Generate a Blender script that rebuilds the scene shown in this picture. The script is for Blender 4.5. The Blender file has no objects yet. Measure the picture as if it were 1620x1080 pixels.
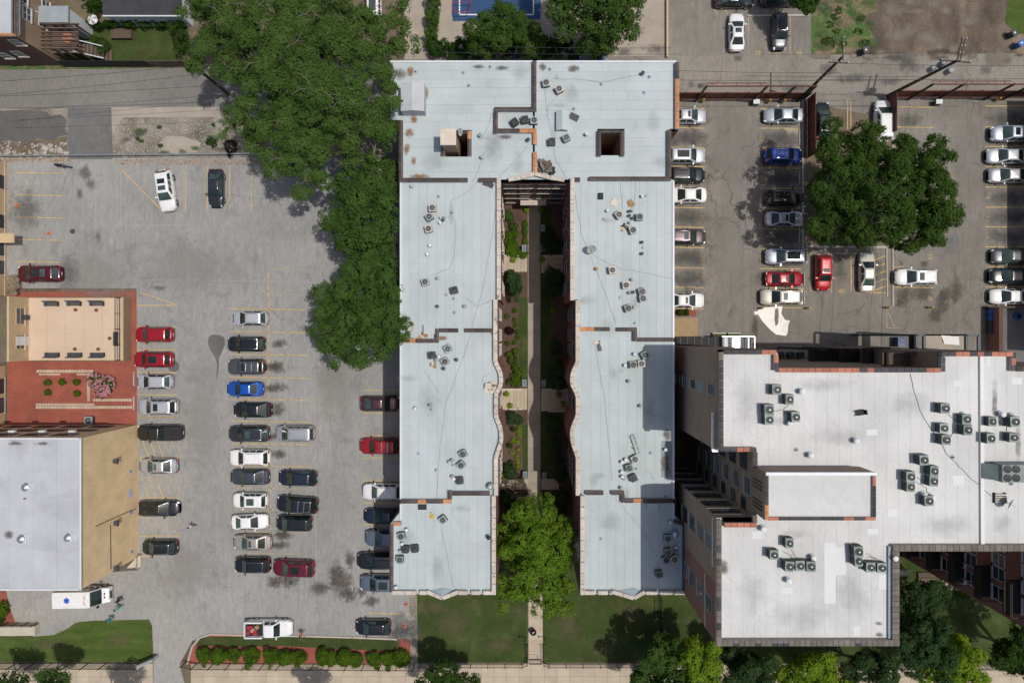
import bpy, bmesh, math, random
import numpy as np
from mathutils import Vector, Matrix
R = math.radians
random.seed(7)
rng = np.random.default_rng(11)
scn = bpy.context.scene
col = scn.collection

# ------------------------------------------------------------------ survey
# straight-down drone photograph: camera height HC, 24 mm equivalent lens; NX,NY = the point straight below
HC, NX, NY = 82.0, 826.0, 530.0
def K(z=0.0): return (HC - z) / 1080.0
def W(px, py, z=0.0):
    k = K(z); return ((px - NX) * k, (NY - py) * k, z)
SUNX, SUNY = 0.358, -0.022            # horizontal run per metre of height, towards the sun

# ------------------------------------------------------------------ camera
cam = bpy.data.cameras.new('camera'); cam.lens = 24; cam.sensor_width = 36; cam.sensor_fit = 'HORIZONTAL'
cam.clip_start = 1; cam.clip_end = 2000
cam.shift_x = -(NX - 810) / 1620; cam.shift_y = -(540 - NY) / 1620
cam_o = bpy.data.objects.new('camera', cam); col.objects.link(cam_o); cam_o.location = (0, 0, HC)
scn.camera = cam_o
# ------------------------------------------------------------------ sky and sun
sd = Vector((SUNX, SUNY, 1)).normalized()
elev = math.asin(sd.z); az = math.atan2(sd.x, sd.y)
wd = bpy.data.worlds.new('World'); scn.world = wd; wd.use_nodes = True
nt = wd.node_tree; nt.nodes.clear()
wo = nt.nodes.new('ShaderNodeOutputWorld'); bg = nt.nodes.new('ShaderNodeBackground'); sk = nt.nodes.new('ShaderNodeTexSky')
sk.sky_type = 'NISHITA'; sk.sun_disc = False; sk.sun_elevation = elev; sk.sun_rotation = az
sk.air_density = 1.0; sk.dust_density = 3.0; sk.ozone_density = 1.0
bg.inputs['Strength'].default_value = 0.10
nt.links.new(sk.outputs[0], bg.inputs[0]); nt.links.new(bg.outputs[0], wo.inputs[0])
sl = bpy.data.lights.new('sun', 'SUN'); sl.energy = 3.15; sl.angle = R(0.53); sl.color = (1.0, 0.955, 0.885)
so = bpy.data.objects.new('sun', sl); col.objects.link(so); so.rotation_euler = sd.to_track_quat('Z', 'Y').to_euler()
so.location = (20, 0, 70)
scn.view_settings.view_transform = 'Standard'; scn.view_settings.look = 'None'
scn.view_settings.gamma = 1.0; scn.view_settings.exposure = -0.30; scn.view_settings.use_curve_mapping = False
scn.render.engine = 'CYCLES'
scn.cycles.use_denoising = True
scn.cycles.max_bounces = 6; scn.cycles.diffuse_bounces = 3; scn.cycles.glossy_bounces = 3
scn.cycles.transparent_max_bounces = 12
scn.cycles.sample_clamp_indirect = 4.0

# ------------------------------------------------------------------ materials
MATS = {}
def _new(name):
    m = bpy.data.materials.new(name); m.use_nodes = True
    nt = m.node_tree; nt.nodes.clear()
    o = nt.nodes.new('ShaderNodeOutputMaterial'); p = nt.nodes.new('ShaderNodeBsdfPrincipled')
    nt.links.new(p.outputs[0], o.inputs[0]); MATS[name] = m
    return m, nt, p, o
def rgb(c): return (c[0], c[1], c[2], 1.0)
def N(nt, t, **kw):
    n = nt.nodes.new(t)
    for k, v in kw.items(): setattr(n, k, v)
    return n
def pos(nt, scale=(1, 1, 1), rot=0.0, obj=False):
    if obj:
        g = N(nt, 'ShaderNodeTexCoord'); out = g.outputs['Object']
    else:
        g = N(nt, 'ShaderNodeNewGeometry'); out = g.outputs['Position']
    mp = N(nt, 'ShaderNodeMapping'); mp.inputs['Scale'].default_value = scale; mp.inputs['Rotation'].default_value = (0, 0, rot)
    nt.links.new(out, mp.inputs['Vector']); return mp.outputs[0]
def noise(nt, vec, scale, detail=5, rough=0.55, dist=0.0):
    n = N(nt, 'ShaderNodeTexNoise'); n.inputs['Scale'].default_value = scale; n.inputs['Detail'].default_value = detail
    n.inputs['Roughness'].default_value = rough; n.inputs['Distortion'].default_value = dist
    nt.links.new(vec, n.inputs['Vector']); return n.outputs['Fac']
def ramp(nt, fac, stops):
    r = N(nt, 'ShaderNodeValToRGB'); e = r.color_ramp.elements
    while len(e) > 1: e.remove(e[0])
    e[0].position = stops[0][0]; e[0].color = rgb(stops[0][1]) if not np.isscalar(stops[0][1]) else (stops[0][1],)*3+(1,)
    for p, c in stops[1:]:
        x = e.new(p); x.color = rgb(c) if not np.isscalar(c) else (c, c, c, 1)
    nt.links.new(fac, r.inputs[0]); return r.outputs[0]
def mixc(nt, fac, a, b, mode='MIX'):
    m = N(nt, 'ShaderNodeMix', data_type='RGBA', blend_type=mode)
    for s, v in ((0, fac), (6, a), (7, b)):
        if hasattr(v, 'is_linked') or hasattr(v, 'links'): nt.links.new(v, m.inputs[s])
        elif np.isscalar(v): m.inputs[s].default_value = v
        else: m.inputs[s].default_value = rgb(v)
    return m.outputs[2]
def bump(nt, p, h, strength, dist=0.05):
    b = N(nt, 'ShaderNodeBump'); b.inputs['Strength'].default_value = strength; b.inputs['Distance'].default_value = dist
    nt.links.new(h, b.inputs['Height']); nt.links.new(b.outputs[0], p.inputs['Normal'])
def surf(name, c, var=0.15, scale=1.0, fine=8.0, finev=0.12, rough=0.85, rand=0.0, metal=0.0, bmp=0.0, spec=0.4, stretch=(1, 1, 1), c2=None, c2scale=0.3, c2lo=0.5, c2hi=0.65, coat=0.0, wave=0.0):
    """plain weathered surface: two scales of tone variation, optional second colour in patches, optional per-object shade"""
    if name in MATS: return MATS[name]
    m, nt, p, o = _new(name)
    v = pos(nt, stretch)
    a = ramp(nt, noise(nt, v, scale, 5), [(0.3, 1 - var), (0.7, 1 + var)])
    f = ramp(nt, noise(nt, v, fine, 4, 0.7), [(0.3, 1 - finev), (0.7, 1 + finev)])
    base = c
    if c2 is not None:
        k = ramp(nt, noise(nt, v, c2scale, 6, 0.62, 0.4), [(c2lo, 0.0), (c2hi, 1.0)])
        base = mixc(nt, k, c, c2)
    x = mixc(nt, 1.0, base, a, 'MULTIPLY'); x = mixc(nt, 1.0, x, f, 'MULTIPLY')
    if rand:
        oi = N(nt, 'ShaderNodeObjectInfo')
        x = mixc(nt, 1.0, x, ramp(nt, oi.outputs['Random'], [(0, 1 - rand), (1, 1 + rand)]), 'MULTIPLY')
    nt.links.new(x, p.inputs['Base Color'])
    p.inputs['Roughness'].default_value = rough; p.inputs['Metallic'].default_value = metal
    p.inputs['Specular IOR Level'].default_value = spec; p.inputs['Coat Weight'].default_value = coat
    if bmp: bump(nt, p, noise(nt, v, fine, 4, 0.7), bmp)
    if wave: bump(nt, p, noise(nt, v, 0.55, 3, 0.5, 1.2), wave, 0.35)
    return m
def asphalt(name, c, c2, dark, streak=0.0, crack=0.5, warm=None):
    m, nt, p, o = _new(name)
    v = pos(nt)
    k = ramp(nt, noise(nt, v, 0.11, 7, 0.62, 0.6), [(0.36, 0.0), (0.66, 1.0)])
    x = mixc(nt, k, c, c2)
    k2 = ramp(nt, noise(nt, v, 0.5, 8, 0.68, 0.5), [(0.55, 0.0), (0.85, 0.75)])
    x = mixc(nt, k2, x, dark)
    if streak:
        s = noise(nt, pos(nt, (2.2, 0.16, 1)), 0.8, 5, 0.6, 0.2)
        x = mixc(nt, 1.0, x, ramp(nt, s, [(0.3, 1 - streak), (0.7, 1 + streak)]), 'MULTIPLY')
    g = noise(nt, v, 7, 4, 0.85)
    x = mixc(nt, 1.0, x, ramp(nt, g, [(0.3, 0.76), (0.7, 1.2)]), 'MULTIPLY')
    x = mixc(nt, 1.0, x, ramp(nt, noise(nt, pos(nt, (1.4, .5, 1)), 1.9, 5, 0.75), [(0.32, 0.85), (0.68, 1.12)]), 'MULTIPLY')
    if crack:
        vo = N(nt, 'ShaderNodeTexVoronoi', feature='DISTANCE_TO_EDGE'); vo.inputs['Scale'].default_value = 0.13
        wn = N(nt, 'ShaderNodeTexNoise'); wn.inputs['Scale'].default_value = 0.6; wn.inputs['Detail'].default_value = 6
        nt.links.new(v, wn.inputs['Vector'])
        ad = N(nt, 'ShaderNodeVectorMath', operation='ADD'); sc = N(nt, 'ShaderNodeVectorMath', operation='SCALE'); sc.inputs[3].default_value = 2.2
        nt.links.new(wn.outputs['Color'], sc.inputs[0]); nt.links.new(v, ad.inputs[0]); nt.links.new(sc.outputs[0], ad.inputs[1])
        nt.links.new(ad.outputs[0], vo.inputs['Vector'])
        ck = ramp(nt, vo.outputs['Distance'], [(0.0, 1.0), (0.012, 0.0)])
        msk = ramp(nt, noise(nt, v, 0.09, 3), [(0.42, 0.0), (0.6, crack)])
        x = mixc(nt, mixc(nt, 1.0, ck, msk, 'MULTIPLY'), x, (dark[0]*0.55, dark[1]*0.55, dark[2]*0.55))
    nt.links.new(x, p.inputs['Base Color']); p.inputs['Roughness'].default_value = 0.9; p.inputs['Specular IOR Level'].default_value = 0.25
    bump(nt, p, g, 0.25, 0.03)
    return m
def brick(name, c1, c2, mortar, bw=0.21, bh=0.07, vert='XZ'):
    """brick courses on walls (bricks are far below a pixel or two): object x or y runs along the wall"""
    if name in MATS: return MATS[name]
    m, nt, p, o = _new(name)
    g = N(nt, 'ShaderNodeNewGeometry'); sp = N(nt, 'ShaderNodeSeparateXYZ'); nt.links.new(g.outputs['Position'], sp.inputs[0])
    ad = N(nt, 'ShaderNodeMath', operation='ADD'); nt.links.new(sp.outputs[0], ad.inputs[0]); nt.links.new(sp.outputs[1], ad.inputs[1])
    cb = N(nt, 'ShaderNodeCombineXYZ'); nt.links.new(ad.outputs[0], cb.inputs[0]); nt.links.new(sp.outputs[2], cb.inputs[1])
    b = N(nt, 'ShaderNodeTexBrick'); b.inputs['Scale'].default_value = 1.0; b.inputs['Brick Width'].default_value = bw; b.inputs['Row Height'].default_value = bh
    b.inputs['Mortar Size'].default_value = 0.009; b.inputs['Color1'].default_value = rgb(c1); b.inputs['Color2'].default_value = rgb(c2); b.inputs['Mortar'].default_value = rgb(mortar)
    nt.links.new(cb.outputs[0], b.inputs['Vector'])
    v = pos(nt)
    x = mixc(nt, 1.0, b.outputs['Color'], ramp(nt, noise(nt, v, 0.5, 6, 0.6), [(0.3, 0.86), (0.7, 1.12)]), 'MULTIPLY')
    x = mixc(nt, 1.0, x, ramp(nt, noise(nt, pos(nt, (3, 3, 0.4)), 1.2, 4), [(0.3, 0.95), (0.7, 1.05)]), 'MULTIPLY')
    nt.links.new(x, p.inputs['Base Color']); p.inputs['Roughness'].default_value = 0.9
    return m
def paint(name, c, metal=0.0, rough=0.3, coat=0.6):
    if name in MATS: return MATS[name]
    m, nt, p, o = _new(name)
    v = pos(nt, obj=True)
    x = mixc(nt, 1.0, c, ramp(nt, noise(nt, v, 2.5, 5, 0.7), [(0.3, 0.9), (0.7, 1.08)]), 'MULTIPLY')
    nt.links.new(x, p.inputs['Base Color']); p.inputs['Metallic'].default_value = metal
    r = ramp(nt, noise(nt, v, 4, 4, 0.7), [(0.3, rough * 0.8), (0.7, rough * 1.25)]); nt.links.new(r, p.inputs['Roughness'])
    p.inputs['Coat Weight'].default_value = coat; p.inputs['Coat Roughness'].default_value = 0.08
    return m
def glass(name, c, rough=0.06, spec=0.6):
    if name in MATS: return MATS[name]
    m, nt, p, o = _new(name)
    oi = N(nt, 'ShaderNodeObjectInfo')
    x = mixc(nt, 1.0, mixc(nt, 1.0, c, ramp(nt, oi.outputs['Random'], [(0, 0.5), (.6, 1.0), (1, 2.6)]), 'MULTIPLY'), ramp(nt, noise(nt, pos(nt, obj=True), 1.5, 3), [(0.3, 0.6), (0.7, 1.5)]), 'MULTIPLY')
    nt.links.new(x, p.inputs['Base Color']); p.inputs['Roughness'].default_value = rough; p.inputs['Specular IOR Level'].default_value = spec
    return m
def leafmat(name, c, c2, trans=0.38, scale=0.7):
    m, nt, p, o = _new(name); nt.nodes.remove(p)
    v = pos(nt)
    k = ramp(nt, noise(nt, v, scale, 4, 0.65), [(0.3, 0.0), (0.7, 1.0)])
    x = mixc(nt, k, c, c2)
    x = mixc(nt, 1.0, x, ramp(nt, noise(nt, v, 6, 2, 0.8), [(0.25, 0.82), (0.75, 1.18)]), 'MULTIPLY')
    d = N(nt, 'ShaderNodeBsdfDiffuse'); t = N(nt, 'ShaderNodeBsdfTranslucent')
    nt.links.new(x, d.inputs[0]); nt.links.new(mixc(nt, 1.0, x, (1.15, 1.25, 0.6), 'MULTIPLY'), t.inputs[0])
    a = N(nt, 'ShaderNodeMixShader'); a.inputs[0].default_value = trans; nt.links.new(d.outputs[0], a.inputs[1]); nt.links.new(t.outputs[0], a.inputs[2])
    nt.links.new(a.outputs[0], o.inputs[0])
    return m
def stainmat(name, c, strength=0.85, scale=2.0):
    """a spill or worn patch with its own ragged outline, on a sheet just above the surface"""
    m, nt, p, o = _new(name)
    tc = N(nt, 'ShaderNodeTexCoord')
    vm = N(nt, 'ShaderNodeVectorMath', operation='DISTANCE'); vm.inputs[1].default_value = (0.5, 0.5, 0.5)
    mp = N(nt, 'ShaderNodeMapping'); mp.inputs['Scale'].default_value = (1, 1, 0); mp.inputs['Location'].default_value = (0, 0, 0.5)
    nt.links.new(tc.outputs['Generated'], mp.inputs[0]); nt.links.new(mp.outputs[0], vm.inputs[0])
    fall = ramp(nt, vm.outputs['Value'], [(0.05, 0.5), (0.5, 0.0)])
    n = noise(nt, pos(nt), scale, 8, 0.7, 0.9)
    s = N(nt, 'ShaderNodeMath', operation='ADD'); nt.links.new(fall, s.inputs[0]); nt.links.new(n, s.inputs[1])
    f = ramp(nt, s.outputs[0], [(0.60, 0.0), (0.98, strength)])
    tr = N(nt, 'ShaderNodeBsdfTransparent'); mx = N(nt, 'ShaderNodeMixShader')
    p.inputs['Base Color'].default_value = rgb(c); p.inputs['Roughness'].default_value = 0.8
    nt.links.new(f, mx.inputs[0]); nt.links.new(tr.outputs[0], mx.inputs[1]); nt.links.new(p.outputs[0], mx.inputs[2]); nt.links.new(mx.outputs[0], o.inputs[0])
    return m

# ------------------------------------------------------------------ geometry helpers
class MB:
    def __init__(s): s.v = []; s.f = []
    def add(s, V, F):
        n = len(s.v); s.v += [tuple(x) for x in V]; s.f += [tuple(i + n for i in f) for f in F]; return s
    def box(s, x0, y0, z0, x1, y1, z1):
        V = [(x0,y0,z0),(x1,y0,z0),(x1,y1,z0),(x0,y1,z0),(x0,y0,z1),(x1,y0,z1),(x1,y1,z1),(x0,y1,z1)]
        return s.add(V, [(3,2,1,0),(4,5,6,7),(0,1,5,4),(1,2,6,5),(2,3,7,6),(3,0,4,7)])
    def bar(s, a, b, w, h=None, up=(0, 0, 1)):
        """square bar from a to b, w wide, h high"""
        h = h or w; a = Vector(a); b = Vector(b); d = (b - a).normalized(); u = Vector(up)
        if abs(d.dot(u)) > 0.95: u = Vector((1, 0, 0))
        r = d.cross(u).normalized() * (w / 2); t = r.cross(d).normalized() * (h / 2)
        V = [a - r - t, a + r - t, a + r + t, a - r + t, b - r - t, b + r - t, b + r + t, b - r + t]
        return s.add(V, [(3,2,1,0),(4,5,6,7),(0,1,5,4),(1,2,6,5),(2,3,7,6),(3,0,4,7)])
    def cyl(s, x, y, z0, z1, r0, r1=None, n=12, cap=True):
        r1 = r0 if r1 is None else r1
        A = [(x + r0*math.cos(2*math.pi*i/n), y + r0*math.sin(2*math.pi*i/n), z0) for i in range(n)]
        B = [(x + r1*math.cos(2*math.pi*i/n), y + r1*math.sin(2*math.pi*i/n), z1) for i in range(n)]
        F = [(i, (i+1) % n, n + (i+1) % n, n + i) for i in range(n)]
        if cap: F += [tuple(range(n-1, -1, -1)), tuple(range(n, 2*n))]
        return s.add(A + B, F)
    def ring(s, x, y, z0, z1, ro, ri, n=16):
        V = []
        for i in range(n):
            c, q = math.cos(2*math.pi*i/n), math.sin(2*math.pi*i/n)
            V += [(x+ro*c, y+ro*q, z0), (x+ro*c, y+ro*q, z1), (x+ri*c, y+ri*q, z1), (x+ri*c, y+ri*q, z0)]
        F = []
        for i in range(n):
            a = 4*i; b = 4*((i+1) % n)
            F += [(a, b, b+1, a+1), (a+1, b+1, b+2, a+2), (a+2, b+2, b+3, a+3)]
        return s.add(V, F)
    def tube(s, pts, rad, n=8):
        pts = [Vector(p) for p in pts]; L = len(pts)
        rad = rad if hasattr(rad, '__len__') else [rad]*L
        V = []
        for i, p in enumerate(pts):
            d = (pts[min(i+1, L-1)] - pts[max(i-1, 0)]).normalized()
            u = Vector((0, 0, 1)) if abs(d.z) < 0.9 else Vector((1, 0, 0))
            a = d.cross(u).normalized(); b = a.cross(d)
            V += [p + (a*math.cos(2*math.pi*k/n) + b*math.sin(2*math.pi*k/n))*rad[i] for k in range(n)]
        F = [(i*n+k, i*n+(k+1) % n, (i+1)*n+(k+1) % n, (i+1)*n+k) for i in range(L-1) for k in range(n)]
        F += [tuple(range(n-1, -1, -1)), tuple(range((L-1)*n, L*n))]
        return s.add(V, F)
    def prism(s, poly, z0, z1):
        n = len(poly)
        a = sum(poly[i][0]*poly[(i+1) % n][1] - poly[(i+1) % n][0]*poly[i][1] for i in range(n))
        if a < 0: poly = poly[::-1]
        V = [(p[0], p[1], z0) for p in poly] + [(p[0], p[1], z1) for p in poly]
        return s.add(V, [tuple(range(n-1, -1, -1)), tuple(range(n, 2*n))] + [(i, (i+1) % n, n+(i+1) % n, n+i) for i in range(n)])
    def mesh(s, name, smooth=None):
        me = bpy.data.meshes.new(name); me.from_pydata(s.v, [], s.f); me.update()
        if smooth is not None:
            me.shade_smooth(); me.set_sharp_from_angle(angle=R(smooth))
        return me

ORIG = {}
def link(name, me, mt=None, parent=None, loc=(0, 0, 0), rz=0.0, scale=None, objmat=False):
    o = bpy.data.objects.new(name, me); col.objects.link(o)
    if mt is not None and me is not None:
        if objmat:
            if not me.materials: me.materials.append(None)
            o.material_slots[0].link = 'OBJECT'; o.material_slots[0].material = mt
        elif not me.materials: me.materials.append(mt)
    o.parent = parent; o.location = loc
    if rz: o.rotation_euler = (0, 0, rz)
    if scale: o.scale = scale
    return o
def tag(o, label=None, cat=None, group=None, kind=None):
    if label: o['label'] = label
    if cat: o['category'] = cat
    if group: o['group'] = group
    if kind: o['kind'] = kind
    return o
def thing(name, label, cat, loc=(0, 0, 0), rz=0.0, group=None):
    o = bpy.data.objects.new(name, None); col.objects.link(o); o.location = loc; o.rotation_euler = (0, 0, rz); o.empty_display_size = 0.3
    ORIG[o.name] = Vector(loc)
    return tag(o, label, cat, group)
def part(name, mb, mt, parent, smooth=None, kind=None):
    """world-space geometry made a child of an unrotated thing"""
    o0 = ORIG.get(parent.name, Vector((0, 0, 0))) if parent else Vector((0, 0, 0))
    mb.v = [(x - o0.x, y - o0.y, z - o0.z) for x, y, z in mb.v]
    o = link(name, mb.mesh(name, smooth), mt, parent)
    ORIG[o.name] = o0
    if kind: o['kind'] = kind
    return o
def sheet(name, pts, z, mt, parent=None, kind='structure', zsurf=0.0):
    """flat sheet from pixel outline; own origin"""
    P = [W(x, y, zsurf) for x, y in pts]
    mb = MB(); n = len(P); a = sum(P[i][0]*P[(i+1) % n][1] - P[(i+1) % n][0]*P[i][1] for i in range(n))
    if a < 0: P = P[::-1]
    mb.add([(p[0], p[1], zsurf + z) for p in P], [tuple(range(n))])
    o = part(name, mb, mt, parent)
    if kind and parent is None: o['kind'] = kind
    return o
def clip_slab(poly, axis, lo, hi):
    def cl(P, v, sgn):
        out = []
        for i in range(len(P)):
            a, b = P[i], P[(i+1) % len(P)]
            ia, ib = sgn*(a[axis]-v) >= 0, sgn*(b[axis]-v) >= 0
            if ia: out.append(a)
            if ia != ib:
                t = (v-a[axis])/(b[axis]-a[axis]); out.append((a[0]+t*(b[0]-a[0]), a[1]+t*(b[1]-a[1])))
        return out
    P = cl(poly, lo, 1)
    return cl(P, hi, -1) if len(P) > 2 else []
def dup(root, loc=None, rz=None, label=None):
    r = root.copy(); col.objects.link(r)
    if loc is not None: r.location = loc
    if rz is not None: r.rotation_euler = (0, 0, rz)
    if label: r['label'] = label
    for ch in root.children:
        c = ch.copy(); col.objects.link(c); c.parent = r
        for g in ch.children:
            d = g.copy(); col.objects.link(d); d.parent = c
    return r

# ------------------------------------------------------------------ material library
M = {}
M['lot'] = asphalt('old_grey_asphalt', (0.345, 0.339, 0.324), (0.277, 0.272, 0.26), (0.172, 0.168, 0.16), 0.06, 0.35)
M['lot2'] = asphalt('brown_grey_asphalt', (0.262, 0.242, 0.212), (0.193, 0.178, 0.156), (0.10, 0.094, 0.086), 0.1, 0.8)
M['alley'] = asphalt('alley_concrete', (0.29, 0.265, 0.225), (0.22, 0.20, 0.175), (0.13, 0.12, 0.11), 0.0, 0.8)
M['alley2'] = asphalt('alley_asphalt', (0.24, 0.23, 0.21), (0.20, 0.19, 0.175), (0.15, 0.14, 0.13), 0.0, 0.3)
M['darkasp'] = asphalt('dark_asphalt', (0.105, 0.103, 0.10), (0.16, 0.153, 0.145), (0.07, 0.07, 0.068), 0.0, 0.2)
M['midasp'] = asphalt('mid_asphalt', (0.15, 0.148, 0.145), (0.20, 0.195, 0.185), (0.09, 0.09, 0.09), 0.0, 0.3)
M['drive'] = asphalt('drive_concrete', (0.36, 0.345, 0.32), (0.31, 0.30, 0.285), (0.22, 0.21, 0.2), 0.0, 0.3)
M['walk'] = surf('walk_concrete', (0.48, 0.40, 0.30), 0.12, 0.6, 10, 0.08, 0.9, rand=0.07)
M['yardconc'] = surf('yard_concrete', (0.38, 0.33, 0.27), 0.12, 0.5, 9, 0.1, 0.9, c2=(0.26, 0.22, 0.18), c2scale=0.25, c2lo=0.55, c2hi=0.8)
M['gravel'] = surf('gravel', (0.28, 0.25, 0.21), 0.3, 0.4, 7, 0.45, 0.95, c2=(0.14, 0.125, 0.085), c2scale=0.3, c2lo=0.48, c2hi=0.7, bmp=0.8)
M['dirt'] = surf('bare_dirt', (0.12, 0.092, 0.072), 0.35, 0.35, 5, 0.3, 0.95, c2=(0.25, 0.19, 0.135), c2scale=0.16, c2lo=0.46, c2hi=0.72, bmp=0.6, stretch=(1.5, .8, 1))
M['soil'] = surf('soil', (0.17, 0.13, 0.095), 0.25, 0.5, 6, 0.3, 0.95, c2=(0.09, 0.12, 0.035), c2scale=0.5, c2lo=0.5, c2hi=0.7, bmp=0.6)
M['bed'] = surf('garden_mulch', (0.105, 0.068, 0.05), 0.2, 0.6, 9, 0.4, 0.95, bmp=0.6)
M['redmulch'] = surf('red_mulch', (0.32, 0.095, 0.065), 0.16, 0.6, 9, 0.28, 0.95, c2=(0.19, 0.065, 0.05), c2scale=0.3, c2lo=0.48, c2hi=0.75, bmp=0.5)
M['grass'] = surf('lawn_grass', (0.068, 0.105, 0.022), 0.22, 0.4, 6, 0.3, 0.95, c2=(0.11, 0.125, 0.04), c2scale=0.5, c2lo=0.48, c2hi=0.75, bmp=0.7, spec=0.2, stretch=(.6, 2.2, 1))
M['grass2'] = surf('dark_lawn_grass', (0.048, 0.070, 0.019), 0.22, 0.4, 6, 0.3, 0.95, c2=(0.10, 0.095, 0.042), c2scale=0.45, c2lo=0.5, c2hi=0.78, bmp=0.7, spec=0.2)
M['weeds'] = surf('weedy_grass', (0.07, 0.13, 0.03), 0.3, 0.6, 4, 0.4, 0.95, c2=(0.20, 0.15, 0.095), c2scale=0.4, c2lo=0.42, c2hi=0.58, bmp=0.7)
M['yellow'] = surf('yellow_line_paint', (0.58, 0.40, 0.15), 0.12, 1.5, 12, 0.25, 0.8, c2=(0.36, 0.29, 0.18), c2scale=1.6, c2lo=0.48, c2hi=0.62)
M['wornyellow'] = surf('worn_yellow_paint', (0.46, 0.36, 0.22), 0.15, 1.5, 12, 0.2, 0.8, c2=(0.29, 0.27, 0.24), c2scale=1.6, c2lo=0.4, c2hi=0.6)
M['white'] = surf('white_paint', (0.75, 0.74, 0.71), 0.05, 1.0, 9, 0.05, 0.6)
M['stone'] = surf('limestone_coping', (0.58, 0.51, 0.44), 0.15, 0.8, 5, 0.15, 0.9, rand=0.1, c2=(0.16, 0.14, 0.13), c2scale=1.6, c2lo=0.58, c2hi=0.68)
M['tile_brown'] = surf('brown_clay_tile', (0.075, 0.055, 0.05), 0.2, 0.9, 6, 0.2, 0.55, rand=0.25)
M['tile_orange'] = surf('orange_clay_tile', (0.52, 0.235, 0.10), 0.15, 0.9, 6, 0.12, 0.6, rand=0.15)
M['tile_dark'] = surf('slate_dark_tile', (0.055, 0.053, 0.056), 0.15, 0.9, 6, 0.2, 0.5, rand=0.25)
M['tile_salmon'] = surf('salmon_clay_tile', (0.42, 0.16, 0.10), 0.15, 0.9, 6, 0.12, 0.6, rand=0.2)
M['tile_stone'] = surf('brown_stone_tile', (0.17, 0.145, 0.125), 0.2, 1.2, 7, 0.2, 0.8, rand=0.2)
M['mortar'] = surf('pale_mortar', (0.42, 0.38, 0.34), 0.15, 1.2, 8, 0.2, 0.9)
M['roof'] = surf('pale_blue_grey_membrane', (0.475, 0.53, 0.535), 0.06, 0.25, 7, 0.035, 0.6, rand=0.03, spec=0.3, c2=(0.435, 0.475, 0.475), c2scale=0.3, c2lo=0.45, c2hi=0.75, wave=.22)
M['seam'] = surf('roof_seam', (0.30, 0.34, 0.36), 0.1, 1, 8, 0.1, 0.8)
M['flash'] = surf('grey_blue_flashing', (0.30, 0.37, 0.42), 0.08, 0.6, 7, 0.06, 0.6)
M['roofw'] = surf('white_membrane', (0.63, 0.63, 0.62), 0.07, 0.22, 5, 0.035, 0.6, rand=0.015, spec=0.3, c2=(0.53, 0.53, 0.525), c2scale=0.13, c2lo=0.42, c2hi=0.7, wave=.4)
M['seamw'] = surf('white_roof_seam', (0.5, 0.5, 0.5), 0.1, 1, 8, 0.1, 0.8)
M['patchw'] = surf('new_white_patch', (0.68, 0.685, 0.69), 0.03, 0.6, 7, 0.03, 0.6)
M['roofl'] = surf('grey_white_membrane', (0.50, 0.515, 0.54), 0.07, 0.3, 6, 0.04, 0.6, rand=0.03, c2=(0.41, 0.415, 0.43), c2scale=0.25, c2lo=0.5, c2hi=0.75, wave=.22)
M['metal'] = surf('galvanised_metal', (0.55, 0.58, 0.60), 0.1, 1.5, 9, 0.06, 0.35, metal=0.8)
M['whitemetal'] = surf('white_metal_edge', (0.66, 0.69, 0.71), 0.06, 1, 8, 0.05, 0.4)
M['black'] = surf('black_iron', (0.018, 0.018, 0.02), 0.2, 2, 9, 0.1, 0.5)
M['darkgrey'] = surf('dark_grey_metal', (0.06, 0.065, 0.07), 0.2, 2, 9, 0.1, 0.5)
M['rubber'] = surf('black_rubber', (0.02, 0.02, 0.021), 0.2, 4, 20, 0.1, 0.8)
M['brick_red'] = brick('dark_red_brick', (0.30, 0.11, 0.075), (0.235, 0.085, 0.062), (0.30, 0.24, 0.2))
M['brick_tan'] = brick('tan_brick', (0.86, 0.63, 0.35), (0.80, 0.58, 0.32), (0.80, 0.62, 0.38))
M['brick_brown'] = brick('brown_common_brick', (0.36, 0.25, 0.175), (0.29, 0.20, 0.145), (0.36, 0.29, 0.22))
M['brick_house'] = brick('tan_house_brick', (0.33, 0.22, 0.14), (0.28, 0.185, 0.12), (0.33, 0.26, 0.19))
M['brown_wall'] = surf('dark_brown_wall', (0.125, 0.075, 0.06), 0.15, 0.6, 6, 0.15, 0.9)
M['tanplaster'] = surf('tan_terrace_paint', (0.62, 0.47, 0.34), 0.06, 0.3, 5, 0.05, 0.8, rand=0.02)
M['tan'] = surf('tan_render', (0.55, 0.42, 0.26), 0.08, 0.5, 6, 0.06, 0.85)
M['glass'] = glass('window_glass', (0.035, 0.042, 0.048), 0.12)
M['blind'] = glass('blind_behind_glass', (0.16, 0.17, 0.17), 0.2)
M['carglass'] = glass('car_glass', (0.024, 0.038, 0.035), 0.07, 0.7)
M['rust'] = surf('rust_red_steel', (0.16, 0.045, 0.032), 0.2, 0.8, 8, 0.15, 0.6)
M['wood'] = surf('grey_brown_timber', (0.13, 0.095, 0.07), 0.2, 1, 9, 0.25, 0.9, rand=0.2)
M['pole'] = surf('weathered_pole', (0.085, 0.075, 0.055), 0.2, 2, 9, 0.2, 0.9)
M['bark'] = surf('grey_bark', (0.16, 0.135, 0.105), 0.25, 3, 12, 0.3, 0.95, bmp=0.6)
M['fabric_b'] = surf('black_tarp', (0.02, 0.02, 0.022), 0.2, 2, 9, 0.2, 0.7)
M['ivy_b'] = surf('dark_porch_boards', (0.03, 0.027, 0.025), 0.25, 1, 6, 0.3, 0.9)
M['acgreen'] = surf('grey_green_cabinet', (0.235, 0.29, 0.265), 0.14, 1.5, 8, 0.08, 0.55, rand=0.25)
M['path'] = surf('path_concrete', (0.36, 0.31, 0.245), .14, .6, 10, .1, .9, rand=.08)
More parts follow.
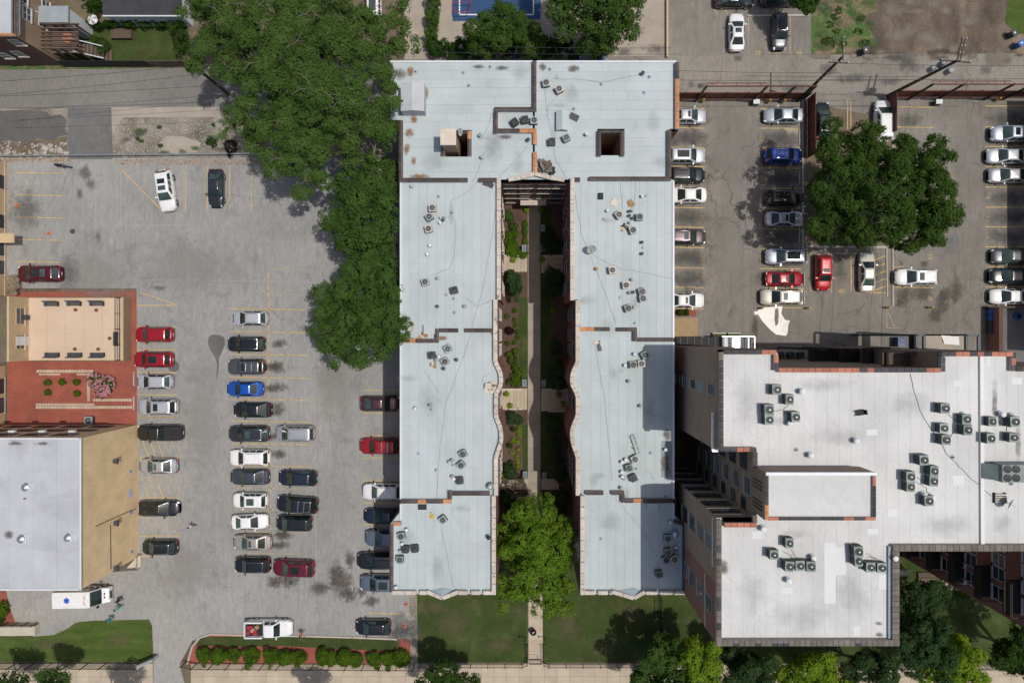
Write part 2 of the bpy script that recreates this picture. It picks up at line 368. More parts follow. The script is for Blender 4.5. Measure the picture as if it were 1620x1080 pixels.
M['acgrey'] = surf('grey_cabinet', (0.36, 0.39, 0.385), 0.1, 1.5, 8, 0.06, 0.55, rand=0.3)
M['acbeige'] = surf('beige_cabinet', (0.55, 0.50, 0.43), 0.1, 1.5, 8, 0.06, 0.55, rand=0.1)
M['coil'] = surf('dark_coil_fins', (0.03, 0.037, 0.04), 0.2, 2, 30, 0.3, 0.6)
M['chrome'] = surf('chrome', (0.62, 0.63, 0.64), 0.05, 3, 9, 0.05, 0.2, metal=1.0)
M['bluebin'] = paint('blue_bin_plastic', (0.02, 0.14, 0.48), 0, 0.4, 0.2)
M['safety_yellow'] = paint('safety_yellow', (0.62, 0.42, 0.02), 0, 0.4, 0.2)
M['orange'] = paint('traffic_orange', (0.68, 0.15, 0.04), 0, 0.5, 0.1)
M['court'] = surf('blue_court', (0.022, 0.07, 0.175), 0.06, 0.5, 12, 0.06, 0.7)
M['cardboard'] = surf('cardboard', (0.36, 0.23, 0.12), 0.2, 2, 8, 0.2, 0.9, rand=0.2)
M['red'] = paint('red_enamel', (0.45, 0.03, 0.03), 0, 0.4, 0.3)
M['skin'] = surf('skin', (0.42, 0.25, 0.18), 0.05, 3, 9, 0.05, 0.6)
M['blotch'] = surf('pale_blotch_surface', (0.52, 0.49, 0.46), 0.08, 0.5, 5, 0.05, 0.35, c2=(0.5, 0.44, 0.39), c2scale=0.35, c2lo=0.5, c2hi=0.8)
M['oil'] = stainmat('oil_stain', (0.095, 0.078, 0.062), 0.7, 1.5)
M['damp'] = stainmat('damp_patch', (0.10, 0.097, 0.093), 0.5, 0.9)
M['sealed'] = stainmat('old_sealer', (0.075, 0.073, 0.07), 0.6, 0.55)
M['faint'] = stainmat('faint_dirt', (0.30, 0.30, 0.29), 0.2, 0.7)
M['dry'] = stainmat('dry_grass', (0.13, 0.115, 0.055), 0.5, 1.0)
M['green'] = stainmat('weed_growth', (0.065, 0.11, 0.03), 0.9, 1.2)
M['mud'] = stainmat('pale_mud', (0.23, 0.19, 0.145), 0.8, 0.6)
M['dirtstain'] = stainmat('roof_dirt', (0.13, 0.11, 0.09), 0.8, 1.4)
M['ruststain'] = stainmat('leaf_litter', (0.28, 0.15, 0.07), 0.9, 2.2)
M['wear'] = stainmat('pale_wear', (0.33, 0.31, 0.28), 0.4, 0.5)

# ================================================================== THE GROUND
g = MB(); g.add([(-400, -400, -0.05), (400, -400, -0.05), (400, 400, -0.05), (-400, 400, -0.05)], [(0, 1, 2, 3)])
tag(part('ground', g, M['dirt'], None), kind='structure')
LOT = sheet('parking_lot', [(6, 250), (668, 250), (668, 1012), (236, 1012), (236, 906), (216, 906), (216, 456), (6, 456)], 0.0, M['lot'])
LOT2 = sheet('parking_lot', [(1028, 146), (1720, 146), (1720, 575), (1028, 575)], 0.0, M['lot2'])
ALLEY = sheet('alley', [(-120, 108), (420, 104), (640, 101), (640, 168), (420, 170), (-120, 172)], -0.004, M['alley2'])
ALLEY2 = sheet('alley', [(640, 94), (1076, 88), (1720, 84), (1720, 146), (1028, 148), (1028, 155), (640, 168)], -0.008, M['alley'])
LOT3 = sheet('parking_lot', [(1056, -60), (1283, -60), (1283, 86), (1056, 89)], -0.004, M['lot2'])
sheet('ground', [(1283, -80), (1720, -80), (1720, 85), (1283, 87)], -0.012, M['dirt'])
sheet('yard', [(640, -80), (1055, -80), (1055, 89), (640, 94)], -0.012, M['yardconc'])
sheet('yard', [(-120, -80), (640, -80), (640, 101), (-120, 108)], -0.016, M['soil'])
sheet('verge', [(-60, 172), (420, 170), (640, 168), (640, 250), (-60, 250)], -0.012, M['gravel'])
sheet('asphalt_patch', [(-20, 176), (40, 174), (74, 177), (80, 183), (96, 181), (106, 190), (103, 204), (108, 213), (92, 216), (84, 222), (58, 219), (40, 227), (14, 222), (-20, 229)], -0.004, M['darkasp'])
sheet('verge_soil', [(-20, 226), (60, 222), (106, 216), (106, 252), (-20, 252)], -0.006, M['soil'])
sheet('concrete_apron', [(107, 171), (176, 170), (178, 252), (107, 252)], 0.004, M['midasp'])
sheet('concrete_apron', [(176, 170), (420, 169), (420, 185), (196, 186), (186, 196), (178, 208)], 0.000, M['yardconc'])
sheet('concrete_patch', [(250, 228), (262, 216), (290, 216), (318, 226), (312, 241), (262, 243)], 0.0, M['yardconc'])
DRIVE = sheet('driveway', [(8, 930), (180, 904), (262, 898), (296, 940), (330, 1000), (306, 1010), (284, 1050), (300, 1112), (242, 1112), (243, 1050), (241, 984), (120, 984), (88, 1007), (55, 1007), (24, 990)], 0.006, M['drive'])
LAWN = sheet('lawn', [(-60, 1008), (56, 1006), (84, 1004), (104, 995), (124, 983), (150, 981), (236, 979), (241, 990), (242, 1030), (236, 1046), (-60, 1046)], 0.02, M['grass'])
sheet('flower_bed', [(-30, 936), (11, 936), (13, 954), (24, 983), (24, 986), (-30, 986)], 0.016, M['redmulch'])
ISL = sheet('flower_bed', [(296, 1050), (306, 1020), (318, 1008), (330, 1003), (500, 1006), (630, 1010), (648, 1010), (654, 1018), (654, 1052), (296, 1052)], 0.012, M['redmulch'])
sheet('lawn', [(316, 1006), (480, 1007), (626, 1012), (633, 1018), (622, 1029), (540, 1026), (450, 1021), (380, 1022), (311, 1020)], 0.028, M['grass2'])
sheet('lawn', [(658, 880), (834, 880), (834, 1047), (660, 1047)], 0.012, M['grass2'])
sheet('lawn', [(859, 880), (1150, 880), (1150, 1047), (859, 1047)], 0.012, M['grass2'])
sheet('gravel_strip', [(646, 880), (659, 880), (661, 1052), (650, 1052)], 0.016, M['gravel'])
sheet('lawn', [(1135, 860), (1720, 860), (1720, 1060), (1135, 1060)], 0.008, M['grass2'])
sheet('street', [(-120, 1112), (1750, 1112), (1750, 1260), (-120, 1260)], -0.02, M['midasp'])
# pavement along the street: slabs with recessed joints
SW = sheet('pavement', [(-120, 1046), (1750, 1046), (1750, 1112), (-120, 1112)], -0.006, M['soil'])
slab = MB().box(-0.5, -0.5, 0, 0.5, 0.5, 1).mesh('paving_slab')
def slab_row(x0, x1, y0, y1, n, par, z=0.022, zb=-0.006, mt='walk', cols=1):
    for i in range(n):
        for j in range(cols):
            ax = x0 + (x1-x0)*i/n; bx = x0 + (x1-x0)*(i+1)/n; ay = y0 + (y1-y0)*j/cols; by = y0 + (y1-y0)*(j+1)/cols
            p = W(ax, ay); q = W(bx, by)
            link('paving_slab', slab, M[mt], par, ((p[0]+q[0])/2, (p[1]+q[1])/2, zb), scale=(abs(q[0]-p[0])-0.02, abs(p[1]-q[1])-0.02, z-zb+random.uniform(0, .004)))
slab_row(-40, 242, 1049, 1110, 14, SW, cols=3); slab_row(302, 1660, 1049, 1110, 68, SW, cols=3)
# the courtyard between the two wings
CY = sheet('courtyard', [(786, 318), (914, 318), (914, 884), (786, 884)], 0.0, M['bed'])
sheet('lawn', [(821, 471), (837, 471), (837, 608), (822, 608)], 0.012, M['grass2'])
sheet('lawn', [(826, 671), (837, 671), (837, 752), (828, 752)], 0.012, M['grass2'])
sheet('lawn', [(855, 330), (872, 330), (872, 770), (855, 770)], 0.012, M['grass2'])
PATH = sheet('path', [(834.5, 318), (855, 318), (855, 780), (859, 800), (859, 1050), (835, 1050)], 0.004, M['soil'])
slab_row(834.5, 855, 320, 800, 26, PATH, mt='walk') if False else None
def slab_col(x0, x1, y0, y1, n, par, zb=0.004):
    for j in range(n):
        ay = y0 + (y1-y0)*j/n; by = y0 + (y1-y0)*(j+1)/n; p = W(x0, ay); q = W(x1, by)
        link('paving_slab', slab, M['path' if ay < 800 else 'walk'], par, ((p[0]+q[0])/2, (p[1]+q[1])/2, zb), objmat=True, scale=(q[0]-p[0]-0.02, p[1]-q[1]-0.02, 0.026+random.uniform(0, .004)))
slab_col(835, 855, 322, 800, 26, PATH); slab_col(836, 858.5, 800, 1048, 14, PATH)
for (a, b, c, d) in ((797, 834, 405, 430), (790, 834, 614, 648), (790, 836, 757, 774), (856, 893, 405, 432), (856, 900, 614, 650), (856, 884, 757, 774)):
    st = sheet('entrance_paving', [(a, c), (b, c), (b, d), (a, d)], 0.006, M['soil'])
    n = max(2, int((b-a)/5))
    for i in range(n):
        p = W(a + (b-a)*i/n, c); q = W(a + (b-a)*(i+1)/n, d)
        link('paving_slab', slab, M['walk'], st, ((p[0]+q[0])/2, (p[1]+q[1])/2, 0.006), scale=(q[0]-p[0]-0.015, p[1]-q[1]-0.02, 0.024+random.uniform(0, .006)))
# top-left back yard lawn, alley verge
sheet('lawn', [(88, 36), (298, 36), (298, 97), (88, 97)], 0.004, M['grass2'])
sheet('lawn', [(-40, 104), (305, 100), (305, 108), (-40, 111)], 0.002, M['weeds'])
sheet('blue_court', [(715, -70), (858, -70), (855, 31), (716, 34)], 0.004, M['court'])
court_lines = MB()
for (a, b, c, d) in ((726, -60, 728, 24), (726, 22.5, 845, 24.5), (843, -60, 845, 24)):
    p = W(a, b); q = W(c, d); court_lines.box(p[0], q[1], 0.006, q[0], p[1], 0.010)
tag(part('court_marking', court_lines, M['white'], None), kind='structure')
sheet('weed_patch', [(1283, 18), (1330, 20), (1372, 40), (1384, 62), (1366, 82), (1300, 86), (1283, 84)], 0.0, M['weeds'])
sheet('weed_patch', [(1310, -40), (1380, -40), (1388, 18), (1350, 30), (1310, 10)], 0.0, M['weeds'])
sheet('lawn', [(1590, 36), (1598, -30), (1720, -30), (1720, 52), (1610, 54)], 0.0, M['grass'])
# raised patch of fresh asphalt round the manhole, right lot
sheet('asphalt_patch', [(1488, 392), (1498, 374), (1512, 366), (1518, 378), (1516, 392), (1506, 404), (1496, 402)], 0.004, M['midasp'], parent=None)
# red mulch garden beside the tan building
REDB = sheet('flower_bed', [(12, 468), (34, 462), (216, 460), (217, 672), (12, 672)], 0.03, M['redmulch'])
# brick patio behind the middle building, east side
PATIO = sheet('brick_patio', [(1034, 503), (1104, 503), (1104, 536), (1034, 536)], 0.02, brick('yellow_brick_paving', (0.42, 0.30, 0.16), (0.36, 0.26, 0.14), (0.24, 0.19, 0.13)))
sheet('planter_bed', [(1034, 490), (1101, 490), (1101, 500), (1034, 500)], 0.06, M['redmulch'])

# ------------------------------------------------------------------ kerbs
def boxpx(name, x0, y0, x1, y1, z0, z1, mt, parent=None, zpx=None):
    zz = z1 if zpx is None else zpx
    p = W(x0, y1, zz); q = W(x1, y0, zz)
    return part(name, MB().box(p[0], p[1], z0, q[0], q[1], z1), mt, parent)
def barpx(name, a, b, w, h, z, mt, parent=None):
    p = W(a[0], a[1], z); q = W(b[0], b[1], z)
    return part(name, MB().bar((p[0], p[1], z - h/2), (q[0], q[1], z - h/2), w, h), mt, parent)
K1 = surf('kerb_concrete', (0.46, 0.43, 0.38), 0.12, 0.8, 8, 0.12, 0.9)
for a, b in (((332, 1003), (400, 1005)), ((402, 1005), (480, 1006)), ((482, 1006), (556, 1008)), ((558, 1008), (628, 1011))):
    tag(barpx('kerb', a, b, 0.18, 0.14, 0.13, K1), kind='structure')
tag(part('kerb', MB().tube([W(x, y, 0.08) for x, y in ((296, 1050), (304, 1022), (316, 1008), (332, 1003))], 0.12, 6), K1, None), kind='structure')
for n_, a, b in (('a', (974+296, 152), (1270, 396)), ('b', (1413, 152), (1413, 484))):
    tag(barpx('kerb', a, b, 0.16, 0.14, 0.13, K1), kind='structure')
tag(barpx('kerb', (1276, 390), (1405, 391), 0.2, 0.14, 0.13, K1), kind='structure')
tag(barpx('kerb', (1403, 391), (1404, 470), 0.14, 0.12, 0.11, K1), kind='structure')
tag(barpx('kerb', (1056, -60), (1056, 90), 0.22, 0.5, 0.45, M['tan']), kind='structure')
tag(barpx('kerb', (1183, 25), (1280, 24), 0.2, 0.14, 0.12, K1), kind='structure')
sheet('tree_bed', [(1273, 160), (1410, 190), (1411, 388), (1273, 388)], 0.004, M['soil'])

# ------------------------------------------------------------------ painted parking lines (4 mm above the asphalt)
def line(lot, x0, y0, x1, y1, w=0.11, worn=False):
    p = Vector(W(x0, y0)); q = Vector(W(x1, y1)); d = (q-p).normalized(); n = Vector((-d.y, d.x, 0))*w/2
    mb = MB(); mb.add([p-n+Vector((0,0,.005)), q-n+Vector((0,0,.005)), q+n+Vector((0,0,.005)), p+n+Vector((0,0,.005))], [(0, 1, 2, 3)])
    return part('parking_line', mb, M['wornyellow' if worn else 'yellow'], lot)
L = LOT
for y in (274, 309, 344.5, 380, 414.5): line(L, 24, y-1, 99, y+.5)
line(L, 98, 268, 98, 275)
line(L, 189, 265, 256, 333, 0.13)
for x in (260, 294, 328.5, 363.5, 398): line(L, x, 262, x-.5, 334)
line(L, 220, 462, 279, 482); line(L, 217, 483, 279, 483)
for y in (517, 553, 589, 624, 659): line(L, 217, y, 280, y+.5)
for (ya, yb) in ((690, 724), (755, 787), (818, 848)):
    line(L, 218, ya if ya > 700 else 660, 282, ya if ya > 700 else 660.5, worn=True); line(L, 220, yb, 284, yb)
    for k in range(5): line(L, 224 + k*11.5, ya+2, 235 + k*11.5, yb-1, worn=k > 2 or ya > 800)
    line(L, 283, ya, 284, yb, worn=True)
line(L, 224, 879, 250, 879)
for i, y in enumerate((489, 525, 561, 597, 632, 666.5, 702, 737, 772, 806, 841, 875)):
    line(L, 363 + i*.6, y-.8, 489 + (i < 8)*2 - (i > 8)*12, y+1.2, worn=i > 7)
line(L, 424.5, 430, 425, 620); line(L, 425, 620, 429, 860, worn=True)
for x0, y in ((402, 460), (424, 425)): line(L, x0, y, 486, y+1, worn=True)
for y in (617, 653, 689, 724, 760, 795, 829, 862): line(L, 574, y, 640, y)
line(L, 581, 969, 648, 971)
L = LOT2
for y in (172, 203, 234, 264, 297, 329, 360, 392, 424, 455, 489): line(L, 1060, y-1, 1114, y)
for y in (172, 203, 234, 266, 298, 330, 362, 393, 425): line(L, 1203, y, 1268, y+.4)
line(L, 1211, 455.5, 1272, 456.5); line(L, 1235, 486.5, 1272, 487)
for x in (1341, 1346): line(L, x, 158, x, 205)
for x in (1283, 1315.5, 1346.5): line(L, x, 400, x, 462, 0.13)
line(L, 1403, 402, 1402.5, 463, 0.13); line(L, 1376, 462.5, 1403, 463.5, 0.13)
for k in range(5): line(L, 1384, 411 + k*12, 1403, 404 + k*12, 0.12)
for y in (170, 202): line(L, 1415, y-1, 1478, y)
line(L, 1413, 422, 1430, 422.5); line(L, 1413, 454, 1476, 455)
for y in (168, 201, 232, 264, 296, 328, 359, 390.5, 422, 454): line(L, 1559, y, 1640, y-.4)
for (a, b, c, d) in ((1403, 490, 1403, 519), (1403, 519, 1422, 519), (1404, 492, 1416, 518)): line(L, a, b, c, d, worn=True)
L = LOT3
for x in (1151, 1184, 1217, 1250): line(L, x, 26, x, 86, worn=True)
for x in (1129, 1146, 1179): line(L, x, 12, x + 7, 27, worn=True)
def number(lot, txt, px, py, rot, size=0.75):
    cu = bpy.data.curves.new('stall_number', 'FONT'); cu.body = txt; cu.size = size; cu.align_x = 'CENTER'; cu.align_y = 'CENTER'
    o = bpy.data.objects.new('tmp', cu); col.objects.link(o); dg = bpy.context.evaluated_depsgraph_get()
    me = bpy.data.meshes.new_from_object(o.evaluated_get(dg)); bpy.data.objects.remove(o); me.materials.clear()
    p = W(px, py); link('stall_number', me, M['yellow'], lot, (p[0], p[1], 0.006), rot)
for t, x, y in (('32', 1110, 217), ('36', 1111, 344), ('38', 1111, 408), ('39', 1111, 439)): number(LOT2, t, x, y, R(-90))
for t, x, y in (('21', 1203, 187), ('22', 1205, 219), ('24', 1206, 282), ('25', 1206, 313), ('27', 1206, 375), ('28', 1205, 408)): number(LOT2, t, x, y, R(-90))
number(LOT2, '40', 1331, 461, 0); number(LOT2, '20', 1471, 471, R(-90)); number(LOT2, '19', 1471, 406, R(-90))
for t, x, y in (('2', 1565, 184), ('5', 1563, 313), ('6', 1563, 343), ('7', 1562, 376)): number(LOT2, t, x, y, R(-90), 0.6)
for t, x in (('50', 1199), ('49', 1230), ('48', 1264)): number(LOT3, t, x, 84, 0, 0.7)
# the bus-hatch letters worn away on the left lot stay as faint ticks
for y in (655, 740): 
    for k in range(6): line(LOT, 577, y + k*4.5, 583, y + k*4.5, 0.1, worn=True)

# ------------------------------------------------------------------ spills and wear
_sz = [0.012]
def stain(px, py, rx, ry, mt, parent=None, z=0.0, rot=0.0, name='oil_stain'):
    _sz[0] += 0.0007
    n = 18; c = W(px, py, z); k = K(z); mb = MB()
    V = [(rx*k*math.cos(2*math.pi*i/n)*random.uniform(.9, 1.1), ry*k*math.sin(2*math.pi*i/n)*random.uniform(.9, 1.1)) for i in range(n)]
    V = [(x*math.cos(rot)-y*math.sin(rot), x*math.sin(rot)+y*math.cos(rot)) for x, y in V]
    mb.add([(c[0]+x, c[1]+y, z + _sz[0]) for x, y in V], [tuple(range(n))])
    o = part(name, mb, M[mt], parent); 
    if parent is None: o['kind'] = 'stuff'
    return o
M['wet'] = surf('wet_asphalt', (.125, .12, .115), .12, .6, 9, .15, .6)
o = sheet('wet_patch', [(330, 533), (336, 529), (348, 530), (355, 534), (356, 545), (351, 557), (346, 566), (346.5, 580), (343.5, 597), (342, 597), (343.5, 577), (340, 564), (333, 554), (329, 543)], .007, M['wet'], LOT)
sheet('wet_patch', [(272, 570), (279, 571), (284, 576), (283, 585), (277, 588), (269, 587), (266, 582)], .007, M['wet'], LOT)
sheet('concrete_patch', [(1243, 204), (1262, 204), (1262, 225), (1243, 225)], .008, M['yardconc'], LOT2)
for x, y, a, b in ((136, 274, 14, 16), (145, 291, 12, 14), (126, 307, 8, 14), (113, 366, 6, 6), (155, 375, 6, 14)): stain(x, y, a, b, 'damp', LOT)
for y in (544, 579, 612, 648, 718, 845): stain(442 + random.uniform(-4, 4), y + random.uniform(-3, 3), random.uniform(13, 22), random.uniform(8, 14), 'oil', LOT, rot=random.uniform(-.4, .4))
for y in (580, 614, 690): stain(428, y, 16, 9, 'oil', LOT)
for x, y, a, b in ((455, 918, 30, 14), (440, 862, 28, 8), (450, 848, 24, 9), (435, 920, 16, 14), (505, 930, 22, 14), (540, 925, 26, 34), (530, 905, 14, 24), (553, 885, 10, 20), (552, 940, 16, 16), (588, 951, 18, 12), (572, 935, 12, 12)): stain(x, y, a, b, 'oil', LOT, rot=random.uniform(-.5, .5))
for x, y, a, b in ((640, 990, 40, 26), (645, 1004, 30, 18), (625, 1003, 30, 14)): stain(x, y, a, b, 'damp', LOT)
for x, y in ((40, 395), (86, 395)): stain(x, y, 9, 18, 'wear', LOT, name='pale_patch')
for x, y, a, b in ((40, 330, 34, 50), (110, 430, 24, 40)): stain(x, y, a, b, 'damp', LOT, name='dark_patch')
for x, y, a, b in ((160, 430, 90, 80), (300, 420, 120, 60), (320, 650, 50, 160), (300, 900, 80, 60), (530, 600, 40, 120)): stain(x, y, a, b, 'wear', LOT, name='pale_patch')
for y in (188, 219, 250, 282, 313, 344, 375, 408, 440, 470): 
    stain(1088, y, 46, 18, 'sealed', LOT2); stain(1237, y, 50, 18, 'sealed', LOT2); stain(1600, y, 54, 18, 'sealed', LOT2)
for x, y, a, b in ((1440, 190, 30, 14), (1330, 425, 14, 34), (1388, 430, 12, 34), (1300, 430, 14, 30)): stain(x, y, a, b, 'damp', LOT2)
for x, y, a, b in ((1430, 470, 16, 20), (1460, 465, 22, 18), (1490, 480, 16, 26), (1512, 460, 14, 28), (1497, 465, 12, 16), (1480, 500, 14, 16), (1462, 418, 9, 8), (1425, 480, 12, 12), (1195, 520, 8, 24), (1098, 226, 9, 7)): stain(x, y, a, b, 'oil', LOT2)
for x, y, a, b in ((1160, 240, 40, 110), (1150, 400, 40, 90), (1530, 260, 22, 130), (1340, 510, 140, 26)): stain(x, y, a, b, 'wear', LOT2, name='pale_patch')
for x, y, a, b in ((1345, 125, 34, 12), (1310, 110, 20, 14), (1262, 140, 30, 9), (1094, 134, 9, 9), (1112, 136, 9, 7), (1168, 92, 9, 7), (1428, 92, 30, 16), (1408, 128, 24, 10), (1560, 112, 14, 12), (1590, 95, 12, 8), (1440, 105, 30, 14)): stain(x, y, a, b, 'damp', ALLEY2)
for x, y, a, b in ((1040, 78, 30, 12), (988, 82, 20, 10)): stain(x, y, a, b, 'damp')
stain(150, 200, 20, 5, 'wear', name='pale_patch'); stain(250, 455, 16, 6, 'damp', LOT)

JN = surf('joint_filler', (0.37, 0.355, 0.33), .1, 2, 9, .15, .9)
def joint(a, b, w=.07):
    o = line(LOT, *a, *b, w); o.name = 'joint'; o.data.materials[0] = JN
for a, b in (((190, 255), (194, 460)), ((300, 356), (180, 357)), ((194, 442), (500, 446)), ((453, 480), (455, 800)), ((410, 440), (412, 900)), ((498, 560), (500, 940)), ((300, 900), (640, 905)), ((151, 258), (152, 458))): joint(a, b)
# flat pale blotch with a ragged outline in the right lot
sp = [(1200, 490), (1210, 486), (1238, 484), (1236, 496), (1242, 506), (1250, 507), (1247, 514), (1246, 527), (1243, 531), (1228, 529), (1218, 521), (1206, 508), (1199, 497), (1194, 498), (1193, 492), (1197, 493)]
tag(sheet('pale_blotch', sp, 0.008, M['blotch'], kind=None), 'ragged pale spill on asphalt beside the champagne SUV', 'blotch')
sheet('blotch_gap', [(1226, 489), (1231, 487), (1232, 498), (1231, 512), (1227, 516), (1225, 505)], .013, M['lot2'], LOT2)
for x, y, a, b in ((720, 985, 40, 30), (790, 1020, 34, 16), (900, 990, 30, 40), (960, 1025, 40, 16), (690, 960, 24, 16), (80, 1020, 50, 12), (190, 1010, 30, 20), (1000, 970, 30, 24), (820, 965, 16, 12)): stain(x, y, a, b, 'dry', name='dry_grass_patch')
for i in range(26): stain(random.uniform(1283, 1390), random.uniform(-5, 86), random.uniform(6, 18), random.uniform(5, 12), 'green', name='weed_growth')
for i in range(14): stain(random.uniform(1380, 1610), random.uniform(-5, 90), random.uniform(14, 44), random.uniform(8, 24), 'mud', name='mud_patch', rot=random.uniform(-.6, .6))
for i in range(16): stain(random.uniform(1290, 1620), random.uniform(82, 92), random.uniform(10, 26), random.uniform(4, 8), 'mud' if i % 2 else 'oil', name='mud_patch')
for i in range(12): stain(random.uniform(190, 390), random.uniform(190, 248), random.uniform(8, 20), random.uniform(4, 9), 'green' if i % 3 else 'damp', name='weed_growth')
# loose rubble and litter on the verge
def pebbles(name, x0, x1, y0, y1, n, s0, s1, mt):
    mb = MB()
    for i in range(n):
        x, y, _ = W(random.uniform(x0, x1), random.uniform(y0, y1)); s = random.uniform(s0, s1); a = random.uniform(0, 6.28)
        c, q = math.cos(a)*s, math.sin(a)*s; h = s*random.uniform(.4, .9)
        mb.add([(x+c, y+q, 0), (x-q, y+c, 0), (x-c*.9, y-q, 0), (x+q, y-c*.7, 0), (x+c*.3, y+q*.2, h)], [(0, 1, 4), (1, 2, 4), (2, 3, 4), (3, 0, 4)])
    return tag(part(name, mb, mt, None), kind='stuff')
pebbles('rubble', 178, 400, 190, 250, 900, 0.03, 0.12, surf('pale_rubble', (0.42, 0.39, 0.34), 0.3, 3, 9, 0.3, 0.95))
pebbles('rubble', -10, 106, 225, 252, 120, 0.04, 0.22, MATS['pale_rubble'])
pebbles('broken_concrete', 60, 108, 230, 250, 9, .3, .6, MATS['pale_rubble']); pebbles('broken_concrete', -6, 34, 240, 252, 7, .3, .6, MATS['pale_rubble'])
pebbles('brick_rubble', 180, 420, 252, 261, 500, 0.04, 0.14, surf('brick_rubble', (0.36, 0.26, 0.19), 0.35, 3, 9, 0.3, 0.95))
pebbles('brick_rubble', 0, 110, 246, 256, 160, 0.05, 0.25, MATS['brick_rubble'])
pebbles('debris', 1300, 1600, 0, 85, 90, 0.03, 0.07, MATS['pale_rubble'])

# ================================================================== BUILDINGS
tile_me = {}
def tile_mesh(kind):
    if kind in tile_me: return tile_me[kind]
    mb = MB()
    if kind == 'saddle':   # ridge along x
        mb.add([(-.5,-.5,0),(.5,-.5,0),(.5,.5,0),(-.5,.5,0),(-.5,-.5,.55),(.5,-.5,.55),(.5,.5,.55),(-.5,.5,.55),(-.5,0,1),(.5,0,1)],
               [(3,2,1,0),(0,1,5,4),(2,3,7,6),(4,5,9,8),(6,7,8,9),(1,2,6,9,5),(3,0,4,8,7)])
    else:
        mb.add([(-.5,-.5,0),(.5,-.5,0),(.5,.5,0),(-.5,.5,0),(-.5,-.5,.7),(.5,-.5,.7),(.5,.5,.7),(-.5,.5,.7),(-.47,-.42,1),(.47,-.42,1),(.47,.42,1),(-.47,.42,1)],
               [(3,2,1,0),(0,1,5,4),(1,2,6,5),(2,3,7,6),(3,0,4,7),(4,5,9,8),(5,6,10,9),(6,7,11,10),(7,4,8,11),(8,9,10,11)])
    tile_me[kind] = mb.mesh('coping_tile'); return tile_me[kind]
def coping(bld, pts, wpx, z0, z1, tl, mats, flash='flash', kind='saddle', name='coping_tile', over=1.0, th=0.12):
    """parapet wall between pixel points (measured at its top) carrying separate coping tiles"""
    o0 = ORIG[bld.name]; wall = MB(); w = wpx*K(z1)
    for (a, b) in zip(pts[:-1], pts[1:]):
        p = Vector(W(a[0], a[1], z1)); q = Vector(W(b[0], b[1], z1)); d = q-p; Ln = d.length; d.normalize()
        if Ln < 0.1: continue
        zz = (z0 + z1 - th)/2; hh = z1 - th - z0
        wall.bar((p.x, p.y, zz), (q.x, q.y, zz), w*0.86, hh)
        n = max(1, round(Ln/tl)); ang = math.atan2(d.y, d.x)
        for i in range(n):
            c = p + d*(Ln*(i+.5)/n) - o0
            m = mats(i, n) if callable(mats) else random.choice(mats)
            link(name, tile_mesh(kind), M[m], bld, (c.x, c.y, z1 - th - o0.z + random.uniform(0, .008)), ang, (Ln/n - 0.035, w*over, th), objmat=True)
    if wall.v: part('parapet', wall, M[flash], bld)
win_me = {}
def window(bld, x, y, z, nrm, w, h, frame='whitemetal', pane='glass', sill='stone', split=1, name='window'):
    """frame with recess, pane(s) and sill; nrm = angle of the outward normal"""
    key = (round(w, 2), round(h, 2), split)
    if key not in win_me:
        f = MB(); t = 0.07
        f.box(-w/2, -.02, -h/2, -w/2+t, .06, h/2); f.box(w/2-t, -.02, -h/2, w/2, .06, h/2); f.box(-w/2+t, -.02, h/2-t, w/2-t, .06, h/2); f.box(-w/2+t, -.02, -h/2, w/2-t, .06, -h/2+t)
        f.box(-w/2+t, -.01, -.025, w/2-t, .05, .025)
        for s in range(1, split): xx = -w/2 + w*s/split; f.box(xx-.03, -.015, -h/2+t, xx+.03, .055, -.025); f.box(xx-.03, -.015, .025, xx+.03, .055, h/2-t)
        g2 = MB().box(-w/2+.03, 0.0, -h/2+.03, w/2-.03, .02, h/2-.03)
        s2 = MB().box(-w/2-.1, -.02, -h/2-.12, w/2+.1, .12, -h/2-.003)
        win_me[key] = (f.mesh('window'), g2.mesh('pane'), s2.mesh('sill'))
    fm, gm, sm = win_me[key]; o0 = ORIG[bld.name]
    f = link(name, fm, M[frame], bld, (x-o0.x, y-o0.y, z-o0.z), nrm - math.pi/2, objmat=True)
    link('pane', gm, M[pane], f, objmat=True); 
    if sill: link('sill', sm, M[sill], f, objmat=True)
    return f
def roof_sheets(bld, regions, z, mt, seam, pitch, axis, gap=.011, name='roofing_sheet'):
    k = K(z)
    for ri, poly in enumerate(regions):
        P = [W(x, y, z)[:2] for x, y in poly]
        part('roof_deck', MB().prism(P, z-0.25, z-0.012), M[seam], bld)
        lo = min(p[axis] for p in P); hi = max(p[axis] for p in P); n = max(1, round((hi-lo)/pitch))
        other = 1-axis; olo = min(p[other] for p in P); ohi = max(p[other] for p in P)
        for i in range(n):
            a = lo + (hi-lo)*i/n; b = lo + (hi-lo)*(i+1)/n
            cuts = [olo] + ([olo + (ohi-olo)*random.uniform(.25, .75)] if (ohi-olo) > 9 else []) + [ohi]
            for c0, c1 in zip(cuts[:-1], cuts[1:]):
                q = clip_slab(clip_slab(P, axis, a + (gap if i else 0), b - (gap if i < n-1 else 0)), other, c0 + 0.008, c1 - 0.008)
                if len(q) > 2:
                    qq = []
                    for pt in q:
                        if not qq or (abs(pt[0]-qq[-1][0]) + abs(pt[1]-qq[-1][1])) > 1e-4: qq.append(pt)
                    if len(qq) > 2: part(name, MB().prism(qq, z-0.012, z + random.uniform(0, .002)), M[mt], bld)
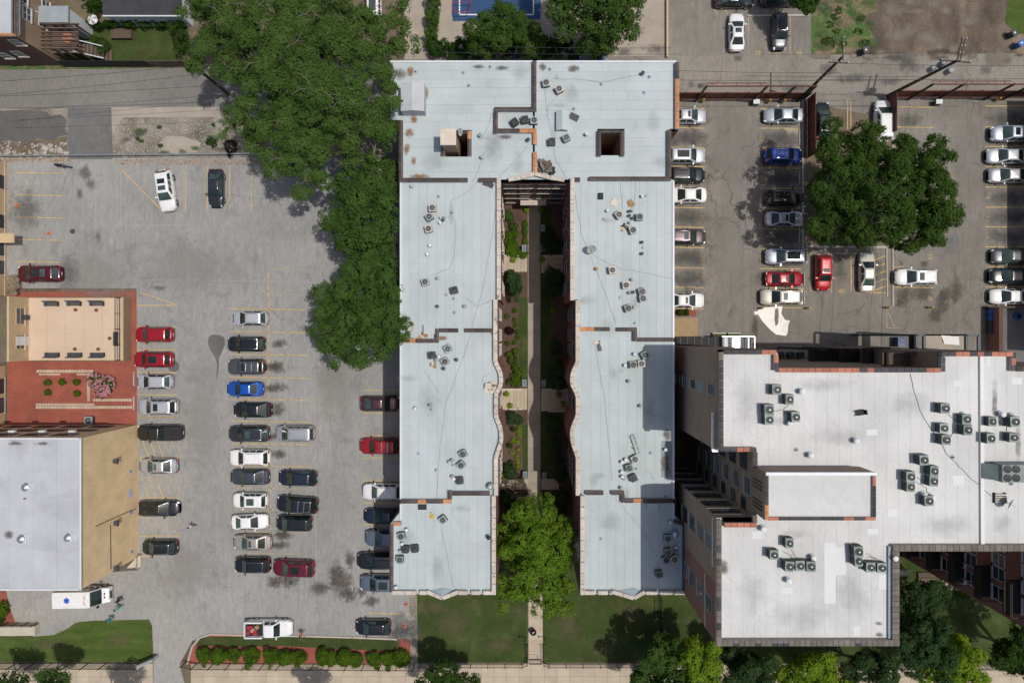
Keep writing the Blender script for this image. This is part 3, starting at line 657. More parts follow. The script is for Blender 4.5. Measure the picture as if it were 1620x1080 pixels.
def walls(name, bld, poly, z0, z1, mt, zpx):
    P = [W(x, y, zpx)[:2] for x, y in poly]; n = len(P)
    a = sum(P[i][0]*P[(i+1) % n][1] - P[(i+1) % n][0]*P[i][1] for i in range(n))
    if a < 0: P = P[::-1]
    V = [(x, y, z0) for x, y in P] + [(x, y, z1) for x, y in P]
    mb = MB(); mb.add(V, [(i, (i+1) % n, n+(i+1) % n, n+i) for i in range(n)])
    return part(name, mb, mt, bld)

# ------------------------------------------------------------------ the U-shaped apartment building in the middle
ZD, ZP = 11.3, 11.75
bayL = [(787, 572), (790, 579), (794, 587), (796, 596), (796, 606), (793, 614), (789, 621), (788, 628), (788, 655), (789, 662), (793, 671), (796, 681), (796.5, 692), (795, 703), (791, 714), (788, 724)]
bayR = [(911, 572), (908, 579), (904, 587), (902, 596), (902, 606), (905, 614), (909, 621), (911, 628), (911, 655), (909, 662), (905, 671), (902, 681), (902, 692), (904, 703), (908, 714), (911, 724)]
UB = thing('apartment_building', 'U-shaped red brick apartment building with pale grey roof round a narrow courtyard', 'building', W(850, 520, 0))
outl = [(616, 98), (1074, 98), (1074, 206), (1063, 206), (1063, 283), (1066, 283), (1066, 812), (1086, 830), (1086, 941), (1021, 941), (1003, 948), (969, 941), (918, 941), (918, 784), (911, 784)] + bayR[::-1] + \
       [(911, 474), (902, 474), (902, 288), (792, 288), (792, 474), (787, 474)] + bayL + [(788, 784), (785, 784), (785, 941), (724, 941), (700, 948), (675, 941), (616, 941), (616, 828), (634, 808), (634, 283), (631, 283), (631, 190), (616, 190)]
walls('wall', UB, outl, 0, ZD - 0.02, M['brick_red'], ZP)
TL = [[(617, 99), (843, 99), (843, 206), (632, 206), (632, 190), (617, 190)], [(632, 206), (698, 206), (698, 248), (632, 248)], [(746, 206), (843, 206), (843, 248), (746, 248)], [(632, 248), (846, 248), (846, 284), (632, 284)]]
TR = [[(846, 99), (1070, 99), (1070, 204), (846, 204)], [(846, 204), (945, 204), (945, 246), (846, 246)], [(988, 204), (1059, 204), (1059, 246), (988, 246)], [(846, 246), (1059, 246), (1059, 284), (846, 284)]]
roof_sheets(UB, TL + TR, ZD, 'roof', 'seam', 0.92, 1)
inL = [(x-4, y) for x, y in bayL]; inR = [(x+4, y) for x, y in bayR]
WL = [[(634, 284), (789, 284), (789, 474), (784, 474), (784, 522), (691, 522), (691, 540), (634, 540)],
      [(634, 540), (691, 540), (691, 522), (784, 522)] + inL + [(785, 780), (712, 780), (712, 793), (634, 793)],
      [(634, 793), (712, 793), (712, 780), (783, 780), (783, 939), (618, 939), (618, 828), (634, 808)]]
WR = [[(905, 284), (1065, 284), (1065, 537), (1005, 537), (1005, 521), (914, 521), (914, 474), (905, 474)],
      [(914, 521), (1005, 521), (1005, 537), (1065, 537), (1065, 792), (986, 792), (986, 780), (914, 780)] + inR[::-1],
      [(920, 780), (986, 780), (986, 792), (1065, 792), (1065, 812), (1083, 830), (1083, 939), (920, 939)]]
roof_sheets(UB, WL + WR, ZD, 'roof', 'seam', 0.91, 0)
br = ['tile_brown']*9 + ['tile_orange']*1
def some_orange(lo, hi):
    return lambda i, n: 'tile_orange' if lo <= (i+.5)/n <= hi else 'tile_brown'
T = lambda pts, m=None, w=6.6, tl=0.87: coping(UB, pts, w, ZD, ZP, tl, m or ['tile_brown'])
T([(845.5, 96), (845.5, 175)]); T([(849, 172.5), (782, 172.5)]); T([(784.5, 176), (784.5, 211)])
T([(781, 206.5), (849, 206.5)], some_orange(.55, 1)); T([(846.5, 210), (846.5, 228)], ['tile_orange', 'tile_brown']); T([(846.5, 240), (846.5, 274)], ['tile_orange'])
T([(631, 284.5), (740, 284.5)]); T([(757, 284.5), (786, 284.5)]); T([(908, 284), (918, 284)]); T([(932, 282.5), (1062, 282.5)])
T([(1071.5, 98), (1071.5, 204)], some_orange(.3, 1)); T([(1059, 279), (1059, 205)])
T([(614.5, 108), (614.5, 188)]); T([(634, 190), (634, 281)])
T([(633, 539), (694, 539)], some_orange(0, .45)); T([(691, 519.5), (691, 535.5)]); T([(694, 522.5), (725, 522.5)]); T([(735, 522.5), (780, 522.5)])
T([(634, 793), (714, 793)], lambda i, n: 'tile_orange' if i in (2, 5) else 'tile_brown'); T([(712, 776), (712, 789.5)]); T([(715, 780.5), (775, 780.5)])
T([(916, 520.5), (965, 520.5)], some_orange(0, .45)); T([(976, 521), (1008, 521)]); T([(1005, 524), (1005, 540)]); T([(1008, 537), (1065, 537)])
T([(926, 779.5), (955, 779.5)]); T([(967, 779.5), (988, 779.5)]); T([(985.5, 783), (985.5, 795)]); T([(989, 792), (1065, 792)], some_orange(.1, .4))
T([(619, 830), (619, 936)], w=6); T([(1083, 831), (1083, 938)], w=6); T([(1066, 824), (1083, 829)], w=6); T([(622, 829), (634, 828)], ['tile_orange'], 6)
ST = lambda pts, w=6.6: coping(UB, pts, w, ZD, ZP, 1.15, ['stone'], 'roof', 'flat', name='coping_stone', over=1.05)
ST([(789, 281), (789, 474)]); ST([(783.5, 474), (783.5, 572)]); ST([(x-3.4, y) for x, y in bayL]); ST([(784.5, 724), (784.5, 784)])
ST([(781, 784), (781, 941)]); ST([(905.5, 281), (905.5, 475)]); ST([(914, 475), (914, 572)]); ST([(x+3.2, y) for x, y in bayR]); ST([(914.2, 724), (914.2, 784)])
ST([(921.5, 784), (921.5, 941)])
# stepped stone parapet and little gables on the street front
for (a, b) in ((620, 640), (640, 658), (663, 675), (725, 740), (745, 760), (764, 780), (925, 942), (946, 962), (964, 969), (1022, 1040), (1044, 1064), (1066, 1086)):
    ST([(a, 937.5), (b, 937.5)], 6)
for cx, x0, x1 in ((700, 675, 725), (1003, 969, 1021)):
    ST([(x0, 936), (cx, 946)], 6); ST([(cx, 946), (x1, 936)], 6)
    p, q, r_ = W(x0+2, 934, ZD), W(cx, 943, ZD+.4), W(x1-2, 934, ZD); s_ = W(cx, 930, ZD+.1)
    mb = MB(); mb.add([p, q, r_, s_], [(0, 1, 3), (1, 2, 3)]); part('gable_saddle', mb, M['flash'], UB)
# gable above the courtyard doorway
ST([(804, 284), (824, 281)], 6); ST([(824, 281), (846, 274.5)], 6); ST([(846, 274.5), (870, 281)], 6); ST([(870, 281), (893, 284.5)], 6)
# metal drip edges where the roof has no parapet
for pts in ([(617, 97.5), (843, 97.5)], [(849, 97.5), (1070, 97.5)], [(634, 288), (634, 536)], [(634, 543), (634, 790)], [(1065.5, 286), (1065.5, 534)], [(1065.5, 541), (1065.5, 789)], [(1065.5, 796), (1065.5, 822)], [(634, 797), (634, 822)]):
    p = W(*pts[0], ZD+.12); q = W(*pts[1], ZD+.12)
    part('drip_edge', MB().bar((p[0], p[1], ZD+.05), (q[0], q[1], ZD+.05), 0.2, 0.14), M['whitemetal'], UB)
# light wells
def well(x0, x1, y0, y1, chim=False):
    p = W(x0, y1, ZD); q = W(x1, y0, ZD); V = [(p[0], p[1]), (q[0], p[1]), (q[0], q[1]), (p[0], q[1])]
    mb = MB(); mb.add([(x, y, 1.5) for x, y in V] + [(x, y, ZD-.02) for x, y in V], [(0, 1, 2, 3)] + [((i+1) % 4, i, 4+i, 4+(i+1) % 4) for i in range(4)])
    part('light_well', mb, M['brick_house'], UB)
well(703, 740, 212, 248); well(951, 982, 210, 246)
T([(948, 206), (948, 247)], w=6); T([(984.8, 206), (984.8, 247)], w=6); T([(951, 207.5), (982, 207.5)], w=4.5)
T([(742.5, 207), (742.5, 246)], some_orange(.0, .45), 6); T([(701, 228), (701, 246)], w=6); T([(722, 208.5), (740, 208.5)], w=4)
ch = MB(); a = W(697.5, 228.5, 14.2); b = W(720.5, 205, 14.2); ch.box(a[0], a[1], 0.5, b[0], b[1], 14.0)
part('chimney', ch, M['brick_house'], UB)
part('chimney_cap', MB().box(a[0]-.06, a[1]-.06, 14.003, b[0]+.06, b[1]+.06, 14.2), surf('pale_chimney_cap', (0.66, 0.58, 0.47), 0.1, 1, 5, 0.1, 0.9, c2=(0.4, 0.24, 0.14), c2scale=0.9, c2lo=.6, c2hi=.75), UB)
# roof bulkheads, skylight, hatch
def gablebox(name, x0, x1, y0, y1, z0, zh, zr, mt, along='y', par=UB):
    p = W(x0, y1, zh); q = W(x1, y0, zh); mb = MB()
    X0, Y0, X1, Y1 = p[0], p[1], q[0], q[1]
    if along == 'y':
        m = (X0+X1)/2; mb.add([(X0,Y0,z0),(X1,Y0,z0),(X1,Y1,z0),(X0,Y1,z0),(X0,Y0,zh),(X1,Y0,zh),(X1,Y1,zh),(X0,Y1,zh),(m,Y0,zr),(m,Y1,zr)], [(0,1,5,8,4),(2,3,7,9,6),(1,2,6,5),(3,0,4,7),(4,8,9,7),(8,5,6,9)])
    return part(name, mb, mt, par)
gablebox('stair_bulkhead', 634, 671, 131, 176, ZD, ZD+1.5, ZD+1.8, M['roofl'])
gablebox('skylight', 880, 898, 175, 206, ZD, ZD+.5, ZD+.8, M['roof'])
boxpx('roof_hatch', 670, 514, 688, 528, ZD, ZD+.55, M['roof'], UB); boxpx('roof_hatch', 1024, 796, 1041, 806, ZD, ZD+.45, M['roof'], UB)
boxpx('open_hatch', 661, 797, 675, 806, ZD, ZD+.02, M['black'], UB)
boxpx('flashing_patch', 1046, 697, 1064, 755, ZD, ZD+.01, M['seam'], UB)
# courtyard front: windows in rows, bands, door
c = W(847, 288, ZP); yf = c[1]
for zi, z in enumerate((2.0, 4.6, 7.3, 9.9)):
    for xi, px in enumerate((806.5, 830.5, 861.5, 886)):
        if zi == 0 and xi in (1, 2): continue
        window(UB, W(px, 288, ZP)[0], yf + 0.02 - 0.06, z, -math.pi/2, 1.25, 1.55, frame='tile_dark', pane='glass', split=2)
    p = W(793, 288, ZP); q = W(901, 288, ZP)
    if zi: part('stone_band', MB().box(p[0]+.1, yf-.09, z-1.02, q[0]-.1, yf-.003, z-.92), M['stone'], UB)
d = W(846, 288, ZP)
dr = part('entrance_door', MB().box(d[0]-1.0, yf-.08, 0.05, d[0]+1.0, yf-.003, 2.5), M['darkgrey'], UB)
for s in (-.5, .5): part('door_pane', MB().box(d[0]+s-.35, yf-.11, .6, d[0]+s+.35, yf-.083, 2.2), M['glass'], dr)
part('door_canopy', MB().box(d[0]-1.5, yf-.7, 2.7, d[0]+1.5, yf-.003, 2.85), M['stone'], UB)
part('door_lamp', MB().cyl(d[0], yf-.4, 2.86, 3.05, .1, .06, 10), M['white'], UB)
for px, nrm in ((792, 0.0), (902, math.pi)):
    for py in (310, 345, 380, 415, 450):
        for z in (2.2, 5.4, 8.6):
            x, y, _ = W(px, py, ZP); window(UB, x + math.cos(nrm)*.01, y, z, nrm, 1.1, 1.6, frame='tile_dark')
for px, nrm in ((787.2, 0.0), (911, math.pi)):
    for py in (495, 530, 555, 642, 745, 768):
        for z in (2.2, 5.4, 8.6):
            x, y, _ = W(px + (0.8 if py > 600 and nrm == 0 else 0), py, ZP); window(UB, x + math.cos(nrm)*.01, y, z, nrm, 1.1, 1.6, frame='tile_dark')
for py in range(320, 780, 46):
    for z in (2.2, 5.4, 8.6):
        for px, nrm in ((634, math.pi), (1066, 0.0)):
            x, y, _ = W(px, py, ZP); window(UB, x + math.cos(nrm)*.01, y, z, nrm, 1.1, 1.6, frame='tile_dark')
# water stains and litter on this roof
for x, y, a, b in ((757, 107, 14, 5), (795, 108, 16, 6), (908, 110, 12, 9), (858, 106, 9, 8), (632, 118, 14, 14), (802, 217, 18, 5), (1055, 687, 9, 12), (1053, 735, 10, 24)): stain(x, y, a, b, 'dirtstain', UB, ZD, name='water_stain')
for x, y, a, b in ((648, 210, 10, 10), (644, 236, 7, 12), (655, 190, 8, 8), (665, 279, 22, 5), (675, 150, 4, 14), (655, 255, 6, 8), (650, 115, 8, 10), (780, 527, 5, 5), (783, 542, 4, 6), (700, 535, 10, 5)): stain(x, y, a, b, 'ruststain', UB, ZD, name='leaf_litter')

for i in range(34):
    wx = random.choice(((640, 780, 295, 930), (915, 1060, 295, 930), (640, 1050, 105, 275)))
    x_, y_ = random.uniform(wx[0], wx[1]), random.uniform(wx[2], wx[3])
    if (700 < x_ < 750 and y_ < 250) or (940 < x_ < 990 and y_ < 250): continue
    stain(x_, y_, random.uniform(5, 26), random.uniform(4, 34), 'faint', UB, ZD, name='ponding_mark')
# ------------------------------------------------------------------ the taller white-roofed building to the east
ZE, ZT = 23.1, 23.6
EB = thing('apartment_building', 'tall brown brick apartment building with white roof and rows of condenser units', 'building', W(1250, 760, 0))
eo = [(1138, 553), (1232, 553), (1232, 583), (1489, 583), (1489, 556), (1608, 556), (1608, 581), (1780, 581), (1780, 1022), (1671, 1022), (1671, 872), (1424, 872), (1424, 1022), (1135, 1022), (1135, 820), (1197, 820), (1197, 715), (1138, 715)]
def ewall(name, i, j, mt, z1=ZE-.02):
    a = W(*eo[i], ZT); b = W(*eo[j], ZT); mb = MB(); mb.add([(a[0], a[1], 0), (b[0], b[1], 0), (b[0], b[1], z1), (a[0], a[1], z1)], [(0, 1, 2, 3)]); return part(name, mb, mt, EB)
ym = -282*HC/1080
for i in range(len(eo)):
    j = (i+1) % len(eo)
    if i == 13:
        a = W(*eo[13], ZT); b = W(*eo[14], ZT)
        for (y0, y1, mt) in ((a[1], ym, 'brick_red'), (ym, b[1], 'brick_brown')):
            mb = MB(); mb.add([(a[0], y0, 0), (a[0], y1, 0), (a[0], y1, ZE-.02), (a[0], y0, ZE-.02)], [(0, 1, 2, 3)]); part('wall', mb, M[mt], EB)
        part('stone_band', MB().box(a[0]-.05, a[1], 19.6, a[0]-.003, ym-.3, 19.85), M['stone'], EB)
    else: ewall('wall', i, j, M['brick_red' if i in (8, 9, 10, 11, 12) else 'brick_brown'])
EA = [(1141, 558), (1230, 558), (1230, 587), (1493, 587), (1493, 560), (1552, 560), (1552, 864), (1416, 864), (1416, 811), (1361, 811), (1361, 741), (1197, 741), (1197, 711), (1141, 711)]
EBr = [(1556, 560), (1604, 560), (1604, 586), (1776, 586), (1776, 864), (1556, 864)]
EC = [(1138, 830), (1197, 830), (1197, 811), (1416, 811), (1416, 1016), (1138, 1016)]
roof_sheets(EB, [EA, EBr, EC, [(1674, 866), (1778, 866), (1778, 1020), (1674, 1020)]], ZE, 'roofw', 'seamw', 1.0, 0, .007)
mixn = ['tile_dark']*5 + ['tile_salmon']*4
E = lambda pts, m, w=7, tl=.62, fl='mortar': coping(EB, pts, w, ZE, ZT, tl, m, fl)
E([(1146, 557), (1229, 557)], lambda i, n: 'tile_salmon' if i > n-3 else 'tile_dark'); E([(1228.5, 561), (1228.5, 586)], ['tile_dark', 'tile_salmon'])
E([(1232, 585.5), (1489, 585.5)], lambda i, n: 'tile_salmon' if i < n*.38 else random.choice(mixn))
E([(1492.5, 588), (1492.5, 564)], mixn); E([(1490, 560), (1603, 560)], mixn); E([(1604.5, 557), (1604.5, 587)], ['tile_dark', 'tile_salmon']); E([(1608, 584), (1776, 584)], mixn)
E([(1141.5, 557), (1141.5, 714)], ['tile_dark']*5 + ['tile_stone']); E([(1145, 711), (1197, 711)], lambda i, n: 'tile_salmon' if 2 <= i <= 3 else 'tile_dark'); E([(1195.5, 715), (1195.5, 740)], ['tile_salmon', 'tile_dark'])
E([(1146, 830.5), (1198, 830.5)], ['tile_salmon'], 7); E([(1195, 816), (1195, 827)], ['tile_stone'])
E([(1138, 822), (1138, 1016)], ['tile_stone', 'tile_stone', 'tile_dark'], 8, .55); E([(1134, 1017), (1424, 1017)], ['tile_stone', 'tile_stone', 'tile_dark'], 10, .48)
E([(1418, 1012), (1418, 872)], ['tile_stone'], 11, .48); E([(1413, 867), (1776, 867)], ['tile_stone'], 10, .52)
for pts in ([(1409.5, 864), (1409.5, 1010)],): 
    p = W(*pts[0], ZE+.3); q = W(*pts[1], ZE+.3); part('flashing', MB().bar((p[0], p[1], ZE+.12), (q[0], q[1], ZE+.12), .34, .22), M['flash'], EB)
p = W(1553.5, 562, ZE+.2); q = W(1555, 862, ZE+.2); part('expansion_joint', MB().bar((p[0], p[1], ZE+.1), (q[0], q[1], ZE+.1), .3, .2), M['white'], EB)
# raised lift-room roof
ZQ = 25.9
p = W(1212, 824, ZQ); q = W(1387, 748, ZQ)
part('penthouse_wall', MB().box(p[0], p[1], ZE-4, q[0], q[1], ZQ-.35), M['brick_brown'], EB)
part('penthouse_roof', MB().box(p[0]+.02, p[1]+.02, ZQ-.347, q[0]-.02, q[1]-.02, ZQ-.3), M['roofw'], EB)
coping(EB, [(1213.5, 752), (1213.5, 822)], 6, ZQ-.3, ZQ, .6, lambda i, n: 'tile_orange' if i > n-3 else 'tile_dark', 'mortar')
coping(EB, [(1215, 820.5), (1386, 820.5)], 5, ZQ-.3, ZQ, .9, ['tile_dark', 'tile_dark', 'tile_salmon'], 'mortar'); coping(EB, [(1384, 818), (1384, 752)], 5, ZQ-.3, ZQ, .9, ['tile_dark', 'tile_salmon'], 'mortar')
a = W(1212, 749.5, ZQ); b = W(1387, 749.5, ZQ); part('drip_edge', MB().bar((a[0], a[1], ZQ-.1), (b[0], b[1], ZQ-.1), .26, .2), M['whitemetal'], EB)
for k in (768, 774, 780, 800, 806, 812): part('louvre', MB().box(p[0]-.05, W(0, k, ZQ)[1]-.05, ZE-.4, p[0]-.003, W(0, k, ZQ)[1]+.05, ZQ-.9), M['black'], EB)
# patches on the white roof
for x0, y0, x1, y1 in ((1371, 679, 1388, 688), (1508, 602, 1524, 611), (1507, 752, 1525, 768), (1404, 805, 1421, 816), (1600, 597, 1617, 608), (1372, 836, 1389, 845), (1304, 858, 1322, 954), (1322, 865, 1338, 909), (1390, 908, 1406, 932), (1350, 990, 1361, 1006), (1190, 840, 1206, 852), (1237, 929, 1254, 939), (1350, 990, 1361, 1005), (1553+7, 560, 1567, 580)):
    boxpx('roof_patch', x0, y0, x1, y1, ZE, ZE+.01+random.uniform(0, .003), M['patchw'], EB)
for x, y, a, b in ((1146, 895, 9, 16), (1265, 845, 40, 10), (1230, 665, 26, 10), (1420, 905, 30, 8), (1573, 640, 4, 40), (1610, 700, 4, 34), (1390, 985, 8, 4), (1392, 1003, 8, 5), (1300, 610, 60, 16), (1265, 975, 70, 30), (1190, 940, 30, 50), (1440, 640, 40, 30), (1330, 690, 60, 20), (1500, 830, 60, 26), (1180, 640, 26, 60), (1585, 830, 20, 24), (1355, 940, 40, 40)):
    stain(x, y, a, b, 'dirtstain' if a < 12 else 'faint', EB, ZE+.012, name='water_stain')
# gutters on the west edge
for y0, y1, x in ((652, 714, 1131), (822, 897, 1132)):
    p = W(x, y0, 22.3); q = W(x, y1, 22.3); part('gutter', MB().bar((p[0], p[1], 22.2), (q[0], q[1], 22.2), .5, .35), M['metal'], EB)
p = W(1128, 820.5, 22.6); q = W(1141, 820.5, 22.6); part('downpipe_head', MB().bar((p[0], p[1], 22.5), (q[0], q[1], 22.5), .22, .22), M['whitemetal'], EB)
# windows: west wall, recessed court, south wing
u = HC/1080; xw = W(1138, 0, ZT)[0]
for i in range(6):
    window(EB, xw-.01, -63.4*u, 21.2-3.3*i, math.pi, 1.0, 1.7, frame='acgrey', pane='blind' if i % 2 else 'glass')
xc = W(1197, 0, ZT)[0]
for i in range(6):
    window(EB, xc-.01, -147.5*u, 20.2-3.25*i, math.pi, 1.7, 1.9, frame='darkgrey')
    window(EB, xc-.01, -175.8*u, 21.3-3.15*i, math.pi, 1.6, 1.6, frame='acgrey', pane='blind' if i < 4 else 'glass')
    window(EB, xc-.01, -205.6*u + .5, 20.2-3.1*i, math.pi, 1.1, 1.3, frame='darkgrey', pane='blind' if i % 2 else 'glass')
ys = W(0, 820, ZT)[1]
for i in range(7):
    window(EB, 238*u, ys+.01, 21.4-3.1*i, math.pi/2, 2.6, 1.7, split=3, frame='darkgrey')
xs = W(1135, 0, ZT)[0]
for i in range(6):
    window(EB, xs-.01, -242*u, 21.0-3.0*i, math.pi, 1.5, 1.8, frame='acgrey' if i < 3 else 'darkgrey', pane='blind' if i in (0, 1) else 'glass')
    window(EB, xs-.01, -314.5*u, 21.0-3.0*i, math.pi, 1.5, 1.8, frame='acgrey', pane='blind' if i == 1 else 'glass')
yn = W(0, 872, ZT)[1]
# north back porches: stacked timber decks in shade
def deck(x0, x1, y0, y1, z, mt='ivy_b', rail=True, name='porch_deck'):
    p = W(x0, y1, z); q = W(x1, y0, z); o = part(name, MB().box(p[0], p[1], z-.18, q[0], q[1], z), M[mt], EB)
    if rail:
        for a, b in (((p[0], q[1]), (q[0], q[1])), ((p[0], p[1]), (p[0], q[1])), ((q[0], p[1]), (q[0], q[1]))):
            part('porch_rail', MB().bar((a[0], a[1], z+1.0), (b[0], b[1], z+1.0), .08, .08).bar((a[0], a[1], z+.55), (b[0], b[1], z+.55), .05, .5), M['ivy_b'], EB)
    return (p, q)
deck(1396, 1489, 557, 586, 19.0, 'wood'); deck(1280, 1330, 552, 575, 7.0); deck(1328, 1372, 551, 577, 9.5); deck(1366, 1400, 550, 582, 12.5)
for x in (1282, 1326, 1368, 1398): 
    p = W(x, 552, 9); part('porch_post', MB().box(p[0]-.08, p[1]-.08, 0, p[0]+.08, p[1]+.08, 12.3), M['ivy_b'], EB)
pp = deck(1460, 1530, 531, 556, 13.0, 'yardconc', False)
for x0, x1 in ((1451, 1463), (1530, 1549)):
    p = W(x0, 556, 13.2); q = W(x1, 530, 13.2)
    for (a, b) in (((p[0], p[1]), (q[0], p[1])), ((p[0], q[1]), (q[0], q[1])), ((p[0], p[1]), (p[0], q[1])), ((q[0], p[1]), (q[0], q[1]))):
        part('stair_frame', MB().bar((a[0], a[1], 13.1), (b[0], b[1], 13.1), .25, .2), M['darkgrey'], EB)
    part('stair_well', MB().box(p[0]+.1, p[1]+.1, 11.5, q[0]-.1, q[1]-.1, 11.6), M['black'], EB)
    for cx, cy in ((p[0], p[1]), (q[0], p[1]), (p[0], q[1]), (q[0], q[1])): part('porch_post', MB().box(cx-.1, cy-.1, 0, cx+.1, cy+.1, 12.99), M['darkgrey'], EB)
# red brick rear wing facing the east garden: balconies under the south edge
xg = W(1671, 0, ZT)[0]
for z in (3.4, 7.4, 11.4, 15.4, 19.4):
    b_ = part('balcony', MB().box(xg-1.5, -336*u, z-.2, xg-.003, -296*u, z), M['ivy_b'], EB)
    part('balcony_rail', MB().bar((xg-1.5, -336*u, z+1), (xg-1.5, -296*u, z+1), .06).bar((xg-1.5, -336*u, z+1), (xg, -336*u, z+1), .06).bar((xg-1.5, -336*u, z+.5), (xg-1.5, -296*u, z+.5), .03, .6), M['black'], b_)
    for yy in (-262, -284, -300, -326): window(EB, xg-.01, yy*u, z+1.2, math.pi, 1.4, 1.7, pane='blind' if yy == -284 else 'glass')

# ------------------------------------------------------------------ neighbour beyond the east edge (throws the long shade on the far stalls)
NB = thing('brick_building', 'brick building just beyond the far edge of the right lot', 'building', (1675*0+ (838)*u, W(0, 360)[1], 0))
p0 = ((810+826-826)*u + 2.2, W(0, 562)[1]); 
part('wall', MB().box((1593-NX)*u + SUNX*11.0, W(0, 556)[1], 0, (1593-NX)*u + SUNX*11.0 + 14, W(0, 163)[1], 10.7), M['brick_brown'], NB)
part('roof', MB().box((1593-NX)*u + SUNX*11.0+.003, W(0, 556)[1]+.003, 10.703, (1593-NX)*u + SUNX*11.0 + 13.997, W(0, 163)[1]-.003, 11.0), M['roofl'], NB)

# ------------------------------------------------------------------ tan brick building, lower left
ZW = 10.7
TB = thing('care_home_building', 'tan brick building with flat grey-white roof and blank sunlit side wall', 'building', W(100, 800, 0))
to = [(-210, 693), (127, 693), (127, 933), (-210, 933)]
walls('wall', TB, to, 0, ZW-.02, M['brick_tan'], ZW)
roof_sheets(TB, [to], ZW, 'roofl', 'seam', 2.6, 0)
for pts in (([(127, 692), (127, 934)]), ([(-200, 693.5), (127, 693.5)]), ([(-200, 932.5), (127, 932.5)])):
    p = W(*pts[0], ZW+.1); q = W(*pts[1], ZW+.1); part('roof_edge', MB().bar((p[0], p[1], ZW+.03), (q[0], q[1], ZW+.03), .16, .14), M['whitemetal'], TB)
yN = W(0, 693, ZW)[1]
for k in range(9):
    for z in (1.9, 5.0, 8.3):
        x = W(118, 0, ZW)[0] - 2.6 - 3.3*k
        if W(0,0)[0] - x < 85: window(TB, x, yN+.01, z, math.pi/2, 2.3, 1.6, frame='darkgrey', split=2, sill=None)
    if k < 8: part('air_conditioner', MB().box(W(118, 0, ZW)[0]-2.9-3.3*k, yN, 7.0, W(118, 0, ZW)[0]-2.2-3.3*k, yN+.35, 7.35), M['whitemetal'], TB)
xE = W(127, 0, ZW)[0]
def wallpt(px, py): 
    f = xE/u/(px-NX); return (xE, (NY-py)*f*u, HC*(1-f))
for px, py in ((180, 729), (181, 827), (181, 898)):
    x, y, z = wallpt(px, py); o = part('floodlight', MB().box(x, y-.22, z-.15, x+.35, y+.22, z+.2).box(x+.35, y-.3, z-.1, x+.5, y+.3, z+.25), M['darkgrey'], TB)
a = wallpt(151, 832); b = wallpt(214, 804); part('conduit', MB().bar((a[0]+.04, a[1], a[2]), (b[0]+.04, b[1], b[2]), .06), M['darkgrey'], TB)
a = wallpt(174, 830); b = wallpt(175, 900); part('conduit', MB().bar((a[0]+.04, a[1], a[2]), (b[0]+.04, b[1], b[2]), .05), M['darkgrey'], TB)
for px, py in ((206.7, 745.5), (207.7, 810), (208.8, 872)):
    x, y, z = wallpt(px, py); s = thing('parking_sign', 'small blue accessible parking sign fixed on the tan side wall', 'sign', (x, y, z), group='blue parking signs on the tan wall')
    part('sign_plate', MB().box(x+.003, y-.15, z-.22, x+.03, y+.15, z+.22), surf('sign_blue', (0.03, 0.18, 0.62), .05, 2, 9, .05, .5), s)
    part('sign_symbol', MB().box(x+.033, y-.05, z-.12, x+.036, y+.03, z+.1).box(x+.033, y-.09, z-.14, x+.036, y+.09, z-.1), M['white'], s)
x, y, z = wallpt(206.3, 780); s = thing('notice_sign', 'white notice board with blue border on the tan side wall', 'sign', (x, y, z))
part('sign_plate', MB().box(x+.003, y-.42, z-.3, x+.03, y+.42, z+.3), MATS['sign_blue'], s); part('sign_face', MB().box(x+.033, y-.36, z-.24, x+.036, y+.36, z+.24), M['white'], s)
part('sign_lettering', MB().box(x+.038, y-.28, z-.12, x+.041, y+.28, z-.06).box(x+.038, y-.25, z+.04, x+.041, y+.25, z+.12), MATS['sign_blue'], s)
for px, py, r_ in ((39, 771, .38), (32, 853, .38), (106, 851, .36)):
    x, y, z = W(px, py, ZW+.5); v = thing('roof_fan', 'round turbine-topped exhaust fan on the tan building roof', 'vent', (x, y, ZW), group='exhaust fans on the tan building')
    part('curb', MB().box(x-r_, y-r_, ZW, x+r_, y+r_, ZW+.2), M['whitemetal'], v); part('fan_drum', MB().cyl(x, y, ZW+.2, ZW+.5, r_*.7, n=14), M['metal'], v, 40); part('fan_cap', MB().cyl(x, y, ZW+.503, ZW+.68, r_*1.05, r_*.3, n=14), M['metal'], v, 40)
for x, y, a, b in ((27, 701, 16, 4), (68, 701, 16, 4), (15, 845, 10, 8), (40, 788, 4, 3)): stain(x, y, a, b, 'dirtstain', TB, ZW+.02, name='water_stain')
# west range: low walls along the left edge, one-storey block, terrace
WBd = thing('side_wing_building', 'tan rendered wing whose wall runs down the left edge of the lot', 'building', W(-20, 480, 0))
p = W(10, 460); part('wall', MB().box(p[0]-10, W(0, 468)[1], 0, p[0], W(0, 258)[1], 7), M['tan'], WBd); part('wall', MB().box(p[0]-10, W(0, 688)[1], 0, p[0]-.1, W(0, 578)[1], 7), M['tan'], WBd)
for py in (290, 352, 395, 424): window(WBd, p[0]+.01, W(0, py)[1], 1.1, 0, 1.6, 1.4, frame='darkgrey')
for py in (610, 640): window(WBd, p[0]-.09, W(0, py)[1], 1.0, 0, 1.8, 1.5, frame='darkgrey')
part('wall_base', MB().box(p[0]+.003, W(0, 468)[1], 0, p[0]+.08, W(0, 258)[1], .35), M['tan'], WBd)
a = W(0, 384); part('entrance_canopy', MB().box(p[0]-1, W(0, 384, 2.6)[1], 2.45, W(22, 0, 2.6)[0], W(0, 369, 2.6)[1], 2.6), M['tan'], WBd)
AN = thing('terrace_block', 'one-storey tan block with two windows opening onto the raised terrace', 'building', W(20, 520, 0))
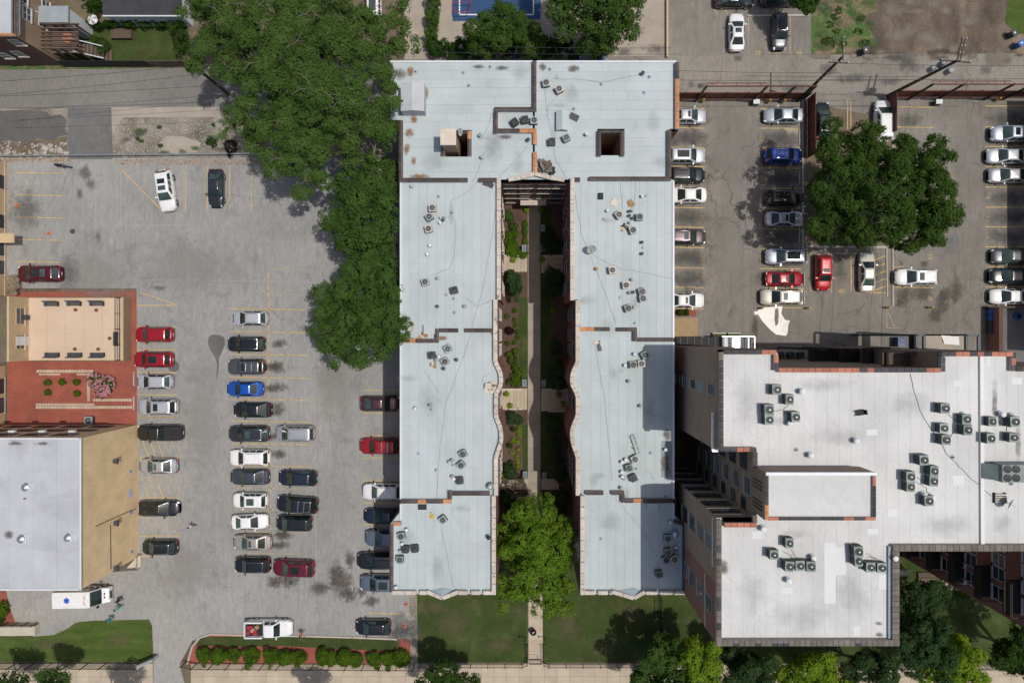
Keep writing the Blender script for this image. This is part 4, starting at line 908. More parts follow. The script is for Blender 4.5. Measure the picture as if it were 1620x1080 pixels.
xa = W(45, 0, 1.7)[0]; part('wall', MB().box(xa-14, W(0, 571, 3)[1], 0, xa, W(0, 470, 3)[1], 4.5), M['tan'], AN); part('roof', MB().box(xa-13.99, W(0, 571, 3)[1]+.01, 4.503, xa-.25, W(0, 470, 3)[1]-.01, 4.58), M['soil'], AN)
part('parapet', MB().box(xa-.24, W(0, 571, 3)[1]+.003, 4.503, xa-.003, W(0, 470, 3)[1]-.003, 4.75), M['tan'], AN)
for py, w_ in ((500, 1.9), (541, 1.6)): window(AN, xa+.01, W(0, py, 3)[1], 3.05, 0, w_, 1.35, frame='tan', split=1)
part('terrace_door', MB().box(xa+.003, W(0, 546, 2.2)[1], 1.72, xa+.08, W(0, 532, 2.2)[1], 3.7), M['whitemetal'], AN)
part('air_conditioner', MB().box(xa, W(0, 506, 2.4)[1], 2.1, xa+.35, W(0, 498, 2.4)[1], 2.5), M['darkgrey'], AN)
TR_ = thing('raised_terrace', 'raised tan terrace with dark benches and an iron end railing', 'terrace', W(120, 520, 0))
x1 = W(195, 0, 1.7)[0]; y0 = W(0, 571, 1.7)[1]; y1 = W(0, 470, 1.7)[1]
part('terrace_base', MB().box(xa+.003, y0, 0, x1, y1, 1.55), surf('terrace_brown_wall', (0.30, 0.21, 0.135), .1, .6, 7, .08, .9), TR_)
ncol = 5
for i in range(ncol):
    for j in range(2):
        ax = xa + .01 + (x1-xa-.3)*i/ncol; bx = xa + (x1-xa-.3)*(i+1)/ncol; ay = y0+.08 + (y1-y0-.16)*j/2; by = y0+.08 + (y1-y0-.16)*(j+1)/2
        part('deck_panel', MB().box(ax, ay+.005, 1.553, bx-.01, by-.005, 1.66+random.uniform(0, .004)), M['tanplaster'], TR_)
for (a, b) in (((xa+1, y1-.03), (x1, y1-.03)), ((xa+.6, y0+.03), (x1, y0+.03))):
    part('low_wall', MB().bar((a[0], a[1], 1.7), (b[0], b[1], 1.7), .1, .28), M['tan'], TR_); part('wall_cap', MB().bar((a[0], a[1], 1.9), (b[0], b[1], 1.9), .06, .06), M['black'], TR_)
part('end_wall', MB().box(x1-.28, y0, 1.553, x1-.003, y1, 1.75), M['tan'], TR_)
xr = x1-.35
part('railing_rail', MB().bar((xr, y0+.1, 2.75), (xr, y1-.1, 2.75), .06).bar((xr, y0+.1, 1.85), (xr, y1-.1, 1.85), .05), M['black'], TR_)
for i in range(5): yy = y0+.1 + (y1-y0-.2)*i/4; part('railing_post', MB().box(xr-.04, yy-.04, 1.66, xr+.04, yy+.04, 2.8), M['black'], TR_)
bal = MB()
for i in range(46): yy = y0+.15 + (y1-y0-.3)*i/45; bal.box(xr-.012, yy-.012, 1.85, xr+.012, yy+.012, 2.74)
part('railing_bars', bal, M['black'], TR_, kind='stuff')
def bench(px, py, rz, lab='dark slatted bench along the low wall of the raised terrace', grp='benches on the raised terrace'):
    x, y, z = W(px, py, 2.1); t = thing('bench', lab, 'bench', (x, y, 1.665), rz, group=grp)
    for k in range(4): link('seat_slat', bench_m['slat'], M['darkgrey'], t, (0, -.18+.12*k, .42))
    for k in range(3): link('back_slat', bench_m['slat'], M['darkgrey'], t, (0, .27+.03*k, .55+.13*k))
    for s in (-.7, .7): link('bench_leg', bench_m['leg'], M['black'], t, (s, 0, 0))
bench_m = {'slat': MB().box(-.82, -.05, 0, .82, .05, .035).mesh('seat_slat'), 'leg': MB().box(-.03, -.25, 0, .03, .3, .41).box(-.03, .25, .41, .03, .32, .85).mesh('bench_leg')}
for px, py, a in ((80, 481, 0), (116, 480.5, 0), (152, 480.5, 0), (81, 561, math.pi), (117, 561, math.pi), (153, 561, math.pi), (182, 536, -math.pi/2)): bench(px, py, a, 'dark slatted bench along the terrace low wall facing the red mulch garden' if a else 'dark slatted bench along the terrace low wall nearest the maroon SUV', 'benches by the garden side wall' if a else 'benches by the far side wall') if a != -math.pi/2 else bench(px, py, a, 'dark slatted bench against the iron end railing of the terrace', None)
for px, py in ((119, 490), (152, 490.5), (173, 535), (118, 552), (155, 552)):
    x, y, z = W(px, py, 1.9); t = thing('flower_pot', 'small terracotta pot on the tan terrace floor', 'pot', (x, y, 1.668), group='terracotta pots on the terrace')
    part('pot', MB().cyl(x, y, 1.668, 1.93, .14, .21, 12), M['tile_salmon'], t, 40); part('pot_soil', MB().cyl(x, y, 1.931, 1.95, .17, .15, 12), M['bed'], t)
# garden paving in the red mulch bed
GP = thing('garden_edging', 'worn brick edging paths laid in the red mulch garden', 'edging', W(110, 610, 0.03))
for (xa_, xb, yy, n, hh) in ((58, 148, 587, 18, 4.5), (62, 96, 592, 8, 3), (122, 148, 592, 6, 3), (57, 150, 639.5, 20, 3.4), (57, 210, 644, 32, 4.5), (147, 209, 632.5, 13, 4)):
    for i in range(n):
        p = W(xa_ + (xb-xa_)*i/n, yy+hh/2); q = W(xa_ + (xb-xa_)*(i+1)/n, yy-hh/2)
        link('paver', slab, surf('paver_clay', (0.24, 0.14, 0.10), .2, 1.2, 8, .15, .9, rand=.2), GP, ((p[0]+q[0])/2-ORIG[GP.name].x, (p[1]+q[1])/2-ORIG[GP.name].y, 0), scale=(q[0]-p[0]-.05, q[1]-p[1], .03))
for i in range(10):
    p = W(138, 595+i*4); q = W(143, 598.4+i*4); link('paver', slab, MATS['paver_clay'], GP, ((p[0]+q[0])/2-ORIG[GP.name].x, (p[1]+q[1])/2-ORIG[GP.name].y, 0), scale=(q[0]-p[0]-.04, p[1]-q[1], .035))
# retaining wall at the drive
RW = thing('retaining_wall', 'low pale wall with a pipe rail beside the ambulance bay', 'wall', W(20, 1000, 0))
p = W(-20, 1005, .9); q = W(55, 990, .9); part('wall', MB().box(p[0], p[1], 0, q[0], q[1], .9), surf('pale_concrete', (.52, .47, .38), .08, .6, 8, .08, .9), RW)
part('pipe_rail', MB().bar((p[0], q[1]+.1, 1.3), (q[0], q[1]+.1, 1.3), .05).bar((p[0], q[1]+.1, .95), (q[0], q[1]+.1, .95), .05), M['black'], RW)
for i in range(5): xx = q[0]-.2-1.2*i; part('rail_post', MB().box(xx-.03, q[1]+.07, 0, xx+.03, q[1]+.13, 1.32), M['black'], RW)
SR = thing('entrance_ramp', 'small cream landing with a rail at the corner of the tan building', 'landing', W(214, 895, 0))
p = W(199, 899, .5); q = W(223, 876, .5); part('landing', MB().prism([W(200, 898, .5)[:2], W(222, 898, .5)[:2], W(222, 878, .5)[:2], W(219, 878, .5)[:2]], 0, .5), surf('cream_concrete', (.62, .54, .42), .06, .6, 8, .06, .9), SR)
part('ramp_rail', MB().bar((q[0]-.1, p[1], 1.3), (q[0]-.1, q[1], 1.3), .05).bar((q[0]-.5, p[1]+.4, 1.3), (q[0]-.1, p[1]+.4, 1.3), .05).bar((q[0]-.1, p[1]+.1, .5), (q[0]-.1, p[1]+.1, 1.3), .05).bar((q[0]-.1, q[1]-.1, .5), (q[0]-.1, q[1]-.1, 1.3), .05), M['wood'], SR)

# ------------------------------------------------------------------ house at the top-left corner
ZH = 8.4
HB = thing('brick_house', 'tan and brown brick house with white roof at the alley corner', 'house', W(40, 60, 0))
cx, cy, _ = W(104, 104); 
part('wall', MB().add([(cx, cy, 0), (cx, cy+30, 0), (cx, cy+30, ZH), (cx, cy, ZH)], [(0, 1, 2, 3)]), M['brick_house'], HB)
part('wall', MB().add([(cx-20, cy, 0), (cx, cy, 0), (cx, cy, ZH), (cx-20, cy, ZH)], [(0, 1, 2, 3)]), M['brown_wall'], HB)
part('roof', MB().box(cx-20, cy+.003, ZH-.2, cx-.25, cy+30, ZH+.05), M['roofl'], HB)
coping(HB, [(-60, 54.5), (21, 54.5)], 4, ZH-.2, ZH+.2, .7, ['tile_orange'], 'mortar'); coping(HB, [(26, 54), (26, -60)], 4, ZH-.2, ZH+.2, .7, ['tile_dark'], 'mortar')
def wallpt2(px, py, plane):
    if plane == 'E': f = cx/u/(px-NX)
    else: f = cy/u/(NY-py)
    return ((px-NX)*f*u, (NY-py)*f*u, HC*(1-f))
for px, py in ((42, 22), (72, 12), (67, 34), (36, -6)):
    x, y, z = wallpt2(px, py, 'E'); window(HB, cx+.01, y, z, 0, 1.5, 1.3, split=2)
for px, py in ((26, 67), (30, 85), (8, 88)):
    x, y, z = wallpt2(px, py, 'S'); window(HB, x, cy-.01, z, -math.pi/2, 1.1, 1.5)
a = wallpt2(56, 18, 'E'); b = wallpt2(57, 74, 'E'); part('downpipe', MB().bar((cx+.06, a[1], a[2]), (cx+.06, a[1], .3), .1), M['whitemetal'], HB)
# timber back porch with beams
PG = thing('timber_porch', 'open timber back porch with grey beams beside the tan house wall', 'porch', W(105, 80, 0))
for i, py in enumerate((38, 44.5, 51, 57, 63, 69, 76)):
    p = W(70, py, 4.4); q = W(124, py, 4.4); part('beam', MB().bar((cx+.1, p[1], 4.35), (q[0], q[1], 4.35), .14, .2), M['wood'], PG)
for px, py in ((117, 38), (117, 76), (95, 38), (95, 76), (82, 38), (82, 76)):
    p = W(px, py, 4.2); part('post', MB().box(p[0]-.1, p[1]-.1, 0, p[0]+.1, p[1]+.1, 4.24), M['wood'], PG)
p = W(88, 84, 2.4); q = W(124, 50, 2.4); part('porch_floor', MB().box(cx+.1, p[1], 2.3, q[0], q[1], 2.42), M['wood'], PG)
part('flower_table', MB().cyl(W(107, 60, 3)[0], W(107, 60, 3)[1], 2.43, 3.1, .6, .6, 12), M['tile_salmon'], PG)
p = W(124, 80, 2.2); q = W(170, 92, .4)
for i in range(9):
    t = i/8; part('stair_tread', MB().box(p[0]+(q[0]-p[0])*t, q[1]-.3, 2.2*(1-t)+.15, p[0]+(q[0]-p[0])*t+.42, q[1]+1.0, 2.2*(1-t)+.22), M['wood'], PG)
part('handrail', MB().bar((p[0], q[1]+1.05, 3.2), (q[0], q[1]+1.05, 1.2), .1, .12).bar((p[0], q[1]-.35, 3.2), (q[0], q[1]-.35, 1.2), .1, .12), M['whitemetal'], PG)
SH = thing('enclosed_porch', 'small white enclosed porch on the tan house', 'porch', W(110, 30, 0))
p = W(84, 34, 4.6); q = W(106, 12, 4.6); part('wall', MB().box(cx+.02, p[1], 0, q[0], q[1], 4.5), M['whitemetal'], SH); part('roof', MB().box(cx+.02, p[1]-.15, 4.503, q[0]+.15, q[1]+.15, 4.65), M['seam'], SH)
GA = thing('garage', 'dark roofed garage with white side wall behind the lawn', 'garage', W(225, 0, 0))
p = W(162, 24, 3.2); q = W(286, -50, 3.2); part('wall', MB().box(p[0]+.1, p[1]+.1, 0, q[0]-.1, q[1], 3.0), M['whitemetal'], GA); part('roof', MB().box(p[0], p[1], 3.003, q[0], q[1], 3.2), surf('dark_shingles', (.05, .05, .055), .2, .8, 9, .2, .9), GA)
part('gutter', MB().bar((p[0], p[1]-.08, 3.1), (q[0], p[1]-.08, 3.1), .14), M['whitemetal'], GA)
p = W(175, 60, .6); q = W(207, 46, .6)
sh = thing('garden_bench_box', 'grey wooden deck box on the back lawn', 'box', (0.5*(p[0]+q[0]), 0.5*(p[1]+q[1]), 0)); part('box', MB().box(p[0], p[1], 0, q[0], q[1], .55), M['wood'], sh); part('lid', MB().box(p[0]-.05, p[1]-.05, .553, q[0]+.05, q[1]+.05, .62), M['wood'], sh)
FD = thing('board_fence', 'dark board fence between the back lawn and the alley', 'fence', W(200, 101, 0))
n = 60
for i in range(n):
    p = W(95 + 205*i/n, 101, 1.0); q = W(95 + 205*(i+1)/n, 101, 1.0); part('fence_board', MB().box(p[0], p[1]-.03+random.uniform(-.01, .01), .05, q[0]-.02, p[1]+.03, 1.85+random.uniform(-.04, .04)), M['wood' if i > 40 else 'fabric_b'], FD)
for z in (.5, 1.5): p = W(95, 101, 1.0); q = W(300, 101, 1.0); part('fence_rail', MB().bar((p[0], p[1]+.06, z), (q[0], q[1]+.06, z), .06, .1), M['wood'], FD)

# ================================================================== VEHICLES
def lerp(tab, t):
    for (a, va), (b, vb) in zip(tab[:-1], tab[1:]):
        if t <= b: return va + (vb-va)*(t-a)/(b-a)
    return tab[-1][1]
CAR = {  # length, width, roof height, belt height; greenhouse rear base, rear roof, front roof, screen base (fractions of L from centre); top line
 'sedan': dict(L=4.75, W=1.83, H=1.45, B=0.98, g=(-.375, -.19, .075, .255), top=[(0, .72), (.03, .93), (.15, 1.0), (.7, .99), (.78, .95), (.9, .84), (.97, .72), (1, .55)]),
 'suv':   dict(L=4.70, W=1.88, H=1.70, B=1.10, g=(-.465, -.385, .085, .25), top=[(0, .85), (.02, 1.05), (.1, 1.1), (.7, 1.1), (.76, 1.06), (.9, .97), (.97, .84), (1, .62)]),
 'hatch': dict(L=4.35, W=1.80, H=1.52, B=1.02, g=(-.455, -.34, .085, .27), top=[(0, .8), (.03, .98), (.12, 1.03), (.7, 1.02), (.78, .97), (.9, .87), (.97, .74), (1, .56)]),
 'van':   dict(L=5.0, W=1.96, H=1.76, B=1.08, g=(-.475, -.425, .12, .31), top=[(0, .85), (.02, 1.03), (.1, 1.08), (.75, 1.08), (.83, 1.02), (.93, .9), (.98, .78), (1, .6)]),
 'boxy':  dict(L=4.55, W=1.90, H=1.82, B=1.15, g=(-.43, -.415, .13, .20), top=[(0, 1.0), (.02, 1.13), (.1, 1.15), (.7, 1.15), (.74, 1.13), (.95, 1.08), (.985, .98), (1, .75)]),
 'pickup': dict(L=5.7, W=1.98, H=1.85, B=1.15, g=(-.10, -.06, .15, .25), top=[(0, .9), (.02, 1.08), (.1, 1.1), (.7, 1.13), (.77, 1.1), (.93, 1.02), (.98, .9), (1, .65)]),
}
plan = [(0, .64), (.012, .79), (.035, .895), (.08, .96), (.16, 1.0), (.80, 1.0), (.88, .97), (.94, .885), (.975, .77), (1, .54)]
def quadpatch(P00, P10, P11, P01, n=4, m=3, off=0.012, bow=0.0):
    """curved pane between four corners, pushed out along its normal"""
    P00, P10, P11, P01 = map(Vector, (P00, P10, P11, P01)); nr = (P10-P00).cross(P01-P00).normalized(); mb = MB(); V = []
    for j in range(m+1):
        for i in range(n+1):
            a, b = i/n, j/m; p = (P00*(1-a) + P10*a)*(1-b) + (P01*(1-a) + P11*a)*b
            V.append(p + nr*(off + bow*math.sin(math.pi*a)))
    return mb.add(V, [(j*(n+1)+i, j*(n+1)+i+1, (j+1)*(n+1)+i+1, (j+1)*(n+1)+i) for j in range(m) for i in range(n)])
def car_meshes(kind):
    c = CAR[kind]; L, Wd, Hh, B = c['L'], c['W'], c['H'], c['B']; hw = Wd/2; out = {}
    mb = MB(); ts = [0, .012, .035, .08, .16, .3, .45, .6, .7, .76, .82, .88, .92, .95, .98, 1]
    rings = []
    for t in ts:
        w = hw*lerp(plan, t); z = lerp(c['top'], t); x = -L/2 + L*t; e = min(1, min(t, 1-t)/.05)
        zb = .24 + .16*(1-e)
        half = [(0, z), (.5*w, z - .005), (.78*w, z-.03), (.93*w, z-.1), (w, z-.24), (w*1.0, zb+.25), (.97*w, zb+.05), (.85*w, zb)]
        rings.append([(x, y, zz) for y, zz in half] + [(x, -y, zz) for y, zz in half[:0:-1]])
    n = len(rings[0])
    V = [p for r in rings for p in r]; F = []
    for i in range(len(ts)-1):
        for k in range(n): F.append((i*n+k, i*n+(k+1) % n, (i+1)*n+(k+1) % n, (i+1)*n+k))
    F += [tuple(range(n)), tuple(range((len(ts)-1)*n + n-1, (len(ts)-1)*n - 1, -1))]
    mb.add(V, F); out['body'] = mb.mesh('body', 38)
    # cabin shell
    r0, r1, f1, f0 = [q*L for q in c['g']]; wb = hw*.95; wr = hw*(.67 if kind in ('sedan', 'hatch') else .73); zb = B - .03
    def ring(xr, xf, w, z, rr=.12, nn=4):
        pts = []
        for cx_, cy_, a0 in ((xf-rr, w-rr, 0), (xr+rr, w-rr, 90), (xr+rr, -w+rr, 180), (xf-rr, -w+rr, 270)):
            for k in range(nn+1): a = R(a0 + 90*k/nn); pts.append((cx_ + rr*math.cos(a), cy_ + rr*math.sin(a), z))
        return pts
    def at(s, ins=0): return (r0 + (r1-r0)*s + ins, f0 + (f1-f0)*s - ins, wb + (wr-wb)*s - ins)
    lv = []
    for s, ins, z in ((0, 0, zb), (.5, -.015, zb + (Hh-.07-zb)*.5), (1, 0, Hh-.07), (1, .06, Hh-.02), (1, .2, Hh), (1, .42, Hh+.012)):
        a, b, w = at(s, ins); lv.append(ring(a, b, w, z, max(.05, .14-ins*.1)))
    n = len(lv[0]); mb = MB(); mb.add([p for r in lv for p in r], [(i*n+k, i*n+(k+1) % n, (i+1)*n+(k+1) % n, (i+1)*n+k) for i in range(len(lv)-1) for k in range(n)] + [tuple(range((len(lv)-1)*n, len(lv)*n))])
    out['cabin'] = mb.mesh('cabin', 50)
    zt = Hh - .05
    def P(s, end, y, dz=0):
        a, b, w = at(s); z = zb + (Hh-.07-zb)*s
        return ((b if end == 'f' else a), y*w, z + dz)
    out['windshield'] = quadpatch(P(.06, 'f', -.84), P(.06, 'f', .84), P(1.0, 'f', .86, -.0), P(1.0, 'f', -.86, -.0), 5, 3, .02, .035).mesh('windshield', 60)
    out['rear_window'] = quadpatch(P(.14, 'r', .82), P(.14, 'r', -.82), P(.98, 'r', -.82), P(.98, 'r', .82), 5, 3, .02, .03).mesh('rear_window', 60)
    def S(s, f, sgn): a, b, w = at(s); return (a + (b-a)*f, sgn*(w+.012), zb + (Hh-.07-zb)*s)
    sw = []
    segs = ((.1, .36), (.39, .63), (.66, .9)) if kind in ('suv', 'van', 'boxy') else ((.1, .49), (.53, .9)) if kind != 'pickup' else ((.08, .46), (.52, .92))
    for fa, fb in segs:
        m1 = quadpatch(S(.16, fa, -1), S(.16, fb, -1), S(.9, fb, -1), S(.9, fa, -1), 2, 2, .006).mesh('side_window', 60)
        m2 = quadpatch(S(.16, fb, 1), S(.16, fa, 1), S(.9, fa, 1), S(.9, fb, 1), 2, 2, .006).mesh('side_window', 60)
        sw += [m1, m2]
    out['side'] = sw
    wh = MB(); rad = .34 if kind in ('sedan', 'hatch') else .38
    nn = 20; prof = [(rad*.62, -.1), (rad*.95, -.11), (rad, -.07), (rad, .07), (rad*.95, .11), (rad*.62, .1)]
    V = [(r_*math.cos(2*math.pi*i/nn), y, r_*math.sin(2*math.pi*i/nn)) for r_, y in prof for i in range(nn)]
    wh.add(V, [(j*nn+i, j*nn+(i+1) % nn, (j+1)*nn+(i+1) % nn, (j+1)*nn+i) for j in range(5) for i in range(nn)]); out['wheel'] = wh.mesh('wheel', 40)
    rm = MB(); V = [(rad*.64*math.cos(2*math.pi*i/nn), 0.085, rad*.64*math.sin(2*math.pi*i/nn)) for i in range(nn)]
    V += [(x_*.3, .1, z_*.3) for x_, y_, z_ in V]; V += [(x_, -.085, z_) for x_, y_, z_ in V[:nn]]
    rm.add(V, [(i, (i+1) % nn, nn+(i+1) % nn, nn+i) for i in range(nn)] + [tuple(range(nn, 2*nn)), tuple(range(2*nn, 3*nn))]); out['rim'] = rm.mesh('rim')
    out['rad'] = rad
    zf = lerp(c['top'], .965); out['headlight'] = MB().add([(L*.478, -.19, zf-.13), (L*.495, .0, zf-.24), (L*.455, .21, zf-.13), (L*.455, .2, zf-.02), (L*.43, -.0, zf+.035), (L*.455, -.19, zf-.01)], [(0, 1, 2, 3, 5), (3, 4, 5)]).mesh('headlight')
    zr = lerp(c['top'], .02); out['tail'] = MB().box(-.05, -.16, -.1, .06, .16, .1).mesh('tail_light'); out['zr'] = zr - .04; out['zf'] = zf
    out['mirror'] = MB().box(-.08, -.02, 0, .06, .22, .14).mesh('mirror')
    out['at'] = at; out['zb'] = zb
    out['grille'] = MB().box(0, -.42, -.12, .05, .42, .1).mesh('grille')
    out['plate'] = MB().box(0, -.18, -.07, .02, .18, .07).mesh('number_plate')
    return out
CARM = {k: car_meshes(k) for k in CAR}
GL = M['carglass']; HL = glass('lamp_glass', (.62, .62, .6), .1); TLm = paint('red_lamp', (.35, .012, .012), 0, .2, .5)
roofbit = {}
def bitmesh(key, f):
    if key not in roofbit: roofbit[key] = f().mesh(key[0], 40)
    return roofbit[key]
def car(px, py, deg, kind, col_, label, Lpx=None, sunroof=None, rails=False, bars=False, name='parked_car', cat='car', group=None, stripes=False, roofcol=None):
    c = CAR[kind]; m = CARM[kind]; x, y, _ = W(px, py, .6); L, Wd, Hh = c['L'], c['W'], c['H']
    t = thing(name, label, cat, (x, y, 0), R(deg), group)
    s = (Lpx*K(.6)/L) if Lpx else 1.0
    sy = 1.0 if not Lpx else (0.5 + 0.5*s)
    t.scale = (s, sy, 1)
    link('body', m['body'], col_, t, objmat=True); link('cabin', m['cabin'], roofcol or col_, t, objmat=True)
    link('windshield', m['windshield'], GL, t); link('rear_window', m['rear_window'], GL, t)
    for q in m['side']: link('side_window', q, GL, t)
    for sx in (-.30, .305):
        for sg in (-1, 1):
            w = link('wheel', m['wheel'], M['rubber'], t, (sx*L, sg*(Wd/2-.1), m['rad']))
            r_ = link('rim', m['rim'], M['chrome'], w)
            if sg < 0: pass
    for sg in (-1, 1):
        link('headlight', m['headlight'], HL, t, (0, sg*Wd*.33, 0), scale=(1, sg, 1))
        link('tail_light', m['tail'], TLm, t, (-L*.478, sg*Wd*.345, m['zr']-.08))
        link('mirror', m['mirror'], col_, t, (m['at'](0)[1]-.42, sg*(Wd/2-.02), m['zb']+.02), scale=(1, sg, 1), objmat=True)
    link('grille', m['grille'], M['darkgrey'], t, (L*.478, 0, m['zf']-.22)); link('number_plate', m['plate'], M['white'], t, (-L/2-.01, 0, .72))
    a, b, w = m['at'](1)
    if sunroof:
        n_, f0_, f1_ = {'s': (1, .62, .86), 'p': (1, .25, .9), 'm': (1, .42, .86), '2': (2, .3, .88)}[sunroof]
        X0, X1 = a + (b-a)*f0_, a + (b-a)*f1_
        if n_ == 1: segs = [(X0, X1)]
        else: segs = [(X0, X0 + (X1-X0)*.42), (X0 + (X1-X0)*.6, X1)]
        for q0, q1 in segs:
            link('sunroof', bitmesh(('sunroof', kind, round(q0, 2)), lambda: MB().box(q0, -w*.62, Hh-.02, q1, w*.62, Hh+.022)), GL, t)
    if rails:
        for sg in (-1, 1): link('roof_rail', bitmesh(('roof_rail', kind), lambda: MB().tube([(a+.1, 0, Hh-.02), (a+.25, 0, Hh+.05), (b-.35, 0, Hh+.05), (b-.15, 0, Hh-.02)], .022, 6)), M['chrome'], t, (0, sg*w*.84, 0))
    if bars:
        for f_ in (.35, .65): link('cross_bar', bitmesh(('cross_bar', kind, f_), lambda: MB().box(a+(b-a)*f_-.04, -w*.9, Hh+.05, a+(b-a)*f_+.04, w*.9, Hh+.09)), M['chrome'], t)
    if stripes:
        for sg in (-1, 1):
            link('racing_stripe', bitmesh(('racing_stripe', kind), lambda: MB().add([(L*(q-.5), y_, lerp(c['top'], q)+.012) for q in (.77, .85, .9, .95) for y_ in (-.13, .13)], [(0, 1, 3, 2), (2, 3, 5, 4), (4, 5, 7, 6)]).add([(L*(q-.5), y_, lerp(c['top'], q)+.012) for q in (.03, .08, .12) for y_ in (-.13, .13)], [(0, 1, 3, 2), (2, 3, 5, 4)])), M['black'], t, (0, sg*.2, 0))
    return t
C = dict(white=paint('white_car_paint', (.82, .82, .81), 0, .35, .5), silver=paint('silver_car_paint', (.50, .51, .53), .55, .32), lsilver=paint('light_silver_paint', (.60, .61, .64), .4, .32),
         black=paint('black_car_paint', (.012, .013, .016), 0, .22, .8), navy=paint('navy_car_paint', (.018, .024, .05), .2, .25), slate=paint('slate_car_paint', (.07, .08, .105), .4, .3), dslate=paint('dark_slate_paint', (.035, .042, .055), .3, .28),
         grey=paint('dark_grey_paint', (.085, .09, .095), .3, .32), steel=paint('steel_blue_paint', (.15, .19, .24), .4, .3), blue=paint('bright_blue_paint', (.012, .10, .46), .3, .28), royal=paint('royal_blue_paint', (.006, .07, .42), .2, .25),
         red=paint('red_car_paint', (.36, .012, .022), .2, .28), bred=paint('bright_red_paint', (.46, .018, .02), .1, .28), maroon=paint('maroon_car_paint', (.095, .012, .022), .25, .26), maroon2=paint('deep_maroon_paint', (.16, .012, .03), .3, .26),
         burg=paint('burgundy_paint', (.085, .035, .045), .4, .3), champ=paint('champagne_paint', (.47, .43, .38), .45, .32), cream=paint('cream_car_paint', (.62, .58, .50), .2, .34), mauve=paint('mauve_brown_paint', (.105, .08, .085), .4, .3), green=paint('dark_green_black_paint', (.014, .022, .02), .2, .25), lblue=paint('pale_blue_silver_paint', (.46, .50, .56), .45, .32))
